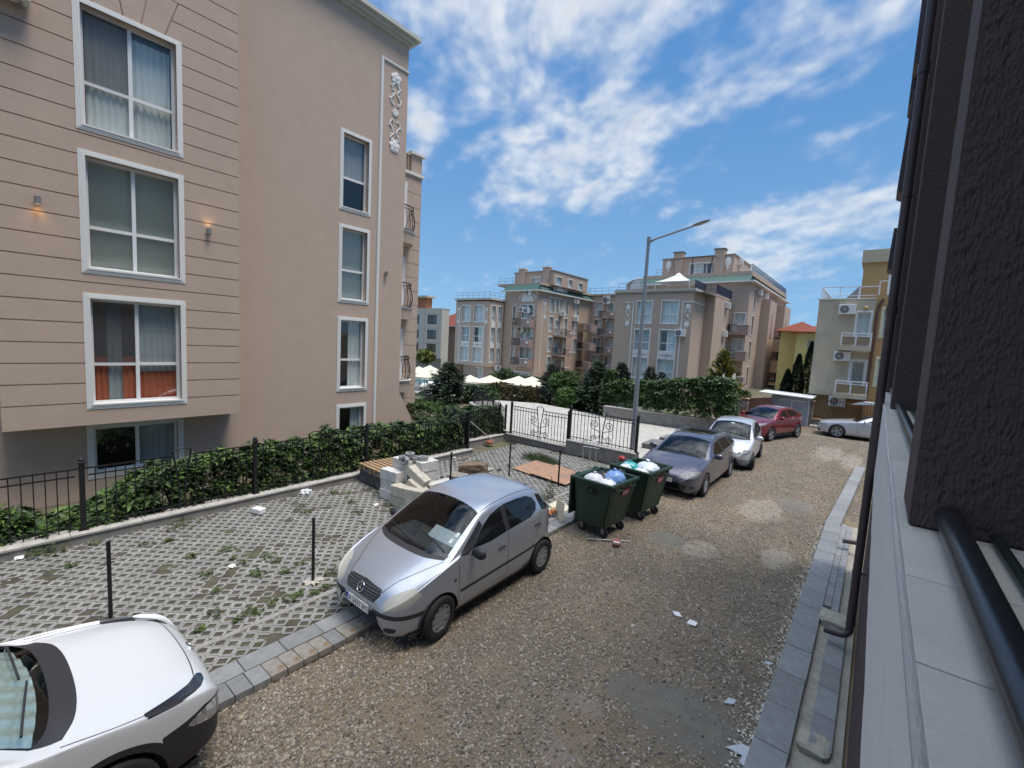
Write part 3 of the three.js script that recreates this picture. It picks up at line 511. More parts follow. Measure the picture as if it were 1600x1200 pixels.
// ---- kerb, gutter and pavers along the foot of the brown building ----
{
  const k = struct('building_kerb', slab(-0.6, -0.3, -0.05, 0.08, 3, -13), concrete(lin(0.25, 0.25, 0.24)));
  const r = rng(19), g = rbox(0.315, 0.13, 0.655, 0.010), g2 = rbox(0.29, 0.13, 0.655, 0.010);
  let z = 0.6, i = 0; for (; z > -13; z -= 0.661, i++) { const m = mesh(i ? 'kerb_stone_' + String(i).padStart(3, '0') : 'kerb_stone', g, stoneTones[Math.floor(r() * 4)], k); m.position.set(-0.452 + (r() - 0.5) * 0.008, 0.058 + (r() - 0.5) * 0.006, z); m.rotation.set((r() - 0.5) * 0.01, (r() - 0.5) * 0.014, 0); }
  let x = -0.455; for (let j = 0; j < 12; j++, z -= 0.655, x += 0.028, i++) { const m = mesh('kerb_stone_' + String(i).padStart(3, '0'), g2, stoneTones[Math.floor(r() * 4)], k); m.position.set(x, 0.055, z); m.rotation.y = -0.043; }
  const gut = struct('gutter', slab(-0.3, 0.12, -0.05, 0.03, 3, -13.4), concrete(lin(0.47, 0.45, 0.38), 0.8));
  // sloped dark slabs in the near stretch
  const sg = rbox(0.20, 0.05, 0.52, 0.006); for (let j = 0; j < 5; j++) { const m = mesh(j ? 'slab_' + String(j).padStart(3, '0') : 'slab', sg, stoneTones[j % 4], gut); m.position.set(-0.07, 0.075, -5.62 - j * 0.527); m.rotation.z = -0.08; }
  const cc = new RoundedBoxGeometry(2, 2, 2, 6, 0.4), cpn = cc.attributes.position; for (let q = 0; q < cpn.count; q++) { const f = 1 + 0.22 * fbm3(cpn.getX(q) * 2, cpn.getY(q) * 2, cpn.getZ(q) * 2, 3); cpn.setXYZ(q, cpn.getX(q) * f, cpn.getY(q) * f, cpn.getZ(q) * f); } cc.computeVertexNormals();
  const lump = (n, px, py, sx, sy, sz) => { const p = onY(px, py, 0.1), g3 = cc.clone(); g3.scale(sx, sy, sz); const m = mesh(n, tri(g3), concrete(lin(0.56, 0.53, 0.42), 1.5), gut); m.position.set(p.x, 0.06, p.z); };
  lump('mortar_patch', 1272, 1158, 0.13, 0.045, 0.16); lump('mortar_lump', 1305, 968, 0.19, 0.09, 0.2);
  // small pavers: near end and the far stretch
  const pgm = rbox(0.098, 0.05, 0.196, 0.005); let n = 0;
  for (let zz = 0.4; zz > -5.0; zz -= 0.2) for (let c = 0; c < 3; c++) { const m = mesh(n ? 'paver_' + String(n).padStart(3, '0') : 'paver', pgm, stoneTones[Math.floor(r() * 4)], gut); m.position.set(-0.245 + c * 0.1015, 0.075, zz + (c % 2) * 0.1); n++; }
  for (let zz = -8.7; zz > -13.2; zz -= 0.2) for (let c = 0; c < 2; c++) { const m = mesh('paver_' + String(n).padStart(3, '0'), pgm, stoneTones[Math.floor(r() * 4)], gut); m.position.set(-0.245 + c * 0.1015, 0.08, zz + (c % 2) * 0.1); n++; }
  // crumbs of plaster and tile shards on the gravel beside the kerb
  const cr = [], q = rng(88);
  for (let j = 0; j < 1900; j++) { const zz = -3.0 - q() * 10, band = 0.5 + 0.5 * fbm2(zz * 1.6, 2, 3); if (q() > band + 0.15) continue; const d = Math.pow(q(), 1.8) * 0.16 * (0.4 + band) + (q() < 0.12 ? q() * 0.4 : 0); const s = 0.006 + 0.026 * q() * q(); const gg = new THREE.TetrahedronGeometry(s, 0); gg.scale(1, 0.5, 1); gg.rotateY(q() * 6); gg.translate(-0.63 - d, 0.004 + s * 0.1, zz); cr.push(gg); }
  const deb = mesh('plaster_crumbs', merge(cr), std(lin(0.62, 0.58, 0.48), 0.95), scene); tag(deb, 'pale plaster crumbs strewn along the kerb of the brown building', 'debris', null, 'stuff');
  const shardMat = std(lin(0.48, 0.52, 0.55), 0.4);
  for (const [px, py, s, a] of [[1158, 1170, 0.15, 0.3], [1195, 1105, 0.10, 1.2], [1165, 1195, 0.12, 2], [1200, 1036, 0.06, 0.4], [1140, 1095, 0.09, 0.8]]) { const p = onY(px, py, 0.01), t = thing('tile_shard', 'broken grey-white tile shard on the gravel beside the kerb', 'tile shard', [p.x, 0.008, p.z], a, 'broken tile shards by the kerb'); const g4 = extr(shapeOf([[-s, -s * 0.3], [s * 0.2, -s * 0.55], [s, 0], [s * 0.1, s * 0.42]]), 0.008, 0.001); g4.rotateX(-Math.PI / 2 + 0.08); mesh('shard', tri(g4), shardMat, t); }
  for (const [px, py] of [[1058, 960], [1081, 973]]) { const p = onY(px, py, 0.01), t = thing('paper_scrap', 'white scrap of card lying on open gravel', 'litter', [p.x, 0.01, p.z], px, 'white scraps on the gravel'); const g5 = extr(shapeOf([[-0.07, -0.045], [0.05, -0.06], [0.08, 0.03], [-0.03, 0.055]]), 0.006, 0.002); g5.rotateX(-Math.PI / 2 + 0.12); mesh('scrap', tri(g5), M.pvc, t); }
}

// ---------- the beige holiday complex across the garden ----------
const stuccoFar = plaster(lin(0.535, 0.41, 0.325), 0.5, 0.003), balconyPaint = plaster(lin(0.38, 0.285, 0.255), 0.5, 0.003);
const TF = [0, 0, Math.PI / 2];
// the balconies of the complex are painted plum brown, unlike its beige walls (sharp edged in the photograph, same on faces in the open)
// a facade of a building: wall with openings, windows in them. at = [x, z, turn]; local x runs along the wall
function facade(b, at, outline, wins, o = {}) {
  const w = mesh(o.name || 'wall', wallGeo(outline, wins.map((q) => q.slice(0, 4)), o.t || 0.3), o.mat || stuccoFar, b); w.position.set(at[0], 0, at[1]); w.rotation.y = at[2];
  wins.forEach((q, i) => { const k = q[4] || {}; const dr = (i * 7 + Math.round(at[0] * 3)) % 4; makeWindow(b, q[0], q[1], q[2], q[3], 0, { at, depth: 0.16, fw: 0.07, transom: 0.40, proud: 0.05, curtains: k.bare ? [] : [[dr === 1 ? 0.4 : 0.03, 0.97, 0.02, 0.98, dr === 2 ? M.curtainGrey : M.curtain, 5]], ...k }); });
}
function placed(m, at) { m.position.set(at[0], 0, at[1]); m.rotation.y = at[2]; return m; }
// straight balcony: solid parapet on the left share, dark railing on the rest, round white rosette
function balcony(b, at, x0, x1, y, out, o = {}) {
  const g = grp('balcony', b); g.position.set(at[0], 0, at[1]); g.rotation.y = at[2];
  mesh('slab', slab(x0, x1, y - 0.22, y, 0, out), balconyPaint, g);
  const sp = x0 + (x1 - x0) * (o.solid ?? 0.55);
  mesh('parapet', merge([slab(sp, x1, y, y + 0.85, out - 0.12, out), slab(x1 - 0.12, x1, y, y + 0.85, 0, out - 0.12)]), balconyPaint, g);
  mesh('parapet_cap', slab(sp - 0.02, x1 + 0.03, y + 0.85, y + 0.92, out - 0.16, out + 0.04), M.trim, g);
  const r = []; for (let x = x0 + 0.03; x < sp; x += 0.13) r.push(sqbar(V(x, y, out - 0.04), V(x, y + 0.88, out - 0.04), 0.022)); for (let z = 0.1; z < out; z += 0.13) r.push(sqbar(V(x0 + 0.03, y, z), V(x0 + 0.03, y + 0.88, z), 0.022)); r.push(sqbar(V(x0, y + 0.9, out - 0.04), V(sp, y + 0.9, out - 0.04), 0.045), sqbar(V(x0 + 0.03, y + 0.9, 0), V(x0 + 0.03, y + 0.9, out), 0.045)); mesh('railing', merge(r), M.black, g);
  const c = new THREE.CylinderGeometry(0.2, 0.2, 0.05, 8); c.rotateX(Math.PI / 2); c.translate(sp + (x1 - sp) * 0.82, y + 0.45, out + 0.012); if (!o.plain) mesh('rosette', c, M.trim, g);
  return g;
}
function roofRail(b, pts, y, h = 0.85, mat = M.galv, step = 1.2) { const r = []; for (let i = 0; i + 1 < pts.length; i++) { const A = V(pts[i][0], y, pts[i][1]), B = V(pts[i + 1][0], y, pts[i + 1][1]), L = A.distanceTo(B); for (const k of [1, 0.5]) r.push(sqbar(A.clone().setY(y + h * k), B.clone().setY(y + h * k), 0.035)); const n = Math.max(1, Math.round(L / step)); for (let j = 0; j <= n; j++) { const p = A.clone().lerp(B, j / n); r.push(sqbar(p, p.clone().setY(y + h), 0.035)); } } mesh('roof_railing', merge(r), mat, b); }
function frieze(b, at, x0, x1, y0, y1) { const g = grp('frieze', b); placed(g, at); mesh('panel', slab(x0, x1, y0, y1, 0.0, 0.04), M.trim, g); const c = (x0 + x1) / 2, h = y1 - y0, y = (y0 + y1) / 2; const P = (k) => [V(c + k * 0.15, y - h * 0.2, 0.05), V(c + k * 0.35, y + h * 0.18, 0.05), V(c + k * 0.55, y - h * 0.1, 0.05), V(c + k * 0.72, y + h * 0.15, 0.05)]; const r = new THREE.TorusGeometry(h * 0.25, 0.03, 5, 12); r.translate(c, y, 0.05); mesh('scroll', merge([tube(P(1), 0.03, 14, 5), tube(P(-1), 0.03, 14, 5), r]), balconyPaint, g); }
const greenSeams = (b, x0, x1, y0, y1, z0, z1, face) => { // sloped green metal skirt roof with standing seams; face 'z' or 'x'
  const L = face === 'z' ? x1 - x0 : Math.abs(z1 - z0), n = Math.round(L / 0.55), out = 0.75, g = grp('green_roof', b);
  g.position.set(face === 'z' ? x0 : x1, y0, face === 'z' ? z0 : z0); g.rotation.y = face === 'z' ? 0 : Math.PI / 2;
  const s = extr(shapeOf([[0, 0], [out, 0], [0, y1 - y0]]), L); s.rotateY(-Math.PI / 2); s.translate(L, 0, -0.35); mesh('sheet', tri(s), M.greenRoof, g);
  const sm = []; for (let i = 0; i <= n; i++) sm.push(sqbar(V(i * L / n, 0.02, out - 0.35), V(i * L / n, y1 - y0 + 0.02, -0.35), 0.04)); mesh('seams', merge(sm), M.greenRoof, g);
};
const arcTop = (b, at, cx, y, w, h) => { const s = new THREE.Shape(); s.moveTo(cx - w, y); s.lineTo(cx - w, y + h * 0.35); s.absellipse(cx, y + h * 0.35, w, h * 0.65, Math.PI, 0, true); s.lineTo(cx + w, y); s.closePath(); const g = extr(s, 0.3, 0, 20); g.translate(0, 0, -0.25); placed(mesh('arched_gable', tri(g), stuccoFar, b), at); const t = []; for (let i = 0; i <= 20; i++) { const a = Math.PI * i / 20; t.push(V(cx + Math.cos(a) * w, y + h * 0.35 + Math.sin(a) * h * 0.65, 0.05)); } placed(mesh('gable_moulding', tube(t, 0.09, 30, 6), M.trim, b), at); const c = new THREE.CircleGeometry(w * 0.72, 20, 0, Math.PI); c.translate(cx, y + h * 0.1, 0.06); placed(mesh('gable_shell', c, M.trim, b), at); };
const ROOMS = M.room;
{
  // ---- block by the lamp post (right half of the complex) ----
  const b = thing('holiday_block', 'beige holiday block with white relief panels and roof terraces, behind the lamp post', 'building');
  const F = [0, -45, 0]; // front
  const colA = [-20.2, -18.62], colB = [-17.52, -15.9], rows = [[6.66, 8.9], [3.82, 5.98], [0.92, 3.05]];
  facade(b, F, rectPts(-22.7, -14.5, -1, 9.75), rows.flatMap((r) => [[...colA, ...r], [...colB, ...r]]));
  for (const c of [colA, colB]) { frieze(b, F, c[0] - 0.1, c[1] + 0.1, 3.16, 3.72); }
  mesh('cornice', merge([slab(-22.8, -14.4, 9.75, 9.9, -45.3, -44.9), slab(-22.9, -14.3, 9.9, 10.08, -45.3, -44.78), slab(-14.6, -14.4, 9.75, 9.9, -48.6, -45.3), slab(-14.6, -14.3, 9.9, 10.08, -48.6, -45.3)]), std(lin(0.5, 0.46, 0.40), 0.8), b);
  for (const [x, k] of [[-15.46, 1], [-20.62, -1]]) placed(mesh('white_strip', merge([slab(x - 0.05, x + 0.05, 0, 8.85, 0, 0.06), slab(Math.min(x, x + k * 0.95), Math.max(x, x + k * 0.95), 8.75, 8.85, 0, 0.06)]), M.trim, b), F);
  for (const x of [-14.95, -21.2]) { const m = reliefColumn(b, x, 6.3, 8.6, 0, 0.55, M.trim); placed(m, F); }
  facade(b, [-14.5, -45, Math.PI / 2], rectPts(0.3, 3.7, -1, 9.75), [], { name: 'side_wall' });
  facade(b, [0, -48.7, 0], rectPts(-14.5, -13.5, -1, 9.95), [], { name: 'wall' });
  facade(b, [-13.5, -48.7, Math.PI / 2], rectPts(0.3, 6.3, -1, 9.95), [], { name: 'side_wall' });
  placed(mesh('white_strip', slab(0, 3.72, 8.75, 8.85, 0, 0.05), M.trim, b), [-14.5, -45, Math.PI / 2]);
  mesh('terrace_floor', slab(-22.7, -13.5, 9.7, 9.76, -57, -45), concrete(lin(0.35, 0.33, 0.3)), b);
  roofRail(b, [[-22.6, -45.1], [-14.5, -45.1]], 10.08, 0.75, M.galv, 1.3);
  roofRail(b, [[-14.5, -45.1], [-14.5, -48.6], [-13.5, -48.8], [-13.5, -54.8]], 10.05, 0.85, std(lin(0.05, 0.05, 0.09), 0.6), 0.16);
  // upper storey with green skirt roof, terrace above and the top floor
  facade(b, [0, -55, 0], rectPts(-24, -11.75, -1, 12.05), [[-13.0, -11.95 + 0.0, 6.55, 8.5, { cols: [], name: 'balcony_door' }], [-13.0, -11.95, 3.65, 5.6, { cols: [], name: 'balcony_door' }]]);
  const side = [-11.75, -55, Math.PI / 2];
  facade(b, side, rectPts(0.3, 24, -1, 12.05), [[2.2, 3.0, 9.2, 11.4], [2.2, 3.0, 6.2, 8.4], [2.2, 3.0, 3.3, 5.5], [2.2, 3.0, 0.3, 2.5], [14.5, 15.3, 3.3, 5.5], [14.5, 15.3, 0.3, 2.5]].map((q) => [...q, { cols: [] }]), { name: 'side_wall' });
  for (const [z, d, h] of [[-61.5, 4.2, 10.6], [-72, 5, 10.9]]) { const m = slab(-11.75, -10.75, -1, h, z, z - d); mesh('bay', m, stuccoFar, b); placed(mesh('bay_window', slab(1.6, 2.4, 6.2, 9.0, 0, 0.05), M.room, b), [-10.75, z, Math.PI / 2]); }
  for (const y of [0.6, 3.4, 6.3]) { balcony(b, [0, -55, 0], -13.45, -11.3, y, 1.1, { solid: 0.5, plain: true }); balcony(b, side, 10.8, 15.8, y + 0.2, 1.6, { solid: 0.7, plain: true }); }
  greenSeams(b, -24.4, -11.75, 12.05, 12.75, -55, 0, 'z'); greenSeams(b, 0, -11.75, 12.05, 12.75, -55.3, -79, 'x');
  mesh('eaves', merge([slab(-24.5, -11.2, 11.9, 12.05, -55, -54.4), slab(-11.75, -11.2, 11.9, 12.05, -79, -55)]), M.trim, b);
  mesh('upper_terrace', slab(-24.4, -11.75, 12.7, 13.2, -79, -55.4), stuccoFar, b);
  roofRail(b, [[-22.8, -55.6], [-12, -55.6]], 13.2, 0.75, M.galv, 1.5); roofRail(b, [[-11.9, -55.6], [-11.9, -78.8]], 13.15, 0.85, std(lin(0.08, 0.09, 0.13), 0.6), 0.32);
  facade(b, [0, -57.5, 0], rectPts(-22.8, -14.3, 13.1, 15.55), [[-19.3, -14.9 - 1.2, 13.3, 14.75, { cols: [0.2, 0.4, 0.6, 0.8], transom: 0, curtains: [[0.1, 0.5, 0, 1, M.curtain, 8]] }]]);
  facade(b, [-14.3, -57.5, Math.PI / 2], rectPts(0.3, 8.5, 13.1, 15.5), [], { name: 'side_wall' });
  mesh('flat_roof', slab(-22.9, -14.2, 15.5, 15.62, -66, -57.4), concrete(lin(0.42, 0.38, 0.34)), b);
  for (const [x, d] of [[-20.8, 0], [-15.9, 0]]) { mesh('chimney', slab(x - 0.55, x + 0.55, 13.1, 16.2, -58.2, -57.2), stuccoFar, b); mesh('chimney_cap', slab(x - 0.65, x + 0.65, 16.2, 16.32, -58.3, -57.1), std(lin(0.12, 0.12, 0.12), 0.7), b); }
  for (const x of [-22.0, -14.95]) { const l = new THREE.SphereGeometry(0.55, 10, 8); l.scale(0.7, 1.05, 0.15); l.translate(x, 14.75, -57.46); const n = new THREE.ConeGeometry(0.25, 0.7, 8); n.rotateX(Math.PI); n.scale(1, 1, 0.3); n.translate(x, 14.05, -57.46); mesh('relief_ornament', merge([l, n]), M.trim, b); }
  mesh('inner_wall', slab(-22.2, -15, -1, 9.6, -56, -46.6), ROOMS, b); mesh('inner_wall', slab(-23.5, -13.6, -1, 12, -78, -56.4), ROOMS, b); mesh('inner_wall', slab(-22.2, -14.8, 13.2, 15.4, -65, -59), ROOMS, b);
  // pergola of dark tubes on the upper terrace
  const pg = thing('pergola', 'dark tube pergola on the upper terrace of the holiday block', 'pergola', [-18.6, 13.2, -56.6]); for (const x of [-2.3, 0, 2.3]) mesh('post', sqbar(V(x * 0.9, 0, 0.5), V(x, 2.0, 0.5), 0.07), M.black, pg); mesh('beam', merge([sqbar(V(-2.3, 2, 0.5), V(2.3, 2.1, 0.5), 0.07), sqbar(V(-2.3, 2, 0.5), V(-1.2, 1.7, 1.0), 0.06), sqbar(V(2.3, 2.1, 0.5), V(3.2, 1.6, 1.0), 0.06)]), M.black, pg);
  // white party tent on the lower terrace
  const tp = onZ(1066, 440, -49), tent = thing('garden_tent', 'white pavilion tent on the lower roof terrace of the holiday block', 'tent', [tp.x - 0.4, 9.76, -49]);
  const cv = new THREE.CylinderGeometry(0.35, 2.6, 0.85, 4, 4); cv.rotateY(Math.PI / 4); const cvp = cv.attributes.position; for (let i = 0; i < cvp.count; i++) { const y = (cvp.getY(i) + 0.425) / 0.85; const k = 1 - 0.12 * Math.sin(y * Math.PI); cvp.setX(i, cvp.getX(i) * k); cvp.setZ(i, cvp.getZ(i) * k); } cv.computeVertexNormals(); cv.translate(0, 2.15 - 0.3, 0); mesh('canopy', cv, M.trim, tent); mesh('vent_cap', new THREE.ConeGeometry(0.55, 0.35, 4).rotateY(Math.PI / 4).translate(0, 2.4, 0), M.trim, tent); for (const [x, z] of [[-1.8, -1.8], [1.8, -1.8], [-1.8, 1.8], [1.8, 1.8]]) mesh('leg', slab(x - 0.03, x + 0.03, 0, 1.5, z - 0.03, z + 0.03), M.trim, tent);
  for (const [px, py, Z, l] of [[1063, 521, -44.85, 'air conditioner beside the relief panel on the front of the holiday block']]) { const p = onZ(px, py, Z); acUnit([p.x, p.y - 0.3, Z], 0, l, 1.25); }
  for (const [px, py, l] of [[1137, 478, 'air conditioner under the terrace edge beside the upper balcony of the holiday block'], [1132, 522, 'air conditioner between two balconies of the holiday block']]) { const p = onX(px, py, -13.35); acUnit([-13.3, p.y - 0.3, p.z], Math.PI / 2, l, 1.2); }
  for (const [px, py, l] of [[1157, 411, 'air conditioner on the side of the top floor of the holiday block']]) { const p = onX(px, py, -14.15); acUnit([-14.1, p.y - 0.3, p.z], Math.PI / 2, l, 1.3); }
  for (const [px, l] of [[1188, 'first air conditioner under the green eaves of the holiday block'], [1198, 'second air conditioner under the green eaves of the holiday block']]) { const p = onX(px, 451, -11.6); acUnit([-11.55, 10.9, p.z], Math.PI / 2, l, 1.2); }
}
{
  // ---- left half of the complex and the connecting wing ----
  const b = thing('holiday_block', 'taller beige holiday block with stacked balconies and green skirt roof beyond the parasols', 'building');
  const rows = [[6.5, 8.7], [3.65, 5.77], [0.97, 2.97]], c1 = [-46.4, -44.82], c2 = [-43.97, -42.28];
  const F = [0, -45, 0];
  facade(b, F, rectPts(-47.7, -41.2, 0.45, 9.45), rows.flatMap((r) => [[...c1, ...r], [...c2, ...r]]));
  for (const c of [c1, c2]) frieze(b, F, c[0], c[1], 3.06, 3.56);
  for (const x of [-47.2, -41.7]) { placed(reliefColumn(b, x, 6.2, 8.4, 0, 0.5, M.trim), F); placed(mesh('white_strip', slab(x + (x < -45 ? 0.35 : -0.35) - 0.04, x + (x < -45 ? 0.35 : -0.35) + 0.04, 0.5, 8.7, 0, 0.05), M.trim, b), F); }
  const S = [-41.2, -45, Math.PI / 2];
  facade(b, S, rectPts(0.3, 3.0, 0.45, 9.45), rows.flatMap((r) => [[0.45, 1.25, ...r, { cols: [] }], [1.75, 2.55, ...r, { cols: [] }]]), { name: 'side_wall' });
  for (const x of [0.45, 1.75]) { const g = mesh('frieze', slab(x, x + 0.8, 5.87, 6.4, 0, 0.04), M.trim, b); placed(g, S); const g2 = mesh('frieze', slab(x, x + 0.8, 3.06, 3.56, 0, 0.04), M.trim, b); placed(g2, S); }
  mesh('cornice', merge([slab(-47.9, -41.0, 9.45, 9.72, -45.2, -44.8), slab(-41.3, -41.0, 9.45, 9.72, -48.1, -45.2)]), std(lin(0.5, 0.46, 0.40), 0.8), b);
  mesh('lower_roof', slab(-47.7, -41.2, 9.3, 9.45, -56, -45), concrete(lin(0.35, 0.33, 0.3)), b);
  mesh('underside', slab(-47.7, -41.2, 0.4, 0.45, -48, -45), stuccoFar, b);
  facade(b, [0, -46.2, 0], rectPts(-47, -41.4, -3, 0.45), [[-44.5, -43.1, -2.2, 0.1, { transom: 0.35 }]], { name: 'ground_floor_wall', mat: stuccoFar });
  facade(b, [-41.4, -46.2, Math.PI / 2], rectPts(0.3, 2, -3, 0.45), [], { name: 'side_wall' });
  mesh('left_wall', slab(-47.7, -47.4, -3, 9.4, -56, -45.3), stuccoFar, b);
  roofRail(b, [[-47.6, -45.1], [-41.3, -45.1], [-41.3, -48]], 9.72, 0.8, M.galv, 1.0);
  // tall part: front with the balcony stack, then the long side
  const T = [0, -48.1, 0];
  facade(b, T, rectPts(-41.19, -35.5, -3, 10.95), [[-38.0, -37.2, 7.3, 9.0, { cols: [], name: 'balcony_door' }], [-38.0, -37.2, 4.3, 6.3, { cols: [], name: 'balcony_door' }], [-38.0, -37.2, 1.6, 3.5, { cols: [], name: 'balcony_door' }], [-36.9, -36.1, 7.6, 9.0, { cols: [] }], [-36.9, -36.1, 4.8, 6.2, { cols: [] }], [-36.9, -36.1, 2.0, 3.4, { cols: [] }], [-38.9, -36.4, -2.2, -0.1, {}], [-39.6, -39.15, 6.9, 8.9, { cols: [] }], [-39.6, -39.15, 4.1, 6.1, { cols: [] }], [-39.6, -39.15, 1.4, 3.4, { cols: [] }]]);
  for (const y of [6.2, 3.55, 0.95]) balcony(b, T, -38.7, -35.75, y, 1.25);
  arcTop(b, T, -37.2, 9.35, 1.45, 1.2);
  const R = [-35.5, -48.1, Math.PI / 2];
  const rw = [[8.3, 10.3], [5.6, 7.7], [2.85, 4.9], [0.1, 2.2]];
  facade(b, R, rectPts(0.3, 14, -3, 10.95), [...rw.flatMap((r) => [[2.9, 3.75, ...r, { cols: [] }], [6.6, 7.4, ...r, { cols: [] }]]), [4.3, 4.9, 8.3, 10.3, { cols: [] }], [5.2, 5.8, 8.3, 10.3, { cols: [] }], [9.4, 10.4, 8.3, 10.3], [9.4, 10.4, 5.6, 7.7], [9.4, 10.4, 2.85, 4.9], [4.4, 5.6, 5.3, 7.3, { cols: [], name: 'balcony_door' }], [4.4, 5.6, 2.6, 4.5, { cols: [], name: 'balcony_door' }], [4.4, 5.6, 0, 1.9, { cols: [], name: 'balcony_door' }]], { name: 'side_wall' });
  for (const y of [5.2, 2.5, -0.2]) balcony(b, R, 4.0, 6.9, y, 1.25);
  placed(reliefColumn(b, 1.75, 7.2, 9.6, 0, 0.55, M.trim), R);
  placed(mesh('white_strip', merge([slab(1.05, 1.15, 0, 9.9, 0, 0.06), slab(1.15, 2.5, 9.8, 9.9, 0, 0.06)]), M.trim, b), R);
  arcTop(b, R, 5.1, 10.6, 1.6, 1.9);
  for (const y of [6.3, 3.5, 0.7]) balcony(b, [-35.5, -60.3, 0], 0.1, 2.3, y, 1.8, { solid: 0.6, plain: true });
  greenSeams(b, -41.2, -35.5, 10.95, 11.75, -48.1, 0, 'z'); greenSeams(b, 0, -35.5, 10.95, 11.75, -48.4, -62, 'x');
  mesh('eaves', merge([slab(-41.6, -35, 10.82, 10.95, -48.1, -47.5), slab(-35.5, -34.95, 10.82, 10.95, -62, -48.1)]), M.trim, b);
  mesh('upper_terrace', slab(-43, -35.5, 11.7, 12.0, -62, -48.5), stuccoFar, b);
  roofRail(b, [[-43, -48.7], [-35.6, -48.7], [-35.6, -61.8]], 12.0, 0.8, M.galv, 1.3);
  facade(b, [0, -50.6, 0], rectPts(-41.7, -34.9, 11.9, 13.75), [[-38.6, -36.4, 12.0, 13.0, { cols: [0.33, 0.66], transom: 0 }]]);
  facade(b, [-34.9, -50.6, Math.PI / 2], rectPts(0.3, 9, 11.9, 13.75), [[0.6, 1.9, 12.0, 13.1, { transom: 0 }], [3.7, 4.7, 12.0, 13.1, { transom: 0 }], [6.4, 7.5, 12.0, 13.0, { transom: 0 }]], { name: 'side_wall' });
  mesh('flat_roof', slab(-41.8, -34.8, 13.75, 13.88, -59.6, -50.5), concrete(lin(0.42, 0.38, 0.34)), b);
  for (const x of [-40.3, -36.1]) { mesh('chimney', slab(x - 0.5, x + 0.5, 11.9, 14.25, -51.1, -50.3), stuccoFar, b); mesh('chimney_cap', slab(x - 0.6, x + 0.6, 14.25, 14.37, -51.2, -50.2), M.trim, b); }
  // connecting wing
  const K = [0, -62.1, 0], k = [[-34.75, -33.45], [-30.9, -29.7]];
  facade(b, K, rectPts(-36, -22.5, -3, 11.7), [...rw.flatMap((r) => [[-34.75, -33.5, r[0] + 0.4, r[1] + 0.4], [-30.9, -29.75, r[0] + 0.4, r[1] + 0.4], [-32.5, -31.6, r[0] + 0.2, r[1] + 0.3, { cols: [], name: 'balcony_door' }]])]);
  for (const y of [8.4, 5.7, 2.95, 0.2]) balcony(b, K, -33.5, -31.1, y, 1.2, { solid: 0.6 });
  mesh('wing_cornice', merge([slab(-36, -31.3, 11.7, 11.95, -62.4, -61.9), slab(-31.3, -22.5, 11.7, 12.5, -62.4, -61.9)]), stuccoFar, b);
  roofRail(b, [[-36, -62], [-31.4, -62]], 11.95, 0.9, M.galv, 1.2); arcTop(b, K, -27.6, 12.4, 2.2, 1.6);
  mesh('wing_roof', slab(-36, -22.5, 11.6, 11.7, -75, -62), concrete(lin(0.35, 0.33, 0.3)), b);
  mesh('inner_wall', slab(-47.2, -41.6, -2.5, 9.2, -55, -46.8), ROOMS, b); mesh('inner_wall', slab(-41, -36.2, -2.5, 10.8, -61, -49.4), ROOMS, b); mesh('inner_wall', slab(-36, -22.6, -2.5, 11.5, -74, -63.6), ROOMS, b); mesh('inner_wall', slab(-41, -35.6, 11.9, 13.6, -59, -52), ROOMS, b);
  for (const [px, py, at, l] of [[826, 458, 'z', 'air conditioner under the green roof beside the arched balcony gable'], [816, 484, 'z', 'air conditioner at the top balcony of the stack, beside its doorway'], [824, 486, 'z', 'second air conditioner at the top balcony of the stack'], [814, 516, 'z', 'air conditioner over the middle balcony of the stack'], [777, 575, 's', 'air conditioner low on the side of the white windowed corner']]) { const p = at === 'z' ? onZ(px, py, -47.9) : onX(px, py, -41.1); acUnit(at === 'z' ? [p.x, p.y - 0.3, -47.88] : [-41.0, p.y - 0.3, p.z], at === 'z' ? 0 : Math.PI / 2, l, 1.25); }
  for (const [px, py, l] of [[878, 490, 'air conditioner over the upper balcony on the long side of the tall block'], [876, 521, 'air conditioner over the middle balcony on the long side of the tall block'], [883, 521, 'second air conditioner over the middle balcony on the long side'], [875, 549, 'air conditioner over the low balcony on the long side of the tall block'], [900, 471, 'air conditioner between two windows high on the long side'], [899, 499, 'air conditioner between two windows half way up the long side']]) { const p = onX(px, py, -35.3); acUnit([-35.25, p.y - 0.3, p.z], Math.PI / 2, l, 1.3); }
  for (const [px, py, l] of [[948, 467, 'upper of two air conditioners between the arched windows'], [948, 472, 'lower of two air conditioners between the arched windows'], [947, 499, 'air conditioner over the second balcony of the connecting wing'], [943, 526, 'air conditioner over the third balcony of the connecting wing']]) { const p = onZ(px, py, -61.85); acUnit([p.x, p.y - 0.3, -61.85], 0, l, 1.3); }
}
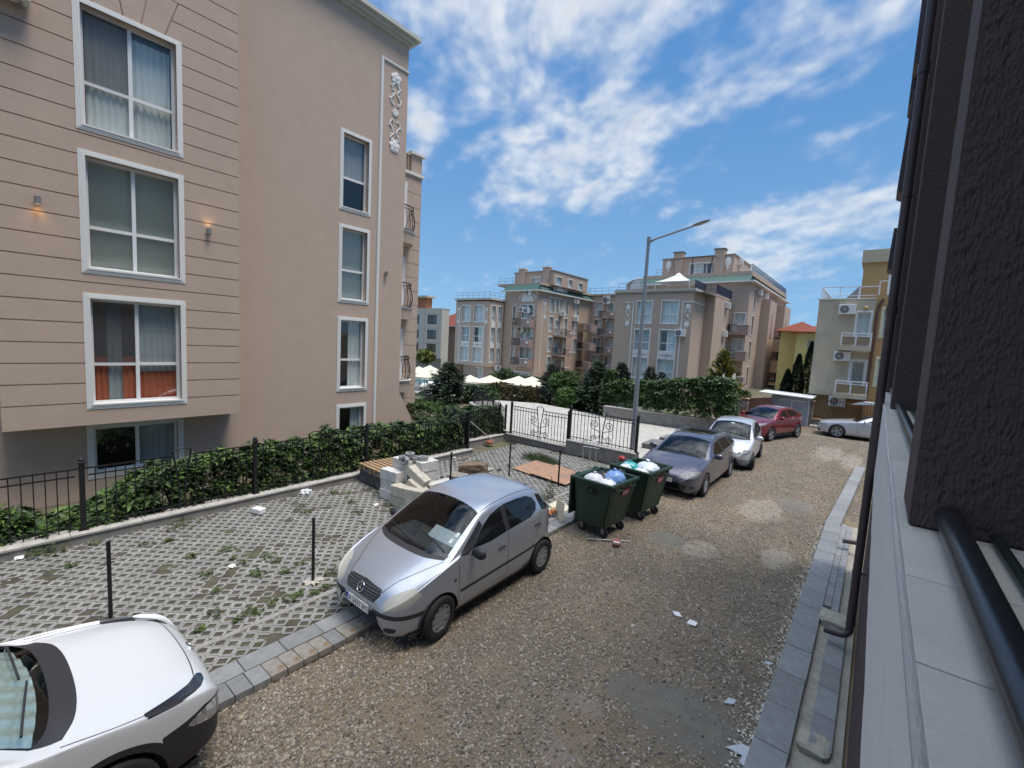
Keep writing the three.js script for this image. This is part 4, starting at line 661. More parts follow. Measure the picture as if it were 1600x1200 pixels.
// ---------- other houses ----------
{
  // pale modern block with dark windows
  const b = thing('modern_building', 'pale stone clad block with dark square windows beyond the pool', 'building'), m = plaster(lin(0.60, 0.56, 0.48), 0.25), d = std(lin(0.045, 0.042, 0.042), 0.4);
  const wi = []; for (const y of [6.7, 3.6, 0.75]) { wi.push([-74.3, -71.35, y, y + 1.9]); wi.push([-78.6, -77.0, y, y + 1.9]); }
  facade(b, [0, -62, 0], rectPts(-84, -69.8, -0.35, 10), wi.map((q) => [...q, { trim: 0, frame: d, cols: [0.33, 0.5], transom: 0, sill: false, bare: true }]), { mat: m });
  const jn = []; for (const y of [2.9, 5.85, 8.85]) jn.push(slab(-84, -69.8, y - 0.02, y + 0.02, -62.0, -61.985)); for (const x of [-75.3, -70.9, -79]) jn.push(slab(x - 0.02, x + 0.02, -0.3, 10, -62.0, -61.986)); mesh('cladding_joints', merge(jn), std(lin(0.3, 0.28, 0.25), 0.9), b);
  mesh('side_wall', slab(-70.1, -69.8, -3, 10, -64, -62.3), m, b); mesh('ground_floor', slab(-84, -70.4, -3, -0.35, -64, -63), stuccoFar, b); mesh('flat_roof', slab(-84, -69.8, 9.7, 9.8, -64.3, -62.3), m, b);
  mesh('penthouse', slab(-82, -75.6, 9.8, 12.3, -64.2, -62.6), std(lin(0.42, 0.17, 0.08), 0.85), b); mesh('penthouse_roof', slab(-82.5, -74.8, 12.3, 12.7, -64.5, -62.1), m, b); mesh('inner_wall', slab(-83.5, -70.2, -0.3, 9.6, -64.3, -64), ROOMS, b);
}
const tileRed = (() => { const t = tex(256, 256, (u, v) => { const k = 0.75 + 0.18 * Math.sin(u * 6.283 * 16) * 0.5 + 0.12 * pn(u, v, 40, 3); const row = Math.abs((v * 12) % 1 - 0.5) > 0.45 ? 0.75 : 1; return [k * row, k * row, k * row]; }, true, 0.25); const m = std(lin(0.42, 0.10, 0.055), 0.85); m.map = t; return m; })();
function hipRoof(x0, x1, y0, y1, z0, z1) { const c = Math.min(x1 - x0, z1 - z0) / 2, P = (x, y, z) => [x, y, z], a = P(x0, y0, z0), b = P(x1, y0, z0), d = P(x1, y0, z1), e = P(x0, y0, z1); const along = x1 - x0 > z1 - z0; const r1 = along ? P(x0 + c, y1, (z0 + z1) / 2) : P((x0 + x1) / 2, y1, z0 + c), r2 = along ? P(x1 - c, y1, (z0 + z1) / 2) : P((x0 + x1) / 2, y1, z1 - c); const T = along ? [[a, r1, e], [b, d, r2], [e, r1, r2], [e, r2, d], [a, b, r2], [a, r2, r1]] : [[a, b, r1], [e, r2, d], [a, r1, r2], [a, r2, e], [b, d, r2], [b, r2, r1], [a, e, d], [a, d, b]]; const g = new THREE.BufferGeometry(); g.setAttribute('position', new THREE.Float32BufferAttribute(T.flat(2), 3)); g.computeVertexNormals(); return tri(g); }
{
  const b = thing('brown_house', 'plain brown house with red tiled roof between the pale block and the holiday complex', 'building'); mesh('wall', slab(-90, -79, -3, 7.05, -86, -75), plaster(lin(0.27, 0.17, 0.13), 0.5), b); mesh('roof', hipRoof(-90.8, -78.4, 6.95, 10.6, -86.6, -74.3), tileRed, b); mesh('eaves', slab(-90.8, -78.4, 6.8, 6.95, -86.6, -74.3), M.trim, b);
  const y = thing('yellow_house', 'yellow house with red hipped roof behind the dark cypress trees', 'building'), ym = plaster(lin(0.72, 0.60, 0.25), 0.5);
  facade(y, [0, -60, 0], rectPts(-7.55, -1, -1, 6.9), [[-6.5, -5.95, 5.1, 6.0, { trim: 0, cols: [], transom: 0, bare: true }]], { mat: ym }); mesh('wall', slab(-7.55, -1, -1, 6.9, -70, -60.3), ym, y); mesh('wall', slab(-9.3, -7.55, -1, 7.0, -70, -61.2), ym, y); mesh('roof', hipRoof(-8.2, 0, 6.85, 8.3, -68, -59.4), tileRed, y); mesh('roof', hipRoof(-10, -5, 6.95, 8.2, -70, -60.6), tileRed, y); mesh('eaves', slab(-8.1, 0, 6.75, 6.85, -67.9, -59.5), std(lin(0.3, 0.1, 0.06), 0.8), y);
}
{
  // cream and ochre house with balconies at the end of the lane
  const b = thing('cream_house', 'cream and ochre house with two balconies, roof terrace and brown downpipe at the lane end', 'building');
  const cream = (() => { const t = tex(512, 512, (u, v) => { const s = sstep(0.15, 0.6, pfbm(u * 1, v * 0.25, 8, 4, 3)) * 0.06, k = 0.92 + 0.08 * pfbm(u, v, 4, 5, 9) - s; return [k, k * 0.985, k * 0.95]; }, true, 0.22); const m = std(lin(0.60, 0.54, 0.42), 0.92); m.map = t; return m; })(), ochre = plaster(lin(0.52, 0.33, 0.15), 0.5);
  const h = (x, y, Z = -33) => onZ(1180 + x / 3.635, 370 + y / 3.635, Z);
  const F = [0, -33, 0], xl = h(365, 357).x, xm = h(690, 345).x, top = h(365, 357).y, base = h(310, 890).y;
  const d1 = [h(585, 430).x, h(660, 430).x, h(600, 600).y - 0.45, h(620, 430).y], d2 = [h(550, 706).x, h(628, 706).x, h(560, 900).y - 0.1, h(590, 706).y];
  facade(b, F, rectPts(xl, xm, base, top), [[...d1, { cols: [], transom: 0, name: 'balcony_door' }], [...d2, { cols: [], transom: 0, name: 'balcony_door', curtains: [[0.1, 0.9, 0, 1, M.curtainGrey, 5]] }]].map((q) => [...q]), { mat: cream });
  const w1 = [h(735, 410).x, h(800, 410).x, h(720, 565).y, h(735, 410).y], w2 = [h(700, 693).x, h(770, 693).x, h(690, 840).y, h(700, 693).y];
  facade(b, F, rectPts(xm, 5.5, -0.2, h(690, 330).y), [[...w1, { cols: [] , trimMat: std(lin(0.7, 0.65, 0.42), 0.7), trim: 0.13 }], [...w2, { cols: [], trimMat: std(lin(0.7, 0.65, 0.42), 0.7), trim: 0.13 }]], { mat: ochre });
  mesh('ground_floor_wall', slab(xl + 0.2, xm, -0.2, base, -33.6, -33.3), ochre, b); mesh('left_wall', slab(xl, xl + 0.3, -0.2, top, -44, -33.3), cream, b);
  mesh('terrace_floor', slab(xl, 5.5, top - 0.06, top, -44, -33.3), concrete(lin(0.4, 0.38, 0.34)), b); mesh('terrace_coping', slab(xl - 0.05, xm, top, top + 0.06, -33.35, -32.95), M.trim, b);
  // balconies with low glazed fronts
  for (const [yTop, ySlab, xa, xb] of [[h(500, 550).y, h(500, 620).y, h(478, 620).x, h(660, 630).x], [h(500, 815).y, h(500, 885).y, h(445, 885).x, h(635, 895).x]]) {
    const g = grp('balcony', b); mesh('slab', slab(xa, xb, ySlab - 0.26, ySlab, -33, -32.1), cream, g); const r = [sqbar(V(xa + 0.1, yTop, -32.15), V(xb, yTop, -32.15), 0.06), sqbar(V(xa + 0.1, yTop, -32.15), V(xa + 0.1, yTop, -33), 0.06), sqbar(V(xa + 0.1, yTop - 0.16, -32.15), V(xb, yTop - 0.16, -32.15), 0.04)]; for (const k of [0, 0.5, 1]) { const x = lerp(xa + 0.1, xb - 0.05, k); r.push(sqbar(V(x, ySlab, -32.15), V(x, yTop, -32.15), 0.05)); } mesh('railing', merge(r), M.pvc, g);
    for (const k of [0.25, 0.75]) { const x = lerp(xa + 0.1, xb - 0.05, k), w = (xb - xa - 0.15) * 0.21; mesh('front_panel', slab(x - w, x + w, ySlab + 0.06, yTop - 0.2, -32.17, -32.14), phys(lin(0.30, 0.22, 0.12), 0.15, { transparent: true, opacity: 0.85 }), g); }
  }
  // top floor set back behind the terrace
  const zt = -35.2, t = (x, y) => h(x, y, zt); const tx = t(620, 150).x;
  facade(b, [0, zt, 0], rectPts(tx, 5.5, top, t(620, 148).y), [[t(780, 170).x, t(780, 170).x + 1.1, top + 0.1, t(780, 170).y, { cols: [], transom: 0, name: 'terrace_door', trimMat: M.pvc }]], { mat: ochre });
  mesh('top_floor_side', slab(tx, tx + 0.3, top, t(620, 148).y, -44, zt - 0.3), ochre, b); mesh('roof_fascia', slab(tx - 0.12, 5.5, t(620, 148).y, t(620, 78).y, -44, zt + 0.12), cream, b);
  { const yy = h(500, 285).y, r = [sqbar(V(xl + 0.1, yy, -33.1), V(h(710, 280).x, yy, -33.1), 0.05), sqbar(V(xl + 0.1, yy - 0.5, -33.1), V(h(710, 280).x, yy - 0.5, -33.1), 0.03)]; for (const k of [0, 0.33, 0.66, 1]) { const x = lerp(xl + 0.1, h(710, 280).x, k); r.push(sqbar(V(x, top, -33.1), V(x, yy, -33.1), 0.05)); } const y2 = h(720, 250).y; r.push(sqbar(V(h(712, 250).x, y2, -33.05), V(4, y2, -33.05), 0.05), sqbar(V(h(712, 250).x, top, -33.05), V(h(712, 250).x, y2, -33.05), 0.05), sqbar(V(xl + 0.1, yy, -33.1), V(xl + 0.1, yy, -43), 0.05)); for (let z = -34; z > -43; z -= 0.4) r.push(sqbar(V(xl + 0.1, top, z), V(xl + 0.1, yy, z), 0.03)); mesh('terrace_railing', merge(r), M.pvc, b);
    const aw = extr(shapeOf([[h(500, 340).x, top], [tx, top], [tx, h(610, 260).y - 0.1]]), 1.0); aw.translate(0, 0, -34.6); mesh('stair_side', tri(aw), concrete(lin(0.35, 0.34, 0.33)), b); }
  const dp = thing('downpipe', 'brown downpipe between the cream and ochre halves of the balcony house', 'pipe'); const px = (x, y) => h(x, y, -32.9); mesh('pipe', tube([px(730, 355), px(710, 378), px(695, 420), px(672, 600), px(655, 720), px(630, 905), px(626, 940)], 0.07, 60, 8), std(lin(0.11, 0.055, 0.04), 0.6), dp);
  for (const [x, y, l] of [[520, 440, 'air conditioner high on the cream wall beside the upper balcony door'], [490, 705, 'air conditioner on the cream wall under the upper balcony'], [460, 962, 'air conditioner under the lower balcony, over the brown railing']]) { const p = h(x, y, -32.8); acUnit([p.x, p.y, -32.8], 0, l, 1.02); }
  const gl = h(630, 403, -32.95), lampo = thing('wall_lamp', 'round ochre wall lamp over the upper balcony door of the cream house', 'lamp', [gl.x, gl.y, -33]); mesh('globe', new THREE.SphereGeometry(0.11, 14, 10).translate(0, 0, 0.08), std(lin(0.55, 0.38, 0.18), 0.4), lampo); mesh('wall_plate', new THREE.CylinderGeometry(0.06, 0.06, 0.03, 12).rotateX(Math.PI / 2).translate(0, 0, 0.015), std(lin(0.3, 0.22, 0.1), 0.5), lampo);
  mesh('inner_wall', slab(xl + 0.5, 5, 0, top - 0.1, -43, -34.4), ROOMS, b); mesh('inner_wall', slab(tx + 0.5, 5, top, top + 2.5, -43, zt - 1.5), ROOMS, b);
  const aw2 = thing('awning', 'pale awning arm standing out from the ochre wall over the railing', 'awning'); mesh('blade', extr(shapeOf([[h(548, 945).x, h(548, 945).y], [h(620, 932).x, h(620, 932).y], [h(690, 940).x, h(690, 940).y], [h(690, 950).x, h(690, 950).y - 0.02], [h(600, 948).x, h(600, 948).y]]), 0.5, 0.01).translate(0, 0, -32.6), M.trim, aw2);
}

// ---------- cars ----------
const csg = new Evaluator(); csg.attributes = ['position', 'normal']; csg.useGroups = false;
function curve(pts) { // monotone cubic through [s, v] points
  const n = pts.length, x = pts.map((p) => p[0]), y = pts.map((p) => p[1]), d = [], m = [];
  for (let i = 0; i + 1 < n; i++) d.push((y[i + 1] - y[i]) / (x[i + 1] - x[i]));
  m.push(d[0]); for (let i = 1; i + 1 < n; i++) m.push(d[i - 1] * d[i] <= 0 ? 0 : 2 * d[i - 1] * d[i] / (d[i - 1] + d[i])); m.push(d[n - 2]);
  return (s) => { if (s <= x[0]) return y[0]; if (s >= x[n - 1]) return y[n - 1]; let i = 0; while (s > x[i + 1]) i++; const h = x[i + 1] - x[i], t = (s - x[i]) / h, t2 = t * t, t3 = t2 * t; return (2 * t3 - 3 * t2 + 1) * y[i] + (t3 - 2 * t2 + t) * h * m[i] + (-2 * t3 + 3 * t2) * y[i + 1] + (t3 - t2) * h * m[i + 1]; };
}
function carShell(c) {
  const top = curve(c.top), bot = curve(c.bot), Wd = curve(c.width), belt = curve(c.belt), rw = curve(c.roofW), L = c.L, st = [];
  for (let s = 0, k = 0.004; s < L / 2; s += k, k = Math.min(c.step || 0.05, k * 1.32)) st.push(s);
  const back = st.map((s) => L - s).reverse(); const all = [...st, ...back].filter((s, i, a) => !i || s - a[i - 1] > 0.002);
  const seg = [3, 5, 6, 5, 5, 6, 4], pos = [], cols = 2 * seg.reduce((a, b) => a + b, 0) + 1;
  for (const s of all) {
    const yt = top(s), yb = Math.min(bot(s), yt - 0.001), w = Wd(s), h = yt - yb, be = clamp(belt(s), yb + h * 0.4, yt - Math.min(0.05, h * 0.2)), r = Math.min(rw(s), w * 0.97), cr = Math.min(c.crown || 0.07, h * 0.25, (yt - be) * 0.9);
    const P = [[w * 0.90, yb], [w * 0.985, yb + 0.16 * (be - yb)], [w, yb + 0.55 * (be - yb)], [w * 0.972, be], [lerp(w * 0.972, r, 0.5) + 0.012, lerp(be, yt - cr, 0.52)], [r, yt - cr], [r * 0.6, yt - cr * 0.22], [0, yt]];
    const row = [], cm = (a, b, cc, d, t) => 0.5 * (2 * b + (cc - a) * t + (2 * a - 5 * b + 4 * cc - d) * t * t + (3 * b - a - 3 * cc + d) * t * t * t);
    for (let i = 0; i < 7; i++) for (let k = 0; k < seg[i]; k++) { const t = k / seg[i], a = P[Math.max(0, i - 1)], b = P[i], cc = P[i + 1], d = i + 2 < 8 ? P[i + 2] : [-P[6][0], P[6][1]]; row.push([cm(a[0], b[0], cc[0], d[0], t), cm(a[1], b[1], cc[1], d[1], t)]); }
    row.push([0, yt]);
    for (const [x, y] of row) pos.push(x, y, L / 2 - s);
    for (let i = row.length - 2; i >= 0; i--) pos.push(-row[i][0], row[i][1], L / 2 - s);
  }
  const idx = []; for (let j = 0; j + 1 < all.length; j++) for (let i = 0; i + 1 < cols; i++) { const a = j * cols + i, b = a + 1, d = a + cols, e = d + 1; idx.push(a, d, b, b, d, e); }
  const g = new THREE.BufferGeometry(); g.setAttribute('position', new THREE.Float32BufferAttribute(pos, 3)); g.setIndex(idx); g.computeVertexNormals();
  return g;
}
const carMat = {
  glass: phys(lin(0.010, 0.011, 0.012), 0.03, { ior: 1.5 }), screen: phys(lin(0.80, 0.86, 0.84), 0.015, { transmission: 1, thickness: 0, ior: 1.5 }),
  dark: std(lin(0.03, 0.03, 0.032), 0.7), trim: std(lin(0.028, 0.028, 0.032), 0.5), grey: std(lin(0.10, 0.10, 0.11), 0.6), chrome: std(lin(0.75, 0.76, 0.78), 0.12, { metalness: 1 }),
  cloth: std(lin(0.055, 0.058, 0.065), 0.95), lampClear: phys(lin(0.93, 0.94, 0.92), 0.06, { transmission: 0.75, thickness: 0, ior: 1.5 }), lampYellow: phys(lin(0.93, 0.91, 0.80), 0.08, { transmission: 0.55, thickness: 0, ior: 1.5 }),
  reflector: std(lin(0.6, 0.6, 0.6), 0.22, { metalness: 1 }), red: phys(lin(0.35, 0.01, 0.01), 0.15, { clearcoat: 1 }), rimSilver: std(lin(0.42, 0.43, 0.45), 0.35, { metalness: 0.75 }), rimDark: std(lin(0.10, 0.10, 0.105), 0.35, { metalness: 0.7 }), sticker: std(lin(0.75, 0.8, 0.78), 0.6),
};
function paint(r, g, b, metal = 0.55, rough = 0.34) { return phys(lin(r, g, b), rough, { metalness: metal, clearcoat: 1, clearcoatRoughness: 0.06 }); }
function plateMat(text, band) { const c = document.createElement('canvas'); c.width = 520; c.height = 112; const x = c.getContext('2d'); x.fillStyle = '#e8e8e4'; x.fillRect(0, 0, 520, 112); x.strokeStyle = '#222'; x.lineWidth = 4; x.strokeRect(4, 4, 512, 104); if (band) { x.fillStyle = '#20409a'; x.fillRect(6, 6, 46, 100); x.fillStyle = '#fff'; x.font = 'bold 26px sans-serif'; x.fillText('BG', 9, 96); } x.fillStyle = '#141414'; x.font = 'bold 92px sans-serif'; x.textAlign = 'center'; x.fillText(text, band ? 286 : 260, 89, 440); const t = new THREE.CanvasTexture(c); t.colorSpace = THREE.SRGBColorSpace; const m = std(0xffffff, 0.45); m.map = t; return m; }
function wheelParts(c) { // tyre and rim, axle along x, outer side +x
  const R = c.wheelR, r = c.rimR, w = c.tyreW || 0.19;
  const pr = [[r - 0.012, -w * 0.42], [r + 0.004, -w * 0.48], [R - 0.035, -w * 0.5], [R - 0.008, -w * 0.40], [R, -w * 0.30], [R, w * 0.30], [R - 0.008, w * 0.40], [R - 0.035, w * 0.5], [r + 0.004, w * 0.48], [r - 0.012, w * 0.42]].map(([a, b]) => new THREE.Vector2(a, b));
  const tyre = new THREE.LatheGeometry(pr, 48); tyre.rotateZ(-Math.PI / 2);
  const dish = new THREE.LatheGeometry([[0.0, w * 0.02], [r * 0.5, w * 0.0], [r * 0.93, w * 0.1], [r - 0.002, w * 0.43], [r + 0.004, w * 0.45]].map(([a, b]) => new THREE.Vector2(a, b)), 40); dish.rotateZ(-Math.PI / 2);
  const f = new THREE.Shape(); f.absarc(0, 0, r * 0.97, 0, Math.PI * 2, false);
  const n = c.spokes || 8, holeIn = c.holeIn || 0.62, holeOut = 0.86, share = c.holeShare || 0.55;
  for (let i = 0; i < n; i++) { const a = i / n * 6.2832, da = Math.PI / n * share, h = new THREE.Path(); const q = (ang, rad) => [Math.cos(ang) * rad * r, Math.sin(ang) * rad * r]; h.moveTo(...q(a - da * (c.holeTaper || 0.7), holeIn)); h.lineTo(...q(a - da, holeOut)); h.absarc(0, 0, holeOut * r, a - da, a + da, false); h.lineTo(...q(a + da * (c.holeTaper || 0.7), holeIn)); h.closePath(); f.holes.push(h); }
  const face = new THREE.ExtrudeGeometry(f, { depth: 0.012, bevelEnabled: true, bevelThickness: 0.006, bevelSize: 0.005, bevelSegments: 2, curveSegments: 10 }); const p = face.attributes.position; for (let i = 0; i < p.count; i++) { const rr = Math.hypot(p.getX(i), p.getY(i)) / r; p.setZ(i, p.getZ(i) + w * 0.40 - 0.02 - 0.025 * (1 - rr) * (c.dish || 1)); } face.computeVertexNormals(); face.rotateY(Math.PI / 2);
  const hub = new THREE.CylinderGeometry(r * 0.2, r * 0.23, 0.02, 20); hub.rotateZ(-Math.PI / 2); hub.translate(w * 0.40 - 0.035 * (c.dish || 1) + 0.008, 0, 0);
  return { tyre, dish, face, hub };
}
function ribbon(pts, w) { // thin closed outline round a polyline
  const a = [], b = []; for (let i = 0; i < pts.length; i++) { const p = pts[Math.max(0, i - 1)], q = pts[Math.min(pts.length - 1, i + 1)], dx = q[0] - p[0], dy = q[1] - p[1], l = Math.hypot(dx, dy) || 1; a.push([pts[i][0] - dy / l * w / 2, pts[i][1] + dx / l * w / 2]); b.unshift([pts[i][0] + dy / l * w / 2, pts[i][1] - dx / l * w / 2]); } return [...a, ...b];
}
function smooth(pts, n = 6) { const c = new THREE.CatmullRomCurve3(pts.map(([x, y]) => V(x, y, 0)), false, 'centripetal'); return c.getPoints(n * (pts.length - 1)).map((p) => [p.x, p.y]); }
function smoothLoop(pts, n = 4) { const c = new THREE.CatmullRomCurve3(pts.map(([x, y]) => V(x, y, 0)), true, 'centripetal', 0.5); return c.getPoints(n * pts.length).slice(0, -1).map((p) => [p.x, p.y]); }
function makeCar(c) {
  const car = thing('parked_car', c.label, 'car', [c.x, c.y || 0, c.z], c.turn, 'cars parked along the lane'); car.rotation.order = 'YXZ'; car.rotation.z = c.roll || 0;
  const L = c.L, geo = carShell(c); let shell = new Brush(geo); shell.updateMatrixWorld(true);
  const orig = new THREE.Mesh(geo, new THREE.MeshBasicMaterial({ side: THREE.DoubleSide })), rc = new THREE.Raycaster();
  const hit = (o, d) => { rc.set(o, d); const h = rc.intersectObject(orig)[0]; return h ? h.point : null; };
  const side = (s, y, k = 1) => hit(V(k * 3, y, L / 2 - s), V(-k, 0, 0)) || V(k * 0.8, y, L / 2 - s), over = (x, s) => hit(V(x, 5, L / 2 - s), V(0, -1, 0)) || V(x, 1, L / 2 - s), nose = (x, y) => hit(V(x, y, 6), V(0, 0, -1)) || V(x, y, L / 2), tail = (x, y) => hit(V(x, y, -6), V(0, 0, 1)) || V(x, y, -L / 2);
  function prism(kind, poly, a, b) { // side: poly in (s, y), from |x| = a to b on the +x or -x side; front: (x, y) over s = a..b; top: (x, s) over y = a..b
    let g; const pts = kind === 'side' ? poly.map(([s, y]) => [L / 2 - s, y]) : kind === 'top' ? poly.map(([x, s]) => [x, -(L / 2 - s)]) : poly;
    const sh = shapeOf(THREE.ShapeUtils.isClockWise(pts.map(([x, y]) => new THREE.Vector2(x, y))) ? pts.slice().reverse() : pts);
    g = new THREE.ExtrudeGeometry(sh, { depth: b - a, bevelEnabled: false });
    if (kind === 'side') { g.translate(0, 0, a); g.applyMatrix4(new THREE.Matrix4().makeBasis(V(0, 0, 1), V(0, 1, 0), V(-1, 0, 0))); g.scale(1, 1, 1); /* local z -> -x */ g.applyMatrix4(new THREE.Matrix4().makeTranslation(0, 0, 0)); }
    else if (kind === 'top') { g.rotateX(-Math.PI / 2); g.translate(0, a, 0); }
    else { g.translate(0, 0, L / 2 - b); }
    const br = new Brush(g); br.updateMatrixWorld(true); return br;
  }
  function cut(kind, poly, a, b, keep = true) { const p = prism(kind, poly, a, b); let piece = null; if (keep) piece = csg.evaluate(shell, p, HOLLOW_INTERSECTION).geometry; const r = csg.evaluate(shell, p, HOLLOW_SUBTRACTION); shell = new Brush(r.geometry); shell.updateMatrixWorld(true); return piece; }
  function offset(g, d) { const k = g.clone(), p = k.attributes.position, n = k.attributes.normal; for (let i = 0; i < p.count; i++) p.setXYZ(i, p.getX(i) + n.getX(i) * d, p.getY(i) + n.getY(i) * d, p.getZ(i) + n.getZ(i) * d); return k; }
  const part = (name, g, m, parent = car) => { if (!g || !g.attributes.position || !g.attributes.position.count) return null; return mesh(name, tri(g), m, parent); };
  const both = (name, poly, m, a = 0.35, b = 1.3, fn) => { for (const k of [1, -1]) { const p = part(name, cut('side', poly, k > 0 ? -b : a, k > 0 ? -a : b), m); if (p && fn) fn(p, k); } };
  // wheel openings
  const ax = [c.axleF, c.axleR];
  for (const s of ax) for (const k of [1, -1]) { const cy = new THREE.CylinderGeometry(c.archR, c.archR, 0.8, 40); cy.rotateZ(Math.PI / 2); cy.translate(k * (c.track + 0.35), c.wheelR + 0.005, L / 2 - s); const br = new Brush(cy); br.updateMatrixWorld(true); const r = csg.evaluate(shell, br, HOLLOW_SUBTRACTION); shell = new Brush(r.geometry); shell.updateMatrixWorld(true); }
  // glass
  for (const [name, kind, poly, a, b, m, sm] of c.pieces || []) {
    const P = sm ? smoothLoop(poly, sm) : poly;
    if (kind === 'side') both(name, P, m || c.paint, a ?? 0.35, b ?? 1.3); else if (kind === 'pair') { for (const k of [1, -1]) part(name, cut('front', P.map(([x, y]) => [k * x, y]), a, b), m || c.paint); } else if (kind === 'pairRear') { for (const k of [1, -1]) part(name, cut('front', P.map(([x, y]) => [k * x, y]), a, b), m || c.paint); } else part(name, cut(kind, P, a, b), m || c.paint);
  }
  for (const [kind, pts, a, b] of c.seams || []) { const P = ribbon(pts, 0.009); if (kind === 'side') { cut('side', P, -1.3, -0.3, false); cut('side', P, 0.3, 1.3, false); } else if (kind === 'pair') { for (const k of [1, -1]) cut('top', ribbon(pts.map(([x, s]) => [k * x, s]), 0.009), a, b, false); } else cut(kind, P, a, b, false); }
  const body = part('body', shell.geometry, c.paint); const lining = part('lining', offset(shell.geometry, -0.02), carMat.dark);
  // underbody and wheel wells
  mesh('underbody', slab(-c.track + 0.02, c.track - 0.02, 0.17, 0.22, -L / 2 + 0.25, L / 2 - 0.25), carMat.dark, car);
  const wp = wheelParts(c);
  for (const s of ax) for (const k of [1, -1]) {
    const well = new THREE.CylinderGeometry(c.archR + 0.004, c.archR + 0.004, 0.30, 28, 1, true, 0, Math.PI); well.rotateZ(Math.PI / 2); well.rotateX(0); const wm = mesh('wheel_well', well, carMat.dark, car); wm.position.set(k * (c.track - 0.10), c.wheelR, L / 2 - s); wm.rotation.x = 0;
    const w = grp('wheel', car); w.position.set(k * (c.track - 0.005), c.wheelR, L / 2 - s); w.rotation.y = (k < 0 ? Math.PI : 0) + (s === c.axleF ? c.steer || 0 : 0); mesh('tyre', wp.tyre, M.rubber, w); mesh('rim', merge([wp.dish]), carMat.rimDark, w); mesh('wheel_cover', merge([wp.face, wp.hub]), c.rimMat || carMat.rimSilver, w);
  }
  // cabin: seats, dashboard, steering wheel (left-hand drive: +x is the car's left)
  const cs = c.cowl, fl = 0.28, db = over(0, cs + 0.12).y - 0.16; mesh('floor', slab(-c.track + 0.05, c.track - 0.05, fl - 0.04, fl, L / 2 - c.cabinEnd, L / 2 - cs + 0.3), carMat.dark, car);
  mesh('dashboard', rbox(c.track * 1.72, 0.30, 0.55, 0.08, 0, db - 0.14, L / 2 - cs - 0.36), carMat.trim, car); for (const k of [1, -1]) { const z = L / 2 - cs - 1.28, st = grp('seat', car); mesh('cushion', rbox(0.5, 0.18, 0.5, 0.06, k * 0.36, 0.55, z + 0.08), carMat.cloth, st); const bk = rbox(0.48, 0.62, 0.15, 0.06); bk.rotateX(-0.22); bk.translate(k * 0.36, 0.92, z - 0.24); mesh('backrest', bk, carMat.cloth, st); mesh('headrest', rbox(0.26, 0.18, 0.1, 0.04, k * 0.36, Math.min(1.30, c.H - 0.24), z - 0.33), carMat.cloth, st); }
  mesh('rear_seat', merge([rbox(1.2, 0.2, 0.5, 0.06, 0, 0.56, L / 2 - cs - 2.0), rbox(1.2, 0.55, 0.16, 0.06, 0, 0.9, L / 2 - cs - 2.28)]), carMat.cloth, car);
  { const t = new THREE.TorusGeometry(0.18, 0.016, 8, 28); t.rotateX(-0.45); t.translate(0.36, db + 0.02, L / 2 - cs - 0.72); mesh('steering_wheel', t, carMat.trim, car); }
  // mirrors
  for (const k of [1, -1]) { const p = side(c.mirror[0], c.mirror[1], k), mi = grp('mirror', car), g = new THREE.SphereGeometry(1, 18, 12); g.scale(0.125, 0.085, 0.065); const q = g.attributes.position; for (let i = 0; i < q.count; i++) if (q.getZ(i) < -0.02) q.setZ(i, -0.02 + (q.getZ(i) + 0.02) * 0.2); g.computeVertexNormals(); g.translate(p.x + k * 0.12, p.y + 0.03, p.z); mesh('housing', g, c.mirrorMat || c.paint, mi); mesh('mount', sqbar(V(p.x - k * 0.02, p.y - 0.02, p.z), V(p.x + k * 0.06, p.y + 0.01, p.z), 0.05, 0.035), carMat.trim, mi); }
  for (const [s, y] of c.handles || []) for (const k of [1, -1]) { const p = side(s, y, k), g = rbox(0.03, 0.028, 0.17, 0.012, p.x + k * 0.008, p.y, p.z); mesh('door_handle', g, c.handleMat || c.paint, car); }
  // wipers on the windscreen
  for (const [x0, s0, x1, s1] of c.wipers || []) { const P = []; for (let i = 0; i <= 8; i++) { const q = over(lerp(x0, x1, i / 8), lerp(s0, s1, i / 8)); q.y += 0.022; q.z += 0.006; P.push(q); } mesh('wiper', tube(P, 0.009, 16, 6), carMat.trim, car); }
  // number plate
  if (c.plate) { const p = nose(0, c.plate[1]), g = new THREE.BoxGeometry(0.5, 0.108, 0.012); const m = mesh('number_plate', g, plateMat(c.plate[0], c.plate[2]), car); m.position.set(c.plateX || 0, c.plate[1], p.z + 0.016); m.rotation.x = -0.06; }
  // lamp bowls behind the clear covers
  for (const [x, y, r] of c.bowls || []) for (const k of [1, -1]) { const p = nose(k * x, y), g = new THREE.SphereGeometry(r, 18, 10, 0, Math.PI * 2, 0, Math.PI / 2); g.rotateX(-Math.PI / 2); g.scale(1, 1, 0.5); g.translate(p.x, p.y, p.z - 0.10); mesh('lamp_reflector', g, carMat.reflector, car); mesh('lamp_bucket', rbox(r * 3.2, r * 2.2, 0.02, 0.008, p.x, p.y, p.z - 0.19), carMat.grey, car); }
  return { car, nose, side, over, tail, part, cut, lining };
}
function starBadge(car, p, r, tilt) { const g = grp('emblem', car); g.position.copy(p); g.rotation.x = tilt; mesh('ring', new THREE.TorusGeometry(r, r * 0.11, 8, 28), carMat.chrome, g); for (let i = 0; i < 3; i++) { const a = Math.PI / 2 + i * 2.0944, s = new THREE.Mesh(); const q = extr(shapeOf([[-r * 0.16, 0], [0, r * 0.97], [r * 0.16, 0]]), r * 0.12); q.rotateZ(a - Math.PI / 2); mesh('spoke', tri(q), carMat.chrome, g); } return g; }
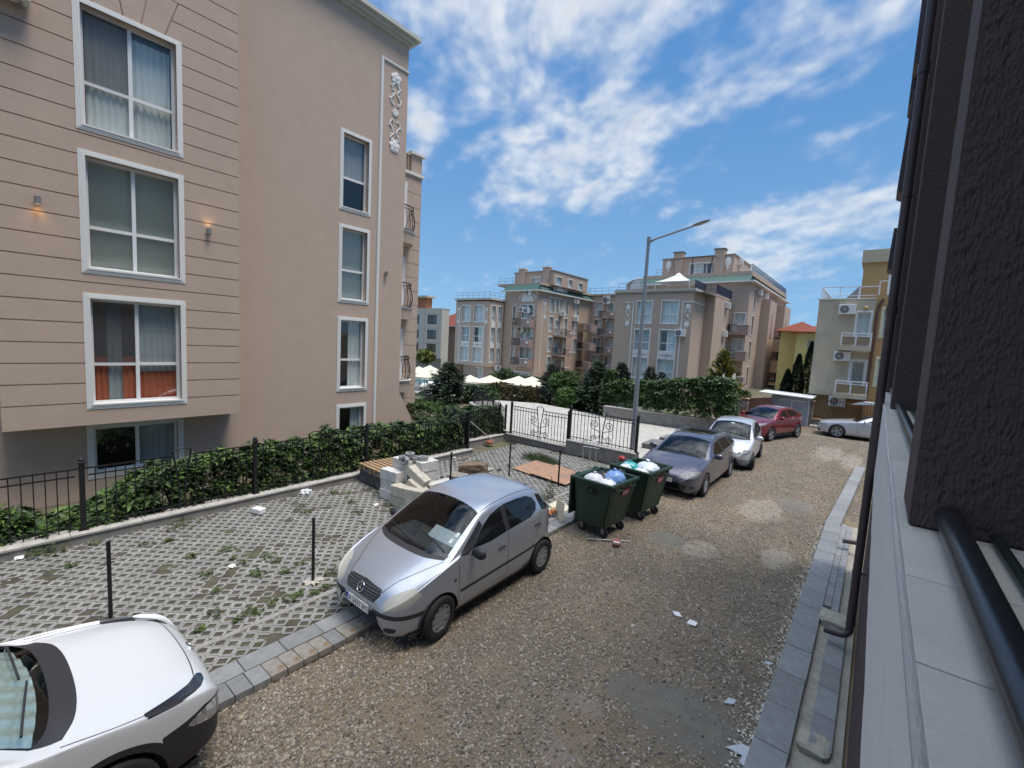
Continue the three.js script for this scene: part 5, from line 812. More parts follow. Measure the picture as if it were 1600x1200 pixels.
// small tall hatchback, 3.58 m
const A = {
  L: 3.58, H: 1.575, step: 0.055, crown: 0.075, axleF: 0.70, axleR: 3.12, wheelR: 0.292, rimR: 0.195, archR: 0.335, track: 0.80, cowl: 0.86, cabinEnd: 3.3, mirror: [1.30, 1.0], spokes: 9, holeIn: 0.66, holeShare: 0.5,
  top: [[0, 0.47], [0.012, 0.55], [0.04, 0.635], [0.09, 0.70], [0.18, 0.765], [0.36, 0.86], [0.62, 0.972], [0.84, 1.05], [1.1, 1.205], [1.4, 1.375], [1.66, 1.495], [1.95, 1.55], [2.4, 1.572], [2.85, 1.55], [3.12, 1.50], [3.30, 1.40], [3.41, 1.20], [3.49, 0.97], [3.55, 0.72], [3.575, 0.58], [3.58, 0.53]],
  bot: [[0, 0.44], [0.015, 0.32], [0.06, 0.225], [0.2, 0.195], [0.6, 0.2], [3.0, 0.2], [3.36, 0.24], [3.52, 0.31], [3.57, 0.42], [3.58, 0.50]],
  width: [[0, 0.44], [0.03, 0.56], [0.10, 0.68], [0.22, 0.765], [0.42, 0.82], [0.75, 0.848], [1.2, 0.86], [2.5, 0.86], [3.05, 0.838], [3.36, 0.785], [3.51, 0.70], [3.57, 0.58], [3.58, 0.50]],
  belt: [[0, 0.5], [0.1, 0.63], [0.3, 0.745], [0.6, 0.855], [0.84, 0.92], [1.1, 0.965], [2.0, 1.025], [2.8, 1.085], [3.3, 1.13], [3.45, 0.95], [3.58, 0.52]],
  roofW: [[0, 0.40], [0.06, 0.5], [0.2, 0.60], [0.5, 0.68], [0.86, 0.735], [1.2, 0.70], [1.66, 0.625], [2.2, 0.615], [2.9, 0.60], [3.2, 0.58], [3.45, 0.60], [3.58, 0.45]],
};
const A_glass = [
  ['windscreen', 'top', [[-0.70, 0.90], [-0.45, 0.80], [0, 0.765], [0.45, 0.80], [0.70, 0.90], [0.60, 1.62], [0.3, 1.655], [0, 1.665], [-0.3, 1.655], [-0.60, 1.62]], 0.9, 1.7, carMat.screen, 0],
  ['side_window', 'side', smooth([[1.30, 1.045], [1.56, 1.235], [1.80, 1.375], [2.05, 1.432], [2.06, 1.07], [1.7, 1.035]], 1).concat(), 0.35, 1.3, carMat.glass, 0],
  ['door_pillar', 'side', [[2.06, 1.07], [2.05, 1.432], [2.16, 1.447], [2.16, 1.078]], 0.35, 1.3, carMat.trim, 0],
  ['rear_side_window', 'side', [[2.16, 1.078], [2.16, 1.447], [2.5, 1.45], [2.76, 1.43], [2.92, 1.37], [2.98, 1.28], [2.90, 1.18], [2.72, 1.115]], 0.35, 1.3, carMat.glass, 0],
  ['mirror_triangle', 'side', [[1.06, 1.015], [1.27, 1.165], [1.49, 1.30], [1.57, 1.35], [1.60, 1.275], [1.30, 1.045], [1.2, 1.0]], 0.35, 1.3, carMat.trim, 0],
  ['quarter_window', 'side', [[3.04, 1.40], [3.18, 1.36], [3.30, 1.16], [3.24, 1.12], [3.06, 1.15]], 0.35, 1.3, carMat.glass, 0],
  ['rear_window', 'top', [[-0.52, 3.22], [0.52, 3.22], [0.56, 3.42], [-0.56, 3.42]], 0.9, 1.7, carMat.glass, 0],
  ['tail_light', 'side', [[3.38, 0.80], [3.60, 0.80], [3.60, 1.02], [3.36, 1.04]], 0.45, 1.3, carMat.red, 0],
];
const silver = paint(0.44, 0.47, 0.53, 0.6, 0.33), silver2 = paint(0.58, 0.60, 0.63, 0.5, 0.36);
{
  const c = { ...A, label: 'silver compact hatchback with star grille parked over the kerb beside the block pile', x: -5.10, z: -3.19 - 1.79, y: 0.028, turn: 0.025, roll: -0.030, paint: silver, mirrorMat: carMat.trim, handleMat: carMat.trim, handles: [[1.95, 0.86], [2.93, 0.93]], steer: 0.10, plate: ['A 3437 MT', 0.46, true], plateX: 0, bowls: [[0.56, 0.655, 0.07]],
    wipers: [[0.62, 0.93, -0.02, 1.02], [0.02, 0.83, -0.62, 0.97]],
    pieces: [...A_glass,
      ['headlight', 'pair', [[0.455, 0.575], [0.60, 0.56], [0.735, 0.60], [0.80, 0.70], [0.79, 0.765], [0.70, 0.785], [0.575, 0.735], [0.47, 0.645]], 0, 0.55, carMat.lampYellow, 3],
      ['grille', 'front', [[-0.30, 0.565], [0.30, 0.565], [0.365, 0.66], [0.33, 0.715], [0, 0.735], [-0.33, 0.715], [-0.365, 0.66]], 0, 0.3, carMat.trim, 0],
      ['bumper_strip', 'pair', [[0.30, 0.445], [0.95, 0.455], [0.95, 0.515], [0.30, 0.505]], 0, 0.52, carMat.trim, 0],
      ['air_intake', 'front', [[-0.38, 0.27], [0.38, 0.27], [0.42, 0.335], [-0.42, 0.335]], 0, 0.2, carMat.dark, 0],
      ['fog_recess', 'pair', [[0.52, 0.275], [0.66, 0.285], [0.68, 0.335], [0.54, 0.33]], 0, 0.3, carMat.dark, 3],
      ['door_moulding', 'side', [[1.06, 0.50], [3.0, 0.555], [3.0, 0.60], [1.06, 0.545]], 0.5, 1.3, carMat.trim, 0],
      ['cowl', 'top', [...smooth([[-0.715, 0.935], [-0.45, 0.83], [0, 0.79], [0.45, 0.83], [0.715, 0.935]], 5), ...smooth([[0.70, 0.85], [0.44, 0.72], [0, 0.675], [-0.44, 0.72], [-0.70, 0.85]], 5)], 0.8, 1.4, carMat.trim, 0],
      ['indicator', 'side', [[0.93, 0.70], [0.98, 0.70], [0.98, 0.735], [0.93, 0.735]], 0.5, 1.3, carMat.trim, 0],
    ],
    seams: [['side', smooth([[1.04, 0.30], [1.03, 0.6], [1.02, 0.95]], 3)], ['side', smooth([[2.13, 0.26], [2.12, 0.65], [2.11, 1.06]], 3)], ['side', smooth([[2.70, 0.50], [2.82, 0.66], [2.99, 0.84], [3.03, 1.14]], 3)], ['pair', [[0.36, 0.10], [0.44, 0.3], [0.55, 0.5], [0.66, 0.72], [0.71, 0.84]], 0.5, 1.3], ['pair', [[0.60, 1.66], [0.585, 2.2], [0.57, 2.8], [0.56, 3.15]], 1.2, 1.7]],
  };
  const k = makeCar(c);
  for (let i = 0; i < 5; i++) { const y = 0.59 + i * 0.028, P = []; for (let j = -6; j <= 6; j++) { const x = j / 6 * (0.30 + i * 0.012), p = k.nose(x, y); P.push(V(x, y, p.z + 0.006)); } mesh('grille_slat', tube(P, 0.006, 20, 5), carMat.grey, k.car); }
  const p = k.nose(0, 0.655); starBadge(k.car, V(0, 0.66, p.z + 0.022), 0.062, -0.5);
  for (const [x, s] of [[0.60, 1.20], [0.585, 1.09]]) { const q = k.over(x, s), g = new THREE.BoxGeometry(0.055, 0.004, 0.075); g.rotateX(0.52); g.translate(q.x, q.y - 0.004, q.z); mesh('window_sticker', g, carMat.sticker, k.car); }
  const sr = rbox(0.62, 0.34, 0.02, 0.01); sr.rotateX(-1.0); sr.translate(0.25, 1.0, 0.52); mesh('sun_shade', sr, std(lin(0.32, 0.36, 0.40), 0.5), k.car);
  const ant = k.over(0.42, 3.05); mesh('antenna_base', rbox(0.02, 0.015, 0.03, 0.005, ant.x, ant.y + 0.01, ant.z), carMat.trim, k.car);
}
{
  const c = { ...A, step: 0.075, label: 'silver compact hatchback with grey lower bumper, parked between the purple-grey wagon and the red car', x: -4.02, z: -18.45, turn: 0.075, paint: silver2, handles: [[1.95, 0.86]], steer: 0.25, bowls: [[0.56, 0.655, 0.065]], wipers: [[0.62, 0.93, -0.02, 1.02], [0.02, 0.83, -0.62, 0.97]],
    pieces: [...A_glass, ['headlight', 'pair', [[0.44, 0.58], [0.60, 0.565], [0.74, 0.60], [0.80, 0.69], [0.77, 0.745], [0.6, 0.73], [0.46, 0.66]], 0, 0.55, carMat.lampClear, 3], ['grille', 'front', [[-0.30, 0.585], [0.30, 0.585], [0.34, 0.66], [-0.34, 0.66]], 0, 0.3, carMat.trim, 0], ['lower_bumper', 'front', [[-0.95, 0.15], [0.95, 0.15], [0.95, 0.42], [-0.95, 0.42]], -0.05, 0.36, std(lin(0.20, 0.20, 0.21), 0.6), 0], ['cowl', 'top', [...smooth([[-0.715, 0.935], [-0.45, 0.83], [0, 0.79], [0.45, 0.83], [0.715, 0.935]], 5), ...smooth([[0.70, 0.85], [0.44, 0.72], [0, 0.675], [-0.44, 0.72], [-0.70, 0.85]], 5)], 0.8, 1.4, carMat.trim, 0]],
    seams: [['side', [[1.04, 0.30], [1.03, 0.6], [1.02, 0.95]]], ['side', [[2.3, 0.26], [2.3, 0.65], [2.29, 1.06]]], ['pair', [[0.36, 0.10], [0.44, 0.3], [0.55, 0.5], [0.66, 0.72], [0.71, 0.84]], 0.5, 1.3]] };
  const k = makeCar(c); const oval = new THREE.SphereGeometry(0.13, 16, 8); oval.scale(1.2, 0.35, 0.2); const q = k.nose(-0.1, 0.33); oval.translate(-0.1, 0.33, q.z + 0.004); mesh('fog_recess', oval, carMat.dark, k.car); const st = k.over(0, 1.53), sg = new THREE.BoxGeometry(0.12, 0.004, 0.05); sg.rotateX(0.5); sg.translate(0, st.y - 0.004, st.z); mesh('window_sticker', sg, carMat.sticker, k.car);
}
{ // purple-grey estate with roof rails
  const c = { L: 4.56, H: 1.50, step: 0.07, crown: 0.07, axleF: 0.92, axleR: 3.62, wheelR: 0.315, rimR: 0.21, archR: 0.36, track: 0.825, cowl: 1.22, cabinEnd: 4.2, mirror: [1.62, 0.99], spokes: 10, holeIn: 0.5, holeShare: 0.45,
    top: [[0, 0.47], [0.015, 0.56], [0.05, 0.645], [0.12, 0.71], [0.3, 0.79], [0.6, 0.885], [0.95, 0.955], [1.2, 0.995], [1.5, 1.14], [1.8, 1.285], [2.05, 1.385], [2.3, 1.44], [2.8, 1.465], [3.5, 1.455], [4.0, 1.41], [4.2, 1.34], [4.34, 1.12], [4.45, 0.92], [4.53, 0.75], [4.555, 0.62], [4.56, 0.55]],
    bot: [[0, 0.44], [0.02, 0.30], [0.08, 0.215], [0.3, 0.19], [3.9, 0.2], [4.3, 0.26], [4.5, 0.34], [4.56, 0.5]],
    width: [[0, 0.46], [0.04, 0.6], [0.12, 0.72], [0.28, 0.81], [0.55, 0.87], [1.0, 0.895], [2.0, 0.905], [3.3, 0.905], [3.9, 0.88], [4.3, 0.82], [4.48, 0.74], [4.55, 0.6], [4.56, 0.5]],
    belt: [[0, 0.5], [0.12, 0.63], [0.4, 0.74], [0.9, 0.86], [1.3, 0.925], [2.2, 0.98], [3.2, 1.03], [4.0, 1.08], [4.3, 1.02], [4.56, 0.52]],
    roofW: [[0, 0.40], [0.08, 0.56], [0.3, 0.68], [0.8, 0.74], [1.25, 0.765], [1.7, 0.70], [2.2, 0.625], [3.0, 0.62], [3.8, 0.60], [4.2, 0.58], [4.45, 0.62], [4.56, 0.45]],
    label: 'purple-grey estate car with roof rails parked behind the green waste containers', x: -4.30, z: -14.42, turn: 0.0, paint: paint(0.118, 0.112, 0.145, 0.55, 0.33), rimMat: carMat.rimSilver, mirrorMat: paint(0.08, 0.075, 0.105), handles: [[2.42, 0.84], [3.32, 0.88]], plate: ['B 3945 KX', 0.50, true], bowls: [[0.58, 0.66, 0.06]], wipers: [[0.60, 1.28, -0.05, 1.34], [0.0, 1.2, -0.62, 1.32]],
    pieces: [['windscreen', 'top', [[-0.72, 1.25], [-0.4, 1.165], [0, 1.14], [0.4, 1.165], [0.72, 1.25], [0.60, 2.05], [0, 2.1], [-0.60, 2.05]], 0.85, 1.6, carMat.screen, 0], ['side_window', 'side', [[1.62, 0.985], [1.95, 1.17], [2.2, 1.295], [2.52, 1.335], [2.54, 1.025], [2.0, 0.995]], 0.35, 1.3, carMat.glass, 0], ['door_pillar', 'side', [[2.54, 1.025], [2.52, 1.335], [2.62, 1.345], [2.63, 1.03]], 0.35, 1.3, carMat.trim, 0], ['rear_side_window', 'side', [[2.63, 1.03], [2.62, 1.345], [3.3, 1.345], [3.46, 1.30], [3.5, 1.085]], 0.35, 1.3, carMat.glass, 0], ['quarter_window', 'side', [[3.56, 1.09], [3.55, 1.335], [3.95, 1.30], [4.12, 1.13]], 0.35, 1.3, carMat.glass, 0], ['rear_window', 'top', [[-0.52, 4.16], [0.52, 4.16], [0.58, 4.32], [-0.58, 4.32]], 0.9, 1.6, carMat.glass, 0],
      ['headlight', 'pair', [[0.40, 0.60], [0.62, 0.595], [0.80, 0.64], [0.855, 0.74], [0.80, 0.765], [0.62, 0.735], [0.45, 0.675]], 0, 0.75, carMat.lampClear, 3], ['upper_grille', 'front', [[-0.36, 0.585], [0.36, 0.585], [0.35, 0.61], [-0.35, 0.61]], 0, 0.3, carMat.dark, 0], ['lower_grille', 'front', [[-0.56, 0.27], [0.56, 0.27], [0.66, 0.42], [0.5, 0.45], [-0.5, 0.45], [-0.66, 0.42]], 0, 0.35, carMat.dark, 0], ['fog_recess', 'pair', [[0.70, 0.33], [0.78, 0.33], [0.78, 0.40], [0.70, 0.40]], 0, 0.5, carMat.dark, 3], ['sunroof', 'top', [[-0.46, 2.45], [0.46, 2.45], [0.46, 3.3], [-0.46, 3.3]], 1.2, 1.7, phys(lin(0.015, 0.015, 0.016), 0.05, { clearcoat: 1 }), 0]],
    seams: [['side', [[1.38, 0.28], [1.36, 0.6], [1.34, 0.92]]], ['side', [[2.6, 0.26], [2.59, 0.65], [2.58, 1.02]]], ['side', [[3.2, 0.5], [3.3, 0.7], [3.5, 0.86], [3.53, 1.08]]], ['pair', [[0.40, 0.09], [0.5, 0.35], [0.66, 0.7], [0.76, 1.05]], 0.5, 1.2]] };
  const k = makeCar(c);
  for (const s of [1, -1]) { const P = []; for (let i = 0; i <= 10; i++) { const q = k.over(s * 0.585, lerp(2.25, 3.95, i / 10)); q.y += i === 0 || i === 10 ? 0 : 0.045; P.push(q); } mesh('roof_rail', tube(P, 0.016, 40, 8), carMat.chrome, k.car); }
  const p = k.nose(0, 0.645), d = extr(shapeOf([[0, -0.062], [0.048, 0], [0, 0.062], [-0.048, 0]]), 0.012, 0.004); const hl = new THREE.Path(); d.translate(0, 0, 0); const em = mesh('emblem', tri(d), carMat.chrome, k.car); em.position.set(0, 0.655, p.z - 0.0); em.rotation.x = -0.35;
}
{ // red crossover at the bend
  const c = { L: 4.19, H: 1.54, step: 0.08, crown: 0.07, axleF: 0.85, axleR: 3.44, wheelR: 0.335, rimR: 0.235, archR: 0.385, track: 0.83, cowl: 1.16, cabinEnd: 3.8, mirror: [1.55, 1.04], spokes: 5, holeIn: 0.3, holeShare: 0.68, holeTaper: 0.45,
    top: [[0, 0.52], [0.015, 0.62], [0.05, 0.74], [0.12, 0.82], [0.3, 0.89], [0.7, 0.975], [1.1, 1.03], [1.4, 1.19], [1.7, 1.34], [1.95, 1.435], [2.3, 1.505], [2.8, 1.525], [3.3, 1.49], [3.7, 1.40], [3.9, 1.25], [4.02, 1.08], [4.13, 0.88], [4.18, 0.7], [4.19, 0.6]],
    bot: [[0, 0.48], [0.02, 0.34], [0.08, 0.25], [0.3, 0.225], [3.5, 0.235], [3.95, 0.3], [4.14, 0.4], [4.19, 0.55]],
    width: [[0, 0.46], [0.04, 0.6], [0.12, 0.74], [0.3, 0.83], [0.6, 0.885], [1.1, 0.90], [2.0, 0.885], [2.9, 0.90], [3.5, 0.90], [3.9, 0.83], [4.1, 0.74], [4.18, 0.6], [4.19, 0.5]],
    belt: [[0, 0.55], [0.12, 0.74], [0.5, 0.85], [1.2, 0.97], [2.2, 1.03], [3.2, 1.12], [3.7, 1.15], [4.0, 0.95], [4.19, 0.56]],
    roofW: [[0, 0.40], [0.08, 0.56], [0.3, 0.68], [0.8, 0.74], [1.2, 0.765], [1.6, 0.70], [2.1, 0.61], [2.9, 0.60], [3.6, 0.57], [4.0, 0.62], [4.19, 0.45]],
    label: 'dark red crossover parked askew in front of the small shed', x: -4.05, z: -25.35, turn: -0.30, paint: paint(0.20, 0.012, 0.022, 0.35, 0.3), rimMat: carMat.rimSilver, mirrorMat: paint(0.20, 0.012, 0.022, 0.35), handles: [[2.35, 0.92], [3.15, 0.98]], bowls: [[0.58, 0.80, 0.05]],
    pieces: [['windscreen', 'top', [[-0.72, 1.2], [-0.4, 1.11], [0, 1.085], [0.4, 1.11], [0.72, 1.2], [0.58, 1.98], [0, 2.03], [-0.58, 1.98]], 0.9, 1.6, carMat.screen, 0], ['side_window', 'side', [[1.55, 1.03], [1.85, 1.225], [2.1, 1.345], [2.42, 1.40], [2.44, 1.085], [2.0, 1.05]], 0.35, 1.3, carMat.glass, 0], ['rear_side_window', 'side', [[2.52, 1.09], [2.51, 1.405], [3.0, 1.40], [3.3, 1.34], [3.5, 1.21], [3.2, 1.15]], 0.35, 1.3, carMat.glass, 0], ['rear_window', 'top', [[-0.5, 3.66], [0.5, 3.66], [0.54, 3.9], [-0.54, 3.9]], 0.9, 1.6, carMat.glass, 0],
      ['headlight', 'pair', [[0.46, 0.73], [0.66, 0.735], [0.80, 0.78], [0.84, 0.86], [0.72, 0.865], [0.52, 0.80]], 0, 0.65, carMat.lampClear, 3], ['grille', 'front', [[-0.44, 0.45], [0.44, 0.45], [0.50, 0.6], [0.42, 0.66], [-0.42, 0.66], [-0.50, 0.6]], 0, 0.3, carMat.dark, 0], ['sill_cladding', 'side', [[1.2, 0.2], [3.1, 0.2], [3.1, 0.35], [1.2, 0.35]], 0.5, 1.3, carMat.trim, 0], ['tail_light', 'side', [[3.92, 0.95], [4.15, 0.92], [4.15, 1.0], [3.92, 1.06]], 0.3, 1.3, carMat.red, 0]],
    seams: [['side', [[1.32, 0.36], [1.30, 0.7], [1.28, 0.98]]], ['side', [[2.48, 0.36], [2.47, 0.7], [2.46, 1.07]]], ['pair', [[0.42, 0.11], [0.55, 0.4], [0.70, 0.8], [0.77, 1.05]], 0.5, 1.2]] };
  makeCar(c);
}
{ // silver coupe side on at the end of the lane
  const c = { L: 4.70, H: 1.40, step: 0.08, crown: 0.06, axleF: 0.86, axleR: 3.62, wheelR: 0.325, rimR: 0.245, archR: 0.365, track: 0.825, cowl: 1.55, cabinEnd: 4.0, mirror: [1.95, 0.93], spokes: 5, holeIn: 0.25, holeShare: 0.7, holeTaper: 0.4,
    top: [[0, 0.48], [0.015, 0.56], [0.05, 0.64], [0.12, 0.70], [0.35, 0.77], [0.8, 0.845], [1.3, 0.905], [1.55, 0.93], [1.85, 1.07], [2.15, 1.21], [2.45, 1.315], [2.8, 1.365], [3.2, 1.36], [3.6, 1.28], [3.95, 1.13], [4.2, 1.02], [4.5, 0.97], [4.64, 0.9], [4.69, 0.7], [4.70, 0.58]],
    bot: [[0, 0.45], [0.02, 0.3], [0.08, 0.2], [0.3, 0.165], [4.1, 0.18], [4.5, 0.26], [4.66, 0.36], [4.7, 0.54]],
    width: [[0, 0.46], [0.04, 0.6], [0.12, 0.72], [0.3, 0.81], [0.6, 0.86], [1.1, 0.885], [2.4, 0.895], [3.6, 0.895], [4.2, 0.85], [4.5, 0.78], [4.66, 0.65], [4.7, 0.5]],
    belt: [[0, 0.52], [0.12, 0.64], [0.5, 0.72], [1.3, 0.83], [1.8, 0.88], [2.8, 0.93], [3.6, 0.97], [4.2, 0.93], [4.6, 0.85], [4.7, 0.55]],
    roofW: [[0, 0.40], [0.08, 0.56], [0.3, 0.66], [1.0, 0.73], [1.55, 0.75], [2.0, 0.68], [2.5, 0.57], [3.2, 0.56], [3.8, 0.6], [4.3, 0.68], [4.7, 0.45]],
    label: 'silver coupe standing side on before the brown railing of the cream house', x: 0.12, z: -29.3, turn: -Math.PI / 2 + 0.06, paint: silver2, rimMat: carMat.rimSilver, handles: [[3.0, 0.80]], bowls: [[0.6, 0.64, 0.05]],
    pieces: [['windscreen', 'top', [[-0.70, 1.6], [-0.4, 1.5], [0, 1.47], [0.4, 1.5], [0.70, 1.6], [0.55, 2.45], [0, 2.5], [-0.55, 2.45]], 0.8, 1.5, carMat.glass, 0], ['side_window', 'side', [[1.98, 0.925], [2.25, 1.06], [2.55, 1.19], [2.9, 1.255], [3.3, 1.24], [3.7, 1.13], [3.85, 1.0], [3.0, 0.965]], 0.35, 1.3, carMat.glass, 0], ['headlight', 'pair', [[0.42, 0.58], [0.62, 0.57], [0.76, 0.62], [0.80, 0.705], [0.66, 0.70], [0.48, 0.65]], 0, 0.65, carMat.lampClear, 3], ['grille', 'front', [[-0.36, 0.47], [0.36, 0.47], [0.40, 0.66], [-0.40, 0.66]], 0, 0.3, carMat.trim, 0], ['lower_intake', 'front', [[-0.7, 0.22], [0.7, 0.22], [0.74, 0.36], [-0.74, 0.36]], 0, 0.35, carMat.dark, 0]],
    seams: [['side', [[1.7, 0.25], [1.68, 0.6], [1.66, 0.86]]], ['side', [[3.15, 0.25], [3.2, 0.6], [3.3, 0.95]]], ['pair', [[0.40, 0.10], [0.52, 0.4], [0.66, 1.0], [0.74, 1.45]], 0.5, 1.2]] };
  makeCar(c);
}
{ // white crossover, nose towards the silver hatchback
  const c = { L: 4.18, H: 1.57, step: 0.05, crown: 0.075, axleF: 0.86, axleR: 3.46, wheelR: 0.33, rimR: 0.23, archR: 0.375, track: 0.83, cowl: 1.12, cabinEnd: 3.8, mirror: [1.5, 1.07], spokes: 5, holeIn: 0.3, holeShare: 0.6, holeTaper: 0.5,
    top: [[0, 0.56], [0.012, 0.635], [0.035, 0.705], [0.08, 0.775], [0.18, 0.855], [0.4, 0.935], [0.75, 0.99], [1.05, 1.025], [1.15, 1.045], [1.45, 1.215], [1.75, 1.37], [2.0, 1.465], [2.4, 1.535], [2.9, 1.55], [3.4, 1.51], [3.75, 1.42], [3.95, 1.22], [4.08, 1.0], [4.16, 0.8], [4.18, 0.65]],
    bot: [[0, 0.50], [0.02, 0.36], [0.08, 0.25], [0.3, 0.215], [3.5, 0.23], [3.95, 0.3], [4.14, 0.42], [4.18, 0.6]],
    width: [[0, 0.50], [0.03, 0.62], [0.09, 0.735], [0.2, 0.81], [0.4, 0.865], [0.75, 0.90], [1.4, 0.90], [2.9, 0.90], [3.5, 0.89], [3.9, 0.83], [4.1, 0.73], [4.17, 0.6], [4.18, 0.5]],
    belt: [[0, 0.6], [0.06, 0.72], [0.2, 0.80], [0.5, 0.86], [1.1, 0.955], [2.2, 1.04], [3.2, 1.10], [3.8, 1.12], [4.0, 0.95], [4.18, 0.62]],
    roofW: [[0, 0.42], [0.06, 0.56], [0.2, 0.68], [0.5, 0.755], [1.1, 0.79], [1.5, 0.71], [2.0, 0.61], [2.9, 0.60], [3.6, 0.57], [4.0, 0.62], [4.18, 0.45]],
    label: 'white crossover with folded silver sun shade behind its windscreen', x: -5.08, z: -1.40 + 2.09, y: 0.028, turn: Math.PI + 0.02, roll: 0.03, paint: phys(lin(0.70, 0.715, 0.73), 0.3, { clearcoat: 1, clearcoatRoughness: 0.05 }), rimMat: carMat.rimDark, handles: [[2.3, 0.92]], wipers: [[0.64, 1.27, 0.02, 1.24], [-0.02, 1.2, -0.66, 1.28]],
    pieces: [['windscreen', 'top', [...smooth([[-0.755, 1.24], [-0.62, 1.156], [-0.4, 1.111], [0, 1.091], [0.4, 1.111], [0.62, 1.156], [0.755, 1.24]], 5), [0.585, 2.0], [0, 2.05], [-0.585, 2.0]], 0.9, 1.7, carMat.screen, 0], ['side_window', 'side', [[1.5, 1.06], [1.85, 1.255], [2.1, 1.37], [2.42, 1.425], [2.44, 1.1], [2.0, 1.07]], 0.35, 1.3, carMat.glass, 0], ['rear_side_window', 'side', [[2.52, 1.1], [2.51, 1.43], [3.0, 1.42], [3.3, 1.36], [3.5, 1.2]], 0.35, 1.3, carMat.glass, 0],
      ['cowl', 'top', [...smooth([[-0.755, 1.262], [-0.62, 1.18], [-0.4, 1.135], [0, 1.115], [0.4, 1.135], [0.62, 1.18], [0.755, 1.262]], 5), ...smooth([[0.74, 1.08], [0.6, 1.0], [0.4, 0.955], [0, 0.935], [-0.4, 0.955], [-0.6, 1.0], [-0.74, 1.08]], 5)], 0.8, 1.5, carMat.trim, 0],
      ['running_light', 'pair', [[0.50, 0.795], [0.66, 0.80], [0.80, 0.845], [0.865, 0.885], [0.855, 0.905], [0.76, 0.885], [0.62, 0.845], [0.50, 0.825]], 0, 0.62, phys(lin(0.02, 0.022, 0.03), 0.10, { clearcoat: 0.5 }), 2],
      ['lamp_cluster', 'pair', [[0.60, 0.50], [0.78, 0.53], [0.85, 0.62], [0.80, 0.68], [0.64, 0.64]], 0, 0.55, carMat.lampClear, 3], ['lower_bumper', 'front', [[-1, 0.15], [1, 0.15], [1, 0.56], [0.88, 0.66], [0.80, 0.71], [0.60, 0.665], [0.52, 0.47], [-0.52, 0.47], [-0.60, 0.665], [-0.80, 0.71], [-0.88, 0.66], [-1, 0.56]], -0.05, 0.52, carMat.trim, 0], ['grille', 'front', [[-0.5, 0.47], [0.5, 0.47], [0.56, 0.64], [-0.56, 0.64]], 0, 0.25, carMat.dark, 0], ['arch_cladding', 'side', [[0.40, 0.40], [0.47, 0.56], [0.62, 0.70], [0.86, 0.765], [1.10, 0.70], [1.25, 0.56], [1.32, 0.40], [1.26, 0.34], [0.46, 0.34]], 0.55, 1.3, carMat.trim, 4], ['sill_cladding', 'side', [[1.3, 0.2], [3.1, 0.2], [3.1, 0.36], [1.3, 0.36]], 0.5, 1.3, carMat.trim, 0]],
    bowls: [[0.70, 0.58, 0.05]],
    seams: [['side', [[1.30, 0.4], [1.28, 0.7], [1.26, 0.98]]], ['side', [[2.48, 0.36], [2.47, 0.7], [2.46, 1.08]]], ['top', smooth([[-0.60, 0.21], [-0.3, 0.175], [0, 0.165], [0.3, 0.175], [0.60, 0.21]], 4), 0.6, 1.2], ['pair', smooth([[0.60, 0.21], [0.74, 0.34], [0.80, 0.55], [0.815, 0.85], [0.80, 1.1]], 3), 0.6, 1.2]] };
  const k = makeCar(c);
  const p = k.over(0, 0.085), e = grp('emblem', k.car); e.position.set(0, p.y + 0.004, p.z + 0.004); e.rotation.x = -0.75; const ring = new THREE.TorusGeometry(0.05, 0.007, 8, 30); ring.scale(1.35, 0.72, 1); mesh('ring', ring, carMat.chrome, e); mesh('letter', merge([sqbar(V(-0.03, -0.03, 0), V(-0.018, 0.032, 0), 0.011), sqbar(V(0.018, -0.032, 0), V(0.03, 0.03, 0), 0.011), sqbar(V(-0.024, -0.004, 0), V(0.024, 0.004, 0), 0.011)]), carMat.chrome, e);
  // concertina sun shade just behind the glass
  const sg = new THREE.PlaneGeometry(1.06, 0.62, 40, 60), q = sg.attributes.position; const foil = std(lin(0.66, 0.76, 0.73), 0.28, { metalness: 0.6 });
  for (let i = 0; i < q.count; i++) { const u = q.getX(i) / 1.06 + 0.5, v = q.getY(i) / 0.62 + 0.5, x = lerp(-0.66, 0.66, u) * lerp(1, 0.86, v), s = lerp(1.155 + 0.17 * x * x, 1.98, v), h = k.over(x, s); q.setXYZ(i, h.x, h.y - 0.035 - 0.034 * Math.abs(((u * 7.5 + 0.06 * Math.sin(v * 5)) % 1) - 0.5) * 2 - 0.003 * n2(u * 20, v * 12), h.z); }
  sg.computeVertexNormals(); mesh('sun_shade', sg, foil, k.car);
}

function tonesGrey() { return stoneTones[1]; }
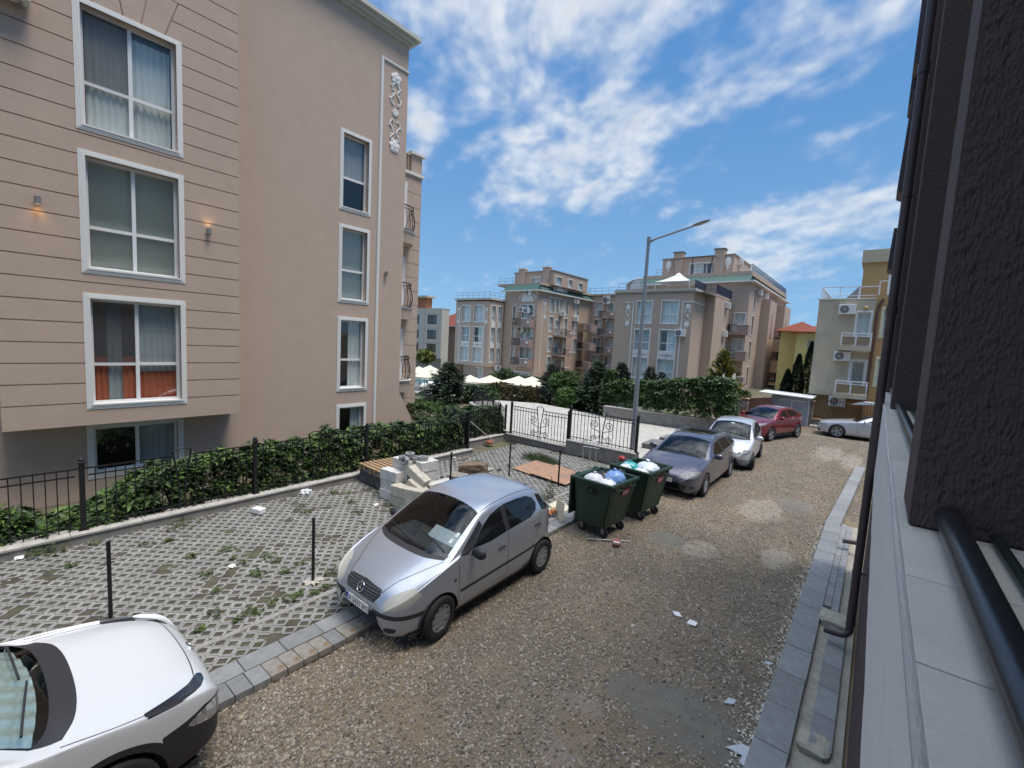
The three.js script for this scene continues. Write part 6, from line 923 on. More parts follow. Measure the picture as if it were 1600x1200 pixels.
// ---------- railings ----------
const ironBar = new THREE.BoxGeometry(0.016, 1, 0.016); tri(ironBar);
function railing(name, label, a, b, y0, y1, posts, o = {}) { // a, b [x, z]; posts as distances from a; ornaments as distances
  const A2 = V(a[0], 0, a[1]), B2 = V(b[0], 0, b[1]), L = A2.distanceTo(B2), turn = Math.atan2(-(B2.z - A2.z), B2.x - A2.x), H = y1 - y0;
  const f = thing(name, label, 'railing', [a[0], y0, a[1]], turn, 'black iron railings');
  const pw = 0.075, pg = box(pw, H + 0.02, pw, 0, (H + 0.02) / 2, 0), cg = rbox(pw + 0.03, 0.03, pw + 0.03, 0.008), bg = new THREE.SphereGeometry(0.042, 12, 8), fg = box(pw + 0.07, 0.014, pw + 0.07);
  posts.forEach((x, i) => { const p = grp('post', f); p.position.x = x; mesh('shaft', pg, M.black, p); const c = mesh('cap', cg, M.black, p); c.position.y = H + 0.035; const s = mesh('knob', bg, M.black, p); s.position.y = H + 0.075; const q = mesh('foot', fg, M.black, p); q.position.y = 0.008; });
  const yT = H - 0.08, y2 = H - 0.21, yB = 0.10;
  for (let i = 0; i + 1 < posts.length; i++) {
    const x0 = posts[i] + pw / 2, x1 = posts[i + 1] - pw / 2, xm = (o.orn && o.orn[i]) ?? null, gap = xm ? 0.16 : 0;
    for (const [y, in0] of [[yT, 0], [y2, 0.05], [yB, 0.03]]) { if (xm && y !== yB) { mesh('rail', sqbar(V(x0 + in0, y, 0), V(xm - gap, y, 0), 0.014, 0.026), M.black, f); mesh('rail', sqbar(V(xm + gap, y, 0), V(x1 - in0, y, 0), 0.014, 0.026), M.black, f); } else mesh('rail', sqbar(V(x0 + in0, y, 0), V(x1 - in0, y, 0), 0.014, 0.026), M.black, f); }
    const n = Math.round((x1 - x0) / 0.137); for (let k = 1; k < n; k++) { const x = lerp(x0, x1, k / n); if (xm && Math.abs(x - xm) < gap + 0.02) continue; const m = mesh('baluster', ironBar, M.black, f); m.scale.y = yT - yB + 0.1; m.position.set(x, (yT + yB - 0.1) / 2, 0.002); }
    if (xm) { const g = grp('ornament', f); const v = (k) => tube([V(xm + k * 0.055, 0.02, 0), V(xm + k * 0.05, H * 0.35, 0), V(xm + k * 0.10, H * 0.7, 0), V(xm + k * 0.16, H + 0.02, 0)], 0.019, 16, 6); mesh('flare_bar', v(1), M.black, g); mesh('flare_bar', v(-1), M.black, g); mesh('flare_arch', tube([V(xm - 0.16, H + 0.02, 0), V(xm - 0.06, H + 0.06, 0), V(xm + 0.06, H + 0.06, 0), V(xm + 0.16, H + 0.02, 0)], 0.014, 14, 6), M.black, g);
      if (o.scroll) for (const k of [1, -1]) { const sp = (cx, cy, r, turns, dir, st) => { const P = []; for (let q = 0; q <= 30; q++) { const t = q / 30, an = st + dir * t * turns * 6.283; P.push(V(xm + k * (cx + Math.cos(an) * r * (1 - 0.72 * t)), cy + Math.sin(an) * r * (1 - 0.72 * t), 0)); } return P; }; mesh('scroll', tube([V(xm + k * 0.05, H * 0.36, 0), V(xm + k * 0.14, H * 0.42, 0), ...sp(0.28, H * 0.60, 0.17, 1.5, 1, -1.5)], 0.013, 60, 5), M.black, g); mesh('scroll', tube([V(xm + k * 0.05, H * 0.34, 0), V(xm + k * 0.12, H * 0.20, 0), ...sp(0.27, H * 0.17, 0.12, 1.3, -1, 1.7)], 0.013, 50, 5), M.black, g); } }
  }
  return f;
}
railing('railing', 'long black railing on the low wall in front of the broadleaf hedge', [-10.8, 4.53], [-10.8, -11.0], 0.25, 1.46, [0, 2.88, 5.76, 8.64, 11.53, 15.53], { orn: [1.44, 4.32, 7.25, 10.05, 13.5] });
railing('railing', 'short black railing return at the corner of the broadleaf hedge', [-12.1, -11.05], [-10.85, -11.05], 0.25, 1.42, [0, 1.17], {});
railing('railing', 'black railing on the set-back wall in front of the low clipped bush', [-11.7, -11.2], [-11.7, -13.75], 0.26, 1.42, [0, 2.5], { orn: [1.1] });
railing('railing', 'black railing panel with scrolls between the bush and the middle post of the end wall', [-11.35, -14.03], [-8.62, -14.03], 0.30, 1.52, [0, 2.73], { orn: [1.42], scroll: true });
railing('railing', 'black railing panel with scrolls beside the lamp post on the higher wall', [-8.55, -14.03], [-5.95, -14.03], 0.58, 1.74, [0, 2.6], { orn: [1.28], scroll: true });
railing('railing', 'black railing slanting away along the garden side of the white paved lot', [-18.2, -18.9], [-11.9, -14.35], 0.12, 1.28, [0, 2.6, 5.2, 7.7], { orn: [1.3, 3.9, 6.4] });
railing('railing', 'black railing in front of the parasols and the red tinged bush', [-21.5, -20.8], [-13.9, -23.6], 0.05, 1.3, [0, 2.7, 5.4, 8.0], {});

// ---------- white paved lot behind the end wall, its retaining wall, stacks of pavers ----------
{
  const P = [[-11.9, -14.25], [-5.9, -14.25], [-6.35, -16.5], [-6.5, -19.6], [-6.3, -21.6], [-10.3, -21.3], [-13.2, -22.2], [-16.1, -22.5], [-18.6, -21], [-18.7, -19]];
  const g = extr(shapeOf(P.map(([x, z]) => [x, -z])), 0.34, 0, 4); g.rotateX(-Math.PI / 2); g.translate(0, -0.04, 0);
  const t = tex(512, 512, (u, v) => { const bx = (u * 16 + (Math.floor(v * 32) % 2) * 0.5) % 1, by = (v * 32) % 1, jt = bx < 0.05 || by < 0.09 ? 0.80 : 1, k = (0.90 + 0.08 * pfbm(u, v, 6, 5, 2) + 0.06 * n2(Math.floor(u * 16) * 3.1, Math.floor(v * 32) * 1.7)) * jt; return [k, k * 0.995, k * 0.97]; }, true, 0.3);
  const m = std(lin(0.60, 0.59, 0.56), 0.9); m.map = t; struct('paved_lot', tri(g), m);
  lowWall('grey retaining wall under the dense far hedge at the back of the paved lot', [-11.0, -21.25], [-5.2, -22.0], 0.3, 0.1, 0.92);
  const sand = new THREE.SphereGeometry(1, 28, 14, 0, 6.3, 0, Math.PI / 2), sp = sand.attributes.position; for (let i = 0; i < sp.count; i++) { const k = 1 + 0.25 * fbm3(sp.getX(i) * 2, sp.getY(i) * 2, sp.getZ(i) * 2, 4); sp.setXYZ(i, sp.getX(i) * k * 0.9, sp.getY(i) * 0.30 * k, sp.getZ(i) * k * 2.6); } sand.computeVertexNormals(); sand.translate(-6.0, -0.02, -19.8); const sm = mesh('sand_heap', tri(sand), concrete(lin(0.36, 0.29, 0.2), 0.8, 0.98, 0.01), scene); tag(sm, 'low heap of brown sand between the paved lot and the lane', 'sand heap');
  const sp2 = mesh('earth_heap', tri((() => { const e = new THREE.SphereGeometry(1, 24, 12, 0, 6.3, 0, Math.PI / 2); const q = e.attributes.position; for (let i = 0; i < q.count; i++) { const k = 1 + 0.3 * fbm3(q.getX(i) * 2.4 + 5, q.getY(i) * 2, q.getZ(i) * 2, 4); q.setXYZ(i, q.getX(i) * k * 0.6, q.getY(i) * 0.22 * k, q.getZ(i) * k * 1.1); } e.computeVertexNormals(); e.translate(-5.75, -0.02, -15.4); return e; })()), concrete(lin(0.22, 0.17, 0.12), 0.8, 0.98, 0.01), scene); tag(sp2, 'small heap of dark earth at the foot of the lamp post', 'earth heap');
}
function paverStack(label, x, z, turn, nx, nz, ny, cover) {
  const s = thing('paver_stack', label, 'paver stack', [x, 0.0, z], turn, 'stacks of new grey pavers'), r = rng(Math.round(Math.abs(x * 100 + z)));
  const g = rbox(0.29, 0.095, 0.29, 0.006), tn = [0.26, 0.3, 0.23].map((k) => concrete(lin(k, k, k * 1.0), 1.2)); let n = 0;
  for (let j = 0; j < ny; j++) for (let i = 0; i < nx; i++) for (let k = 0; k < nz; k++) { if (i > 0 && i < nx - 1 && k > 0 && k < nz - 1 && j < ny - 1) continue; const m = mesh(n ? 'paver_' + String(n).padStart(3, '0') : 'paver', g, tn[Math.floor(r() * 3)], s); n++; m.position.set((i - (nx - 1) / 2) * 0.296 + (r() - 0.5) * 0.012, 0.15 + j * 0.098, (k - (nz - 1) / 2) * 0.296 + (r() - 0.5) * 0.012); }
  for (const k of [-0.42, 0, 0.42]) mesh('pallet_runner', box(nx * 0.29, 0.09, 0.1, 0, 0.05, k * nz * 0.28), std(lin(0.28, 0.2, 0.13), 0.9), s);
  if (cover) { const c = new THREE.PlaneGeometry(nx * 0.31, nz * 0.31, 24, 24), p = c.attributes.position; for (let i = 0; i < p.count; i++) p.setZ(i, 0.03 + 0.05 * Math.abs(fbm2(p.getX(i) * 4, p.getY(i) * 4, 4))); c.computeVertexNormals(); c.rotateX(-Math.PI / 2); c.translate(0, 0.15 + ny * 0.098 - 0.05, 0); mesh('plastic_cover', c, phys(lin(0.62, 0.63, 0.64), 0.2, { transmission: 0.6, thickness: 0 }), s); }
}
paverStack('pallet of grey pavers beside the lamp post', -6.05, -16.7, 0.05, 4, 4, 4, false); paverStack('second pallet of grey pavers under plastic, next to the sand heap', -5.95, -18.1, -0.04, 4, 3, 4, true); paverStack('high pallet of grey pavers with a white board on top, behind the silver hatchback', -5.95, -22.6, 0.1, 4, 3, 6, false);
{ const bd = thing('white_board', 'white board lying on the high pallet of pavers', 'board', [-6.1, 0.75, -22.5], 0.1); mesh('board', rbox(1.1, 0.05, 0.8, 0.01), M.pvc, bd); }

// ---------- street lamp ----------
{
  const l = thing('street_lamp', 'tall galvanised street lamp with one arm, standing by the railing', 'street lamp', [-6.45, 0, -14.86]);
  mesh('pole', bar(V(0, 0, 0), V(0.0, 7.78, 0), 0.092, 10, 0.052), M.galv, l); mesh('base_plate', box(0.32, 0.025, 0.32, 0, 0.012, 0), M.galv, l); mesh('door', slab(-0.04, 0.04, 0.55, 0.9, 0.082, 0.094), M.galv, l);
  mesh('arm', bar(V(-0.03, 7.66, 0), V(1.5, 8.02, 0), 0.032, 10), M.galv, l); mesh('arm_clamp', merge([new THREE.CylinderGeometry(0.065, 0.065, 0.22, 12).translate(0, 7.7, 0), sqbar(V(0, 7.6, 0), V(0.22, 7.71, 0), 0.04)]), M.galv, l);
  const h = new THREE.SphereGeometry(1, 20, 12); h.scale(0.29, 0.045, 0.12); h.rotateZ(0.24); h.translate(1.68, 8.07, 0); mesh('lamp_head', h, std(lin(0.26, 0.28, 0.26), 0.5), l); const ln = new THREE.SphereGeometry(1, 16, 8); ln.scale(0.19, 0.03, 0.085); ln.rotateZ(0.24); ln.translate(1.67, 8.045, 0); mesh('lens', ln, std(lin(0.5, 0.52, 0.5), 0.3), l);
}
// ---------- black posts standing in the paving ----------
for (const [px, py, label, blob] of [[173, 962, 'thin black post in the paving behind the white crossover'], [489, 908, 'thin black post in the paving set in a white mortar patch', 1], [703, 768, 'thin black post between the concrete blocks and the silver hatchback'], [795, 748, 'thin black post at the edge of the rusty sheets'], [872, 760, 'thin black post between the rusty sheets and the green container']]) {
  const p = onY(px, py, PARK), b = thing('bollard', label, 'post', [p.x, PARK, p.z], 0, 'thin black posts in the paving'); mesh('shaft', bar(V(0, -0.02, 0), V(0, 1.03, 0), 0.024, 12), M.black, b); mesh('cap', new THREE.CylinderGeometry(0.027, 0.027, 0.02, 12).translate(0, 1.035, 0), M.black, b);
  if (blob) { const g = new THREE.SphereGeometry(0.13, 18, 8); const q = g.attributes.position; for (let i = 0; i < q.count; i++) { const k = 1 + 0.6 * n2(q.getX(i) * 12, q.getZ(i) * 12); q.setXYZ(i, q.getX(i) * k, q.getY(i) * 0.14, q.getZ(i) * k); } g.computeVertexNormals(); mesh('mortar', g, concrete(lin(0.66, 0.63, 0.54), 2), b); }
}
// ---------- pallet, block piles, rubble ----------
const wood = (() => { const t = tex(256, 256, (u, v) => { const k = 0.75 + 0.2 * pn(u * 0.5, v * 1, 24, 2) * 0.6 + 0.16 * n2(u * 3, v * 70); return [k, k * 0.95, k * 0.88]; }, true, 1.2); const m = std(lin(0.66, 0.50, 0.34), 0.9); m.map = t; return m; })();
{
  const s = thing('paver_stack', 'square stack of dark grey stones under the wooden pallet by the wall', 'paver stack', [-9.95, PARK, -7.15], -0.03, 'stacks of new grey pavers'), r = rng(31), tn = [0.12, 0.15, 0.10].map((k) => concrete(lin(k, k, k * 1.04), 1.2)), g = rbox(0.272, 0.15, 0.272, 0.008); let n = 0;
  for (let j = 0; j < 2; j++) for (let i = 0; i < 4; i++) for (let k = 0; k < 4; k++) { const m = mesh(n ? 'stone_' + String(n).padStart(3, '0') : 'stone', g, tn[Math.floor(r() * 3)], s); n++; m.position.set((i - 1.5) * 0.277 + (r() - 0.5) * 0.01, 0.10 + j * 0.153, (k - 1.5) * 0.277 + (r() - 0.5) * 0.01); }
  for (const k of [-0.45, 0, 0.45]) mesh('runner', box(1.1, 0.03, 0.1, 0, 0.012, k), wood, s);
  const p = thing('wooden_pallet', 'wooden pallet lying on the dark stone stack', 'pallet', [-9.95, PARK + 0.335, -7.15], -0.06 + Math.PI / 2); const bg = rbox(0.085, 0.022, 1.15, 0.004);
  for (let i = 0; i < 9; i++) { const m = mesh(i ? 'plank_' + String(i).padStart(3, '0') : 'plank', bg, wood, p); m.position.set(-0.53 + i * 0.1325, 0.155, 0); m.rotation.y = (r() - 0.5) * 0.02; }
  for (const z of [-0.52, 0, 0.52]) { mesh('stringer', rbox(1.15, 0.022, 0.1, 0.004, 0, 0.132, z), wood, p); mesh('bottom_board', rbox(1.15, 0.022, 0.1, 0.004, 0, 0.012, z), wood, p); for (const x of [-0.5, 0, 0.5]) mesh('block', rbox(0.13, 0.096, 0.1, 0.005, x, 0.072, z), wood, p); }
}
const aac = [concrete(lin(0.84, 0.84, 0.82), 1, 0.95, 0.004), concrete(lin(0.80, 0.79, 0.75), 1, 0.95, 0.004)], aacOld = [concrete(lin(0.66, 0.62, 0.52), 1.2, 0.95, 0.005), concrete(lin(0.70, 0.66, 0.56), 1.2, 0.95, 0.005)];
function block(x, y, z, ry, rz, m, label, w = 0.6, h = 0.24, d = 0.26, rx = 0) { const b = thing('concrete_block', label, 'block', [x, y, z], 0, 'aerated concrete blocks piled on the paving'); b.rotation.set(rx, ry, rz); mesh('block', rbox(w, h, d, 0.012), m, b); return b; }
{
  const Y = 'yellowed old block in the tumbled pile next to the white stack', y0 = PARK + 0.12, r = rng(61), j = () => (r() - 0.5) * 0.03;
  const O = ['lowest', 'second lowest', 'third', 'topmost'], WL = (k, n, c) => (k === n - 1 ? 'topmost' : O[k]) + ' white block in the ' + c;
  for (let k = 0; k < 3; k++) block(-8.85 + j(), y0 + k * 0.243, -6.46 + j(), 0.08 + j(), 0, aac[k % 2], WL(k, 3, 'low neat column beside the pallet'));
  for (let k = 0; k < 4; k++) for (const z of [-6.75, -7.03]) block(-8.78 + j(), y0 + k * 0.243, z + j(), j(), 0, aac[k % 2], WL(k, 4, z > -6.9 ? 'high neat column next to the low one' : 'rearmost neat column'));
  for (let k = 0; k < 4; k++) block(-8.30 + j(), y0 + k * 0.243, -7.05 + j(), 1.5 + j(), 0, aac[1], WL(k, 4, 'crosswise neat column at the rubble side'), 0.5, 0.24, 0.28);
  for (let k = 0; k < 2; k++) { block(-8.33 + j(), y0 + k * 0.243, -6.36 + j(), 0.15 + j(), 0, aacOld[k], Y, 0.5); block(-7.92 + j(), y0 + k * 0.24, -6.45 + j(), 0.3 + j(), 0, aacOld[1 - k], Y, 0.45); }
  block(-8.2, y0 + 0.55, -6.72, 0.25, -0.55, aacOld[1], 'yellowed block leaning slanted on top of the tumbled pile', 0.58, 0.2, 0.26);
  block(-8.05, y0 + 0.30, -6.62, 0.2, -0.45, aacOld[0], 'old block lying slanted under the leaning one', 0.58, 0.2, 0.26); block(-7.85, y0 + 0.1, -6.85, 0.5, -0.2, aacOld[0], Y, 0.5); block(-7.65, y0, -6.95, -0.4, 0.0, aacOld[1], Y, 0.45); block(-7.9, y0 + 0.30, -7.15, 0.9, 0.25, aac[1], 'whitish block tilted over the rubble behind the pile', 0.5, 0.2, 0.25);
  // ring shaped pavers on top
  const rs = new THREE.Shape(); [0, 1, 2, 3, 4, 5].forEach((i) => { const a = i / 6 * 6.283; i ? rs.lineTo(Math.cos(a) * 0.125, Math.sin(a) * 0.105) : rs.moveTo(0.125, 0); }); rs.closePath(); const hp = new THREE.Path(); hp.absellipse(0, 0, 0.068, 0.055, 0, 6.283); rs.holes.push(hp); const rg = extr(rs, 0.085, 0.006, 8); rg.rotateX(-Math.PI / 2); tri(rg);
  for (const [x, y, z, rx, ry] of [[-8.72, 1.10, -6.68, 0, 0.4], [-8.52, 1.10, -6.86, 0.0, 1.2], [-8.60, 1.19, -6.78, 0.05, 0.1], [-8.36, 1.12, -6.98, 0, 0.8], [-8.55, 1.12, -6.62, 1.35, 0.3], [-8.02, 0.62, -7.35, 0.5, 0.6], [-8.0, 0.5, -7.2, 1.1, 0.9]]) { const q = thing('ring_paver', y > 1 ? 'grey ring shaped paver on top of the white block stack' : 'grey ring shaped paver among the rubble behind the blocks', 'paver', [x, y - 0.065, z], ry, 'loose ring shaped pavers'); q.rotation.x = rx; mesh('ring', rg, tonesGrey(), q); }
  // rough rubble
  const rock = (name, label, x, y, z, sx, sy, sz, ry, col, rz = 0) => { const g = new THREE.BoxGeometry(1, 1, 1, 14, 14, 14), p = g.attributes.position; for (let i = 0; i < p.count; i++) { const v = V(p.getX(i), p.getY(i), p.getZ(i)); const k = 1 + 0.16 * fbm3(v.x * 2.4 + x, v.y * 2.4, v.z * 2.4 + z, 4) + 0.05 * fbm3(v.x * 9, v.y * 9, v.z * 9, 3); const rnd = 1 - 0.12 * Math.pow(Math.max(Math.abs(v.x), Math.abs(v.y), Math.abs(v.z)) * 2, 6) * (v.length() - 0.5); p.setXYZ(i, v.x * k * rnd * sx, v.y * k * rnd * sy, v.z * k * rnd * sz); } const mg = mergeVertices((g.deleteAttribute('uv'), g.deleteAttribute('normal'), g)); mg.computeVertexNormals(); const t = thing(name, label, 'rubble', [x, y, z], ry, 'rubble heaped on the paving'); t.rotation.z = rz; mesh('stone', tri(mg), concrete(col, 1.6, 0.96, 0.012), t); };
  rock('rubble_stone', 'broken brown wall lump lying behind the silver hatchback', -8.62, 0.36, -9.05, 0.75, 0.34, 0.40, 0.5, lin(0.30, 0.22, 0.15), 0.12); rock('rubble_stone', 'rounded concrete lump with dark face next to the brown wall lump', -8.35, 0.28, -8.1, 0.55, 0.4, 0.4, 0.3, lin(0.42, 0.40, 0.35)); rock('rubble_stone', 'flat brown clod between the blocks and the concrete lump', -8.05, 0.2, -7.6, 0.6, 0.28, 0.5, 0.9, lin(0.36, 0.28, 0.20)); rock('rubble_stone', 'brown clod against the foot of the tumbled block pile', -7.55, 0.15, -7.4, 0.45, 0.22, 0.4, 0.2, lin(0.33, 0.25, 0.18)); rock('rubble_stone', 'pale flat stone beyond the brown wall lump', -8.1, 0.13, -9.5, 0.7, 0.12, 0.4, 0.2, lin(0.58, 0.55, 0.46)); rock('rubble_stone', 'pale stone beside the flat stone beyond the wall lump', -8.75, 0.14, -9.75, 0.4, 0.16, 0.3, 1.2, lin(0.55, 0.53, 0.47));
}

// ---------- rusty sheets lying on the paving ----------
const rust = (() => { const t = tex(512, 512, (u, v) => { const a = sstep(-0.2, 0.45, pfbm(u, v, 3, 6, 5)), b = sstep(0.1, 0.5, pfbm(u, v, 5, 5, 25)), c = 0.9 + 0.1 * pn(u, v, 60, 3); return [lerp(0.72, 0.60, a) * c * lerp(1, 0.86, b), lerp(0.56, 0.50, a) * c * lerp(1, 0.97, b), lerp(0.45, 0.44, a) * c]; }, true, 0.6); const m = std(0xffffff, 0.85); m.map = t; return m; })();
for (const [pts, y, ry, label] of [[[[-8.5, -10.7], [-8.55, -12.0], [-7.6, -11.95], [-7.62, -10.62]], 0.10, 0, 'rusty orange sheet lying in the paving next to the weeds'], [[[-7.75, -10.6], [-7.72, -11.95], [-6.5, -11.75], [-6.42, -10.5]], 0.14, 0, 'rusty sheet with a grey worn centre overlapping the other sheet']]) {
  const c = pts.reduce((a, p) => [a[0] + p[0] / 4, a[1] + p[1] / 4], [0, 0]), g = extr(shapeOf(pts.map(([x, z]) => [x - c[0], -(z - c[1])])), 0.012, 0.002); g.rotateX(-Math.PI / 2); const t = thing('rusty_sheet', label, 'metal sheet', [c[0], y, c[1]], 0, 'rusty sheets on the paving'); t.rotation.set(0.01, 0, -0.012); mesh('sheet', tri(g), rust, t); mesh('batten', box(0.05, 0.04, 1.25, -0.4, -0.02, 0), wood, t); mesh('batten', box(0.05, 0.04, 1.25, 0.4, -0.02, 0), wood, t);
}
// ---------- green waste containers ----------
const binGreen = std(lin(0.018, 0.045, 0.026), 0.48), labelMat = (() => { const c = document.createElement('canvas'); c.width = 256; c.height = 128; const x = c.getContext('2d'); x.fillStyle = '#a83a34'; x.fillRect(0, 0, 256, 128); x.fillStyle = '#f0e6e2'; x.font = 'bold 84px sans-serif'; x.textAlign = 'center'; x.fillText('SULO', 128, 94, 225); const t = new THREE.CanvasTexture(c); t.colorSpace = THREE.SRGBColorSpace; const m = std(0xffffff, 0.6); m.map = t; return m; })();
function container(x, z, turn, label) {
  const b = thing('waste_container', label, 'waste container', [x, 0, z], turn, 'green wheeled waste containers');
  const y0 = 0.23, y1 = 1.2, B = [-0.42, 0.28, -0.44, 0.44], T = [-0.45, 0.46, -0.54, 0.54], th = 0.035;
  const quad = (q, y) => [V(q[0], y, q[2]), V(q[1], y, q[2]), V(q[1], y, q[3]), V(q[0], y, q[3])], lo = quad(B, y0), hi = quad(T, y1);
  const panel = (a, b2, c, d, n) => { const g = new THREE.BufferGeometry(), p = [], inn = n.clone().multiplyScalar(-th), Q = [a, b2, c, d], I = Q.map((v) => v.clone().add(inn)); const f = (i, jj, k) => p.push(...i.toArray(), ...jj.toArray(), ...k.toArray()); f(Q[0], Q[1], Q[2]); f(Q[0], Q[2], Q[3]); f(I[0], I[2], I[1]); f(I[0], I[3], I[2]); for (let i = 0; i < 4; i++) { const k = (i + 1) % 4; f(Q[i], I[i], Q[k]); f(Q[k], I[i], I[k]); } g.setAttribute('position', new THREE.Float32BufferAttribute(p, 3)); g.computeVertexNormals(); return tri(g); };
  mesh('front_panel', panel(lo[1], lo[2], hi[2], hi[1], V(1, 0, 0)), binGreen, b); mesh('back_panel', panel(lo[3], lo[0], hi[0], hi[3], V(-1, 0, 0)), binGreen, b); mesh('side_panel', panel(lo[2], lo[3], hi[3], hi[2], V(0, 0, 1)), binGreen, b); mesh('side_panel', panel(lo[0], lo[1], hi[1], hi[0], V(0, 0, -1)), binGreen, b); mesh('bottom', slab(B[0] + 0.04, B[1] - 0.04, y0, y0 + 0.04, B[2] + 0.04, B[3] - 0.04), binGreen, b);
  mesh('rim', merge([rbox(0.075, 0.07, T[3] * 2 + 0.08, 0.02, T[1] + 0.01, y1, 0), rbox(0.075, 0.07, T[3] * 2 + 0.08, 0.02, T[0] - 0.01, y1, 0), rbox(T[1] - T[0] - 0.06, 0.068, 0.075, 0.02, 0.005, y1, T[3] + 0.01), rbox(T[1] - T[0] - 0.06, 0.068, 0.075, 0.02, 0.005, y1, T[2] - 0.01)]), binGreen, b);
  for (const k of [-0.40, 0.40]) mesh('rib', sqbar(V(B[1] - 0.006, y0 + 0.03, k * 0.86), V(T[1] - 0.026, y1 - 0.08, k), 0.03, 0.03), binGreen, b);
  for (const s of [1, -1]) { mesh('trunnion', new THREE.CylinderGeometry(0.04, 0.04, 0.07, 14).rotateX(Math.PI / 2).translate(0.0, 1.02, s * 0.55), binGreen, b); mesh('handle_plate', rbox(0.24, 0.18, 0.03, 0.03, 0.0, 1.02, s * 0.515), M.dark, b); mesh('grip', tube([V(T[1] - 0.06, 1.12, s * 0.40), V(T[1] + 0.05, 1.10, s * 0.38), V(T[1] + 0.05, 1.10, s * 0.18), V(T[1] - 0.06, 1.12, s * 0.16)], 0.012, 20, 6), binGreen, b); }
  const lm = mesh('label', new THREE.BoxGeometry(0.004, 0.15, 0.28), [M.dark, M.dark, M.dark, M.dark, M.dark, M.dark].map((m, i) => (i === 0 ? labelMat : binGreen)), b); lm.position.set(lerp(B[1], T[1], 0.76) + 0.02, y0 + 0.76 * (y1 - y0), -0.10); lm.rotation.z = -Math.atan((T[1] - B[1]) / (y1 - y0));
  // lid folded open behind, hanging down
  const lid = new THREE.CylinderGeometry(0.5, 0.5, 1.12, 20, 1, false, -0.55, 1.1); lid.rotateX(Math.PI / 2); lid.rotateZ(0); const lg = grp('lid', b); lg.position.set(T[0] - 0.07, y1 + 0.02, 0); mesh('lid_shell', rbox(0.05, 0.86, 1.10, 0.02, -0.03, -0.43, 0), binGreen, lg); for (const k of [-0.4, 0, 0.4]) mesh('lid_rib', rbox(0.03, 0.78, 0.05, 0.01, -0.065, -0.43, k), binGreen, lg); for (const k of [-0.35, 0.35]) mesh('hinge', new THREE.CylinderGeometry(0.028, 0.028, 0.12, 10).rotateX(Math.PI / 2).translate(0.02, 0.02, k), binGreen, lg);
  for (const [cx, cz] of [[-0.33, -0.34], [0.2, -0.34], [-0.33, 0.34], [0.2, 0.34]]) { const w = grp('caster', b); w.position.set(cx, 0, cz); const wh = new THREE.CylinderGeometry(0.1, 0.1, 0.045, 22); wh.rotateX(Math.PI / 2); wh.translate(0.03, 0.1, 0); mesh('wheel', wh, M.rubber, w); mesh('fork', merge([slab(-0.02, 0.05, 0.1, 0.21, 0.026, 0.034), slab(-0.02, 0.05, 0.1, 0.21, -0.034, -0.026), slab(-0.04, 0.05, 0.205, 0.225, -0.034, 0.034)]), M.galv, w); mesh('hub', new THREE.CylinderGeometry(0.025, 0.025, 0.075, 10).rotateX(Math.PI / 2).translate(0.03, 0.1, 0), M.galv, w); }
  return b;
}
container(-4.35, -8.78, -0.06, 'green waste container filled with coloured bags, beside the rear of the silver hatchback'); container(-4.18, -10.32, -0.10, 'green waste container with white bags, next to the purple-grey estate car');
function bag(label, x, y, z, s, sq, m, seed) { const g = new THREE.IcosahedronGeometry(1, 5); g.deleteAttribute('uv'); const mg = mergeVertices((g.deleteAttribute('normal'), g)), p = mg.attributes.position; for (let i = 0; i < p.count; i++) { const a = p.getX(i), b2 = p.getY(i), c = p.getZ(i); const rdg = 1 - Math.abs(fbm3(a * 1.8 + seed, b2 * 1.8, c * 1.8, 4)) * 0.9, k = 0.78 + 0.28 * rdg + 0.06 * n3(a * 6, b2 * 6 + seed, c * 6); p.setXYZ(i, a * k * s, b2 * k * s * sq, c * k * s * 0.9); } mg.computeVertexNormals(); const t = thing('rubbish_bag', label, 'rubbish bag', [x, y, z], seed, 'rubbish bags in the containers'); mesh('bag', tri(mg), m, t); const kn = new THREE.ConeGeometry(s * 0.16, s * 0.4, 7, 2); kn.rotateX(Math.PI); kn.rotateZ(0.4); kn.translate(s * 0.12, s * sq * 0.98, 0); mesh('knot', kn, m, t); }
const plastic = (r, g, b, tr = 0.0) => phys(lin(r, g, b), 0.32, { clearcoat: 0.4, clearcoatRoughness: 0.3 }), printBag = (() => { const t = tex(256, 256, (u, v) => { const y = Math.hypot(u - 0.55, v - 0.72), bl = Math.hypot((u - 0.2) * 1.5, v - 0.55), gr = Math.hypot(u - 0.8, (v - 0.5) * 1.4); const n = 0.05 * pn(u, v, 6, 2); if (y + n < 0.13) return [0.9, 0.78, 0.15]; if (bl + n < 0.10) return [0.25, 0.45, 0.8]; if (gr + n < 0.09) return [0.3, 0.55, 0.2]; return [0.86, 0.87, 0.88]; }, true); const m = plastic(1, 1, 1); m.map = t; return m; })();
printBag.map.repeat.set(2.2, 2.2);
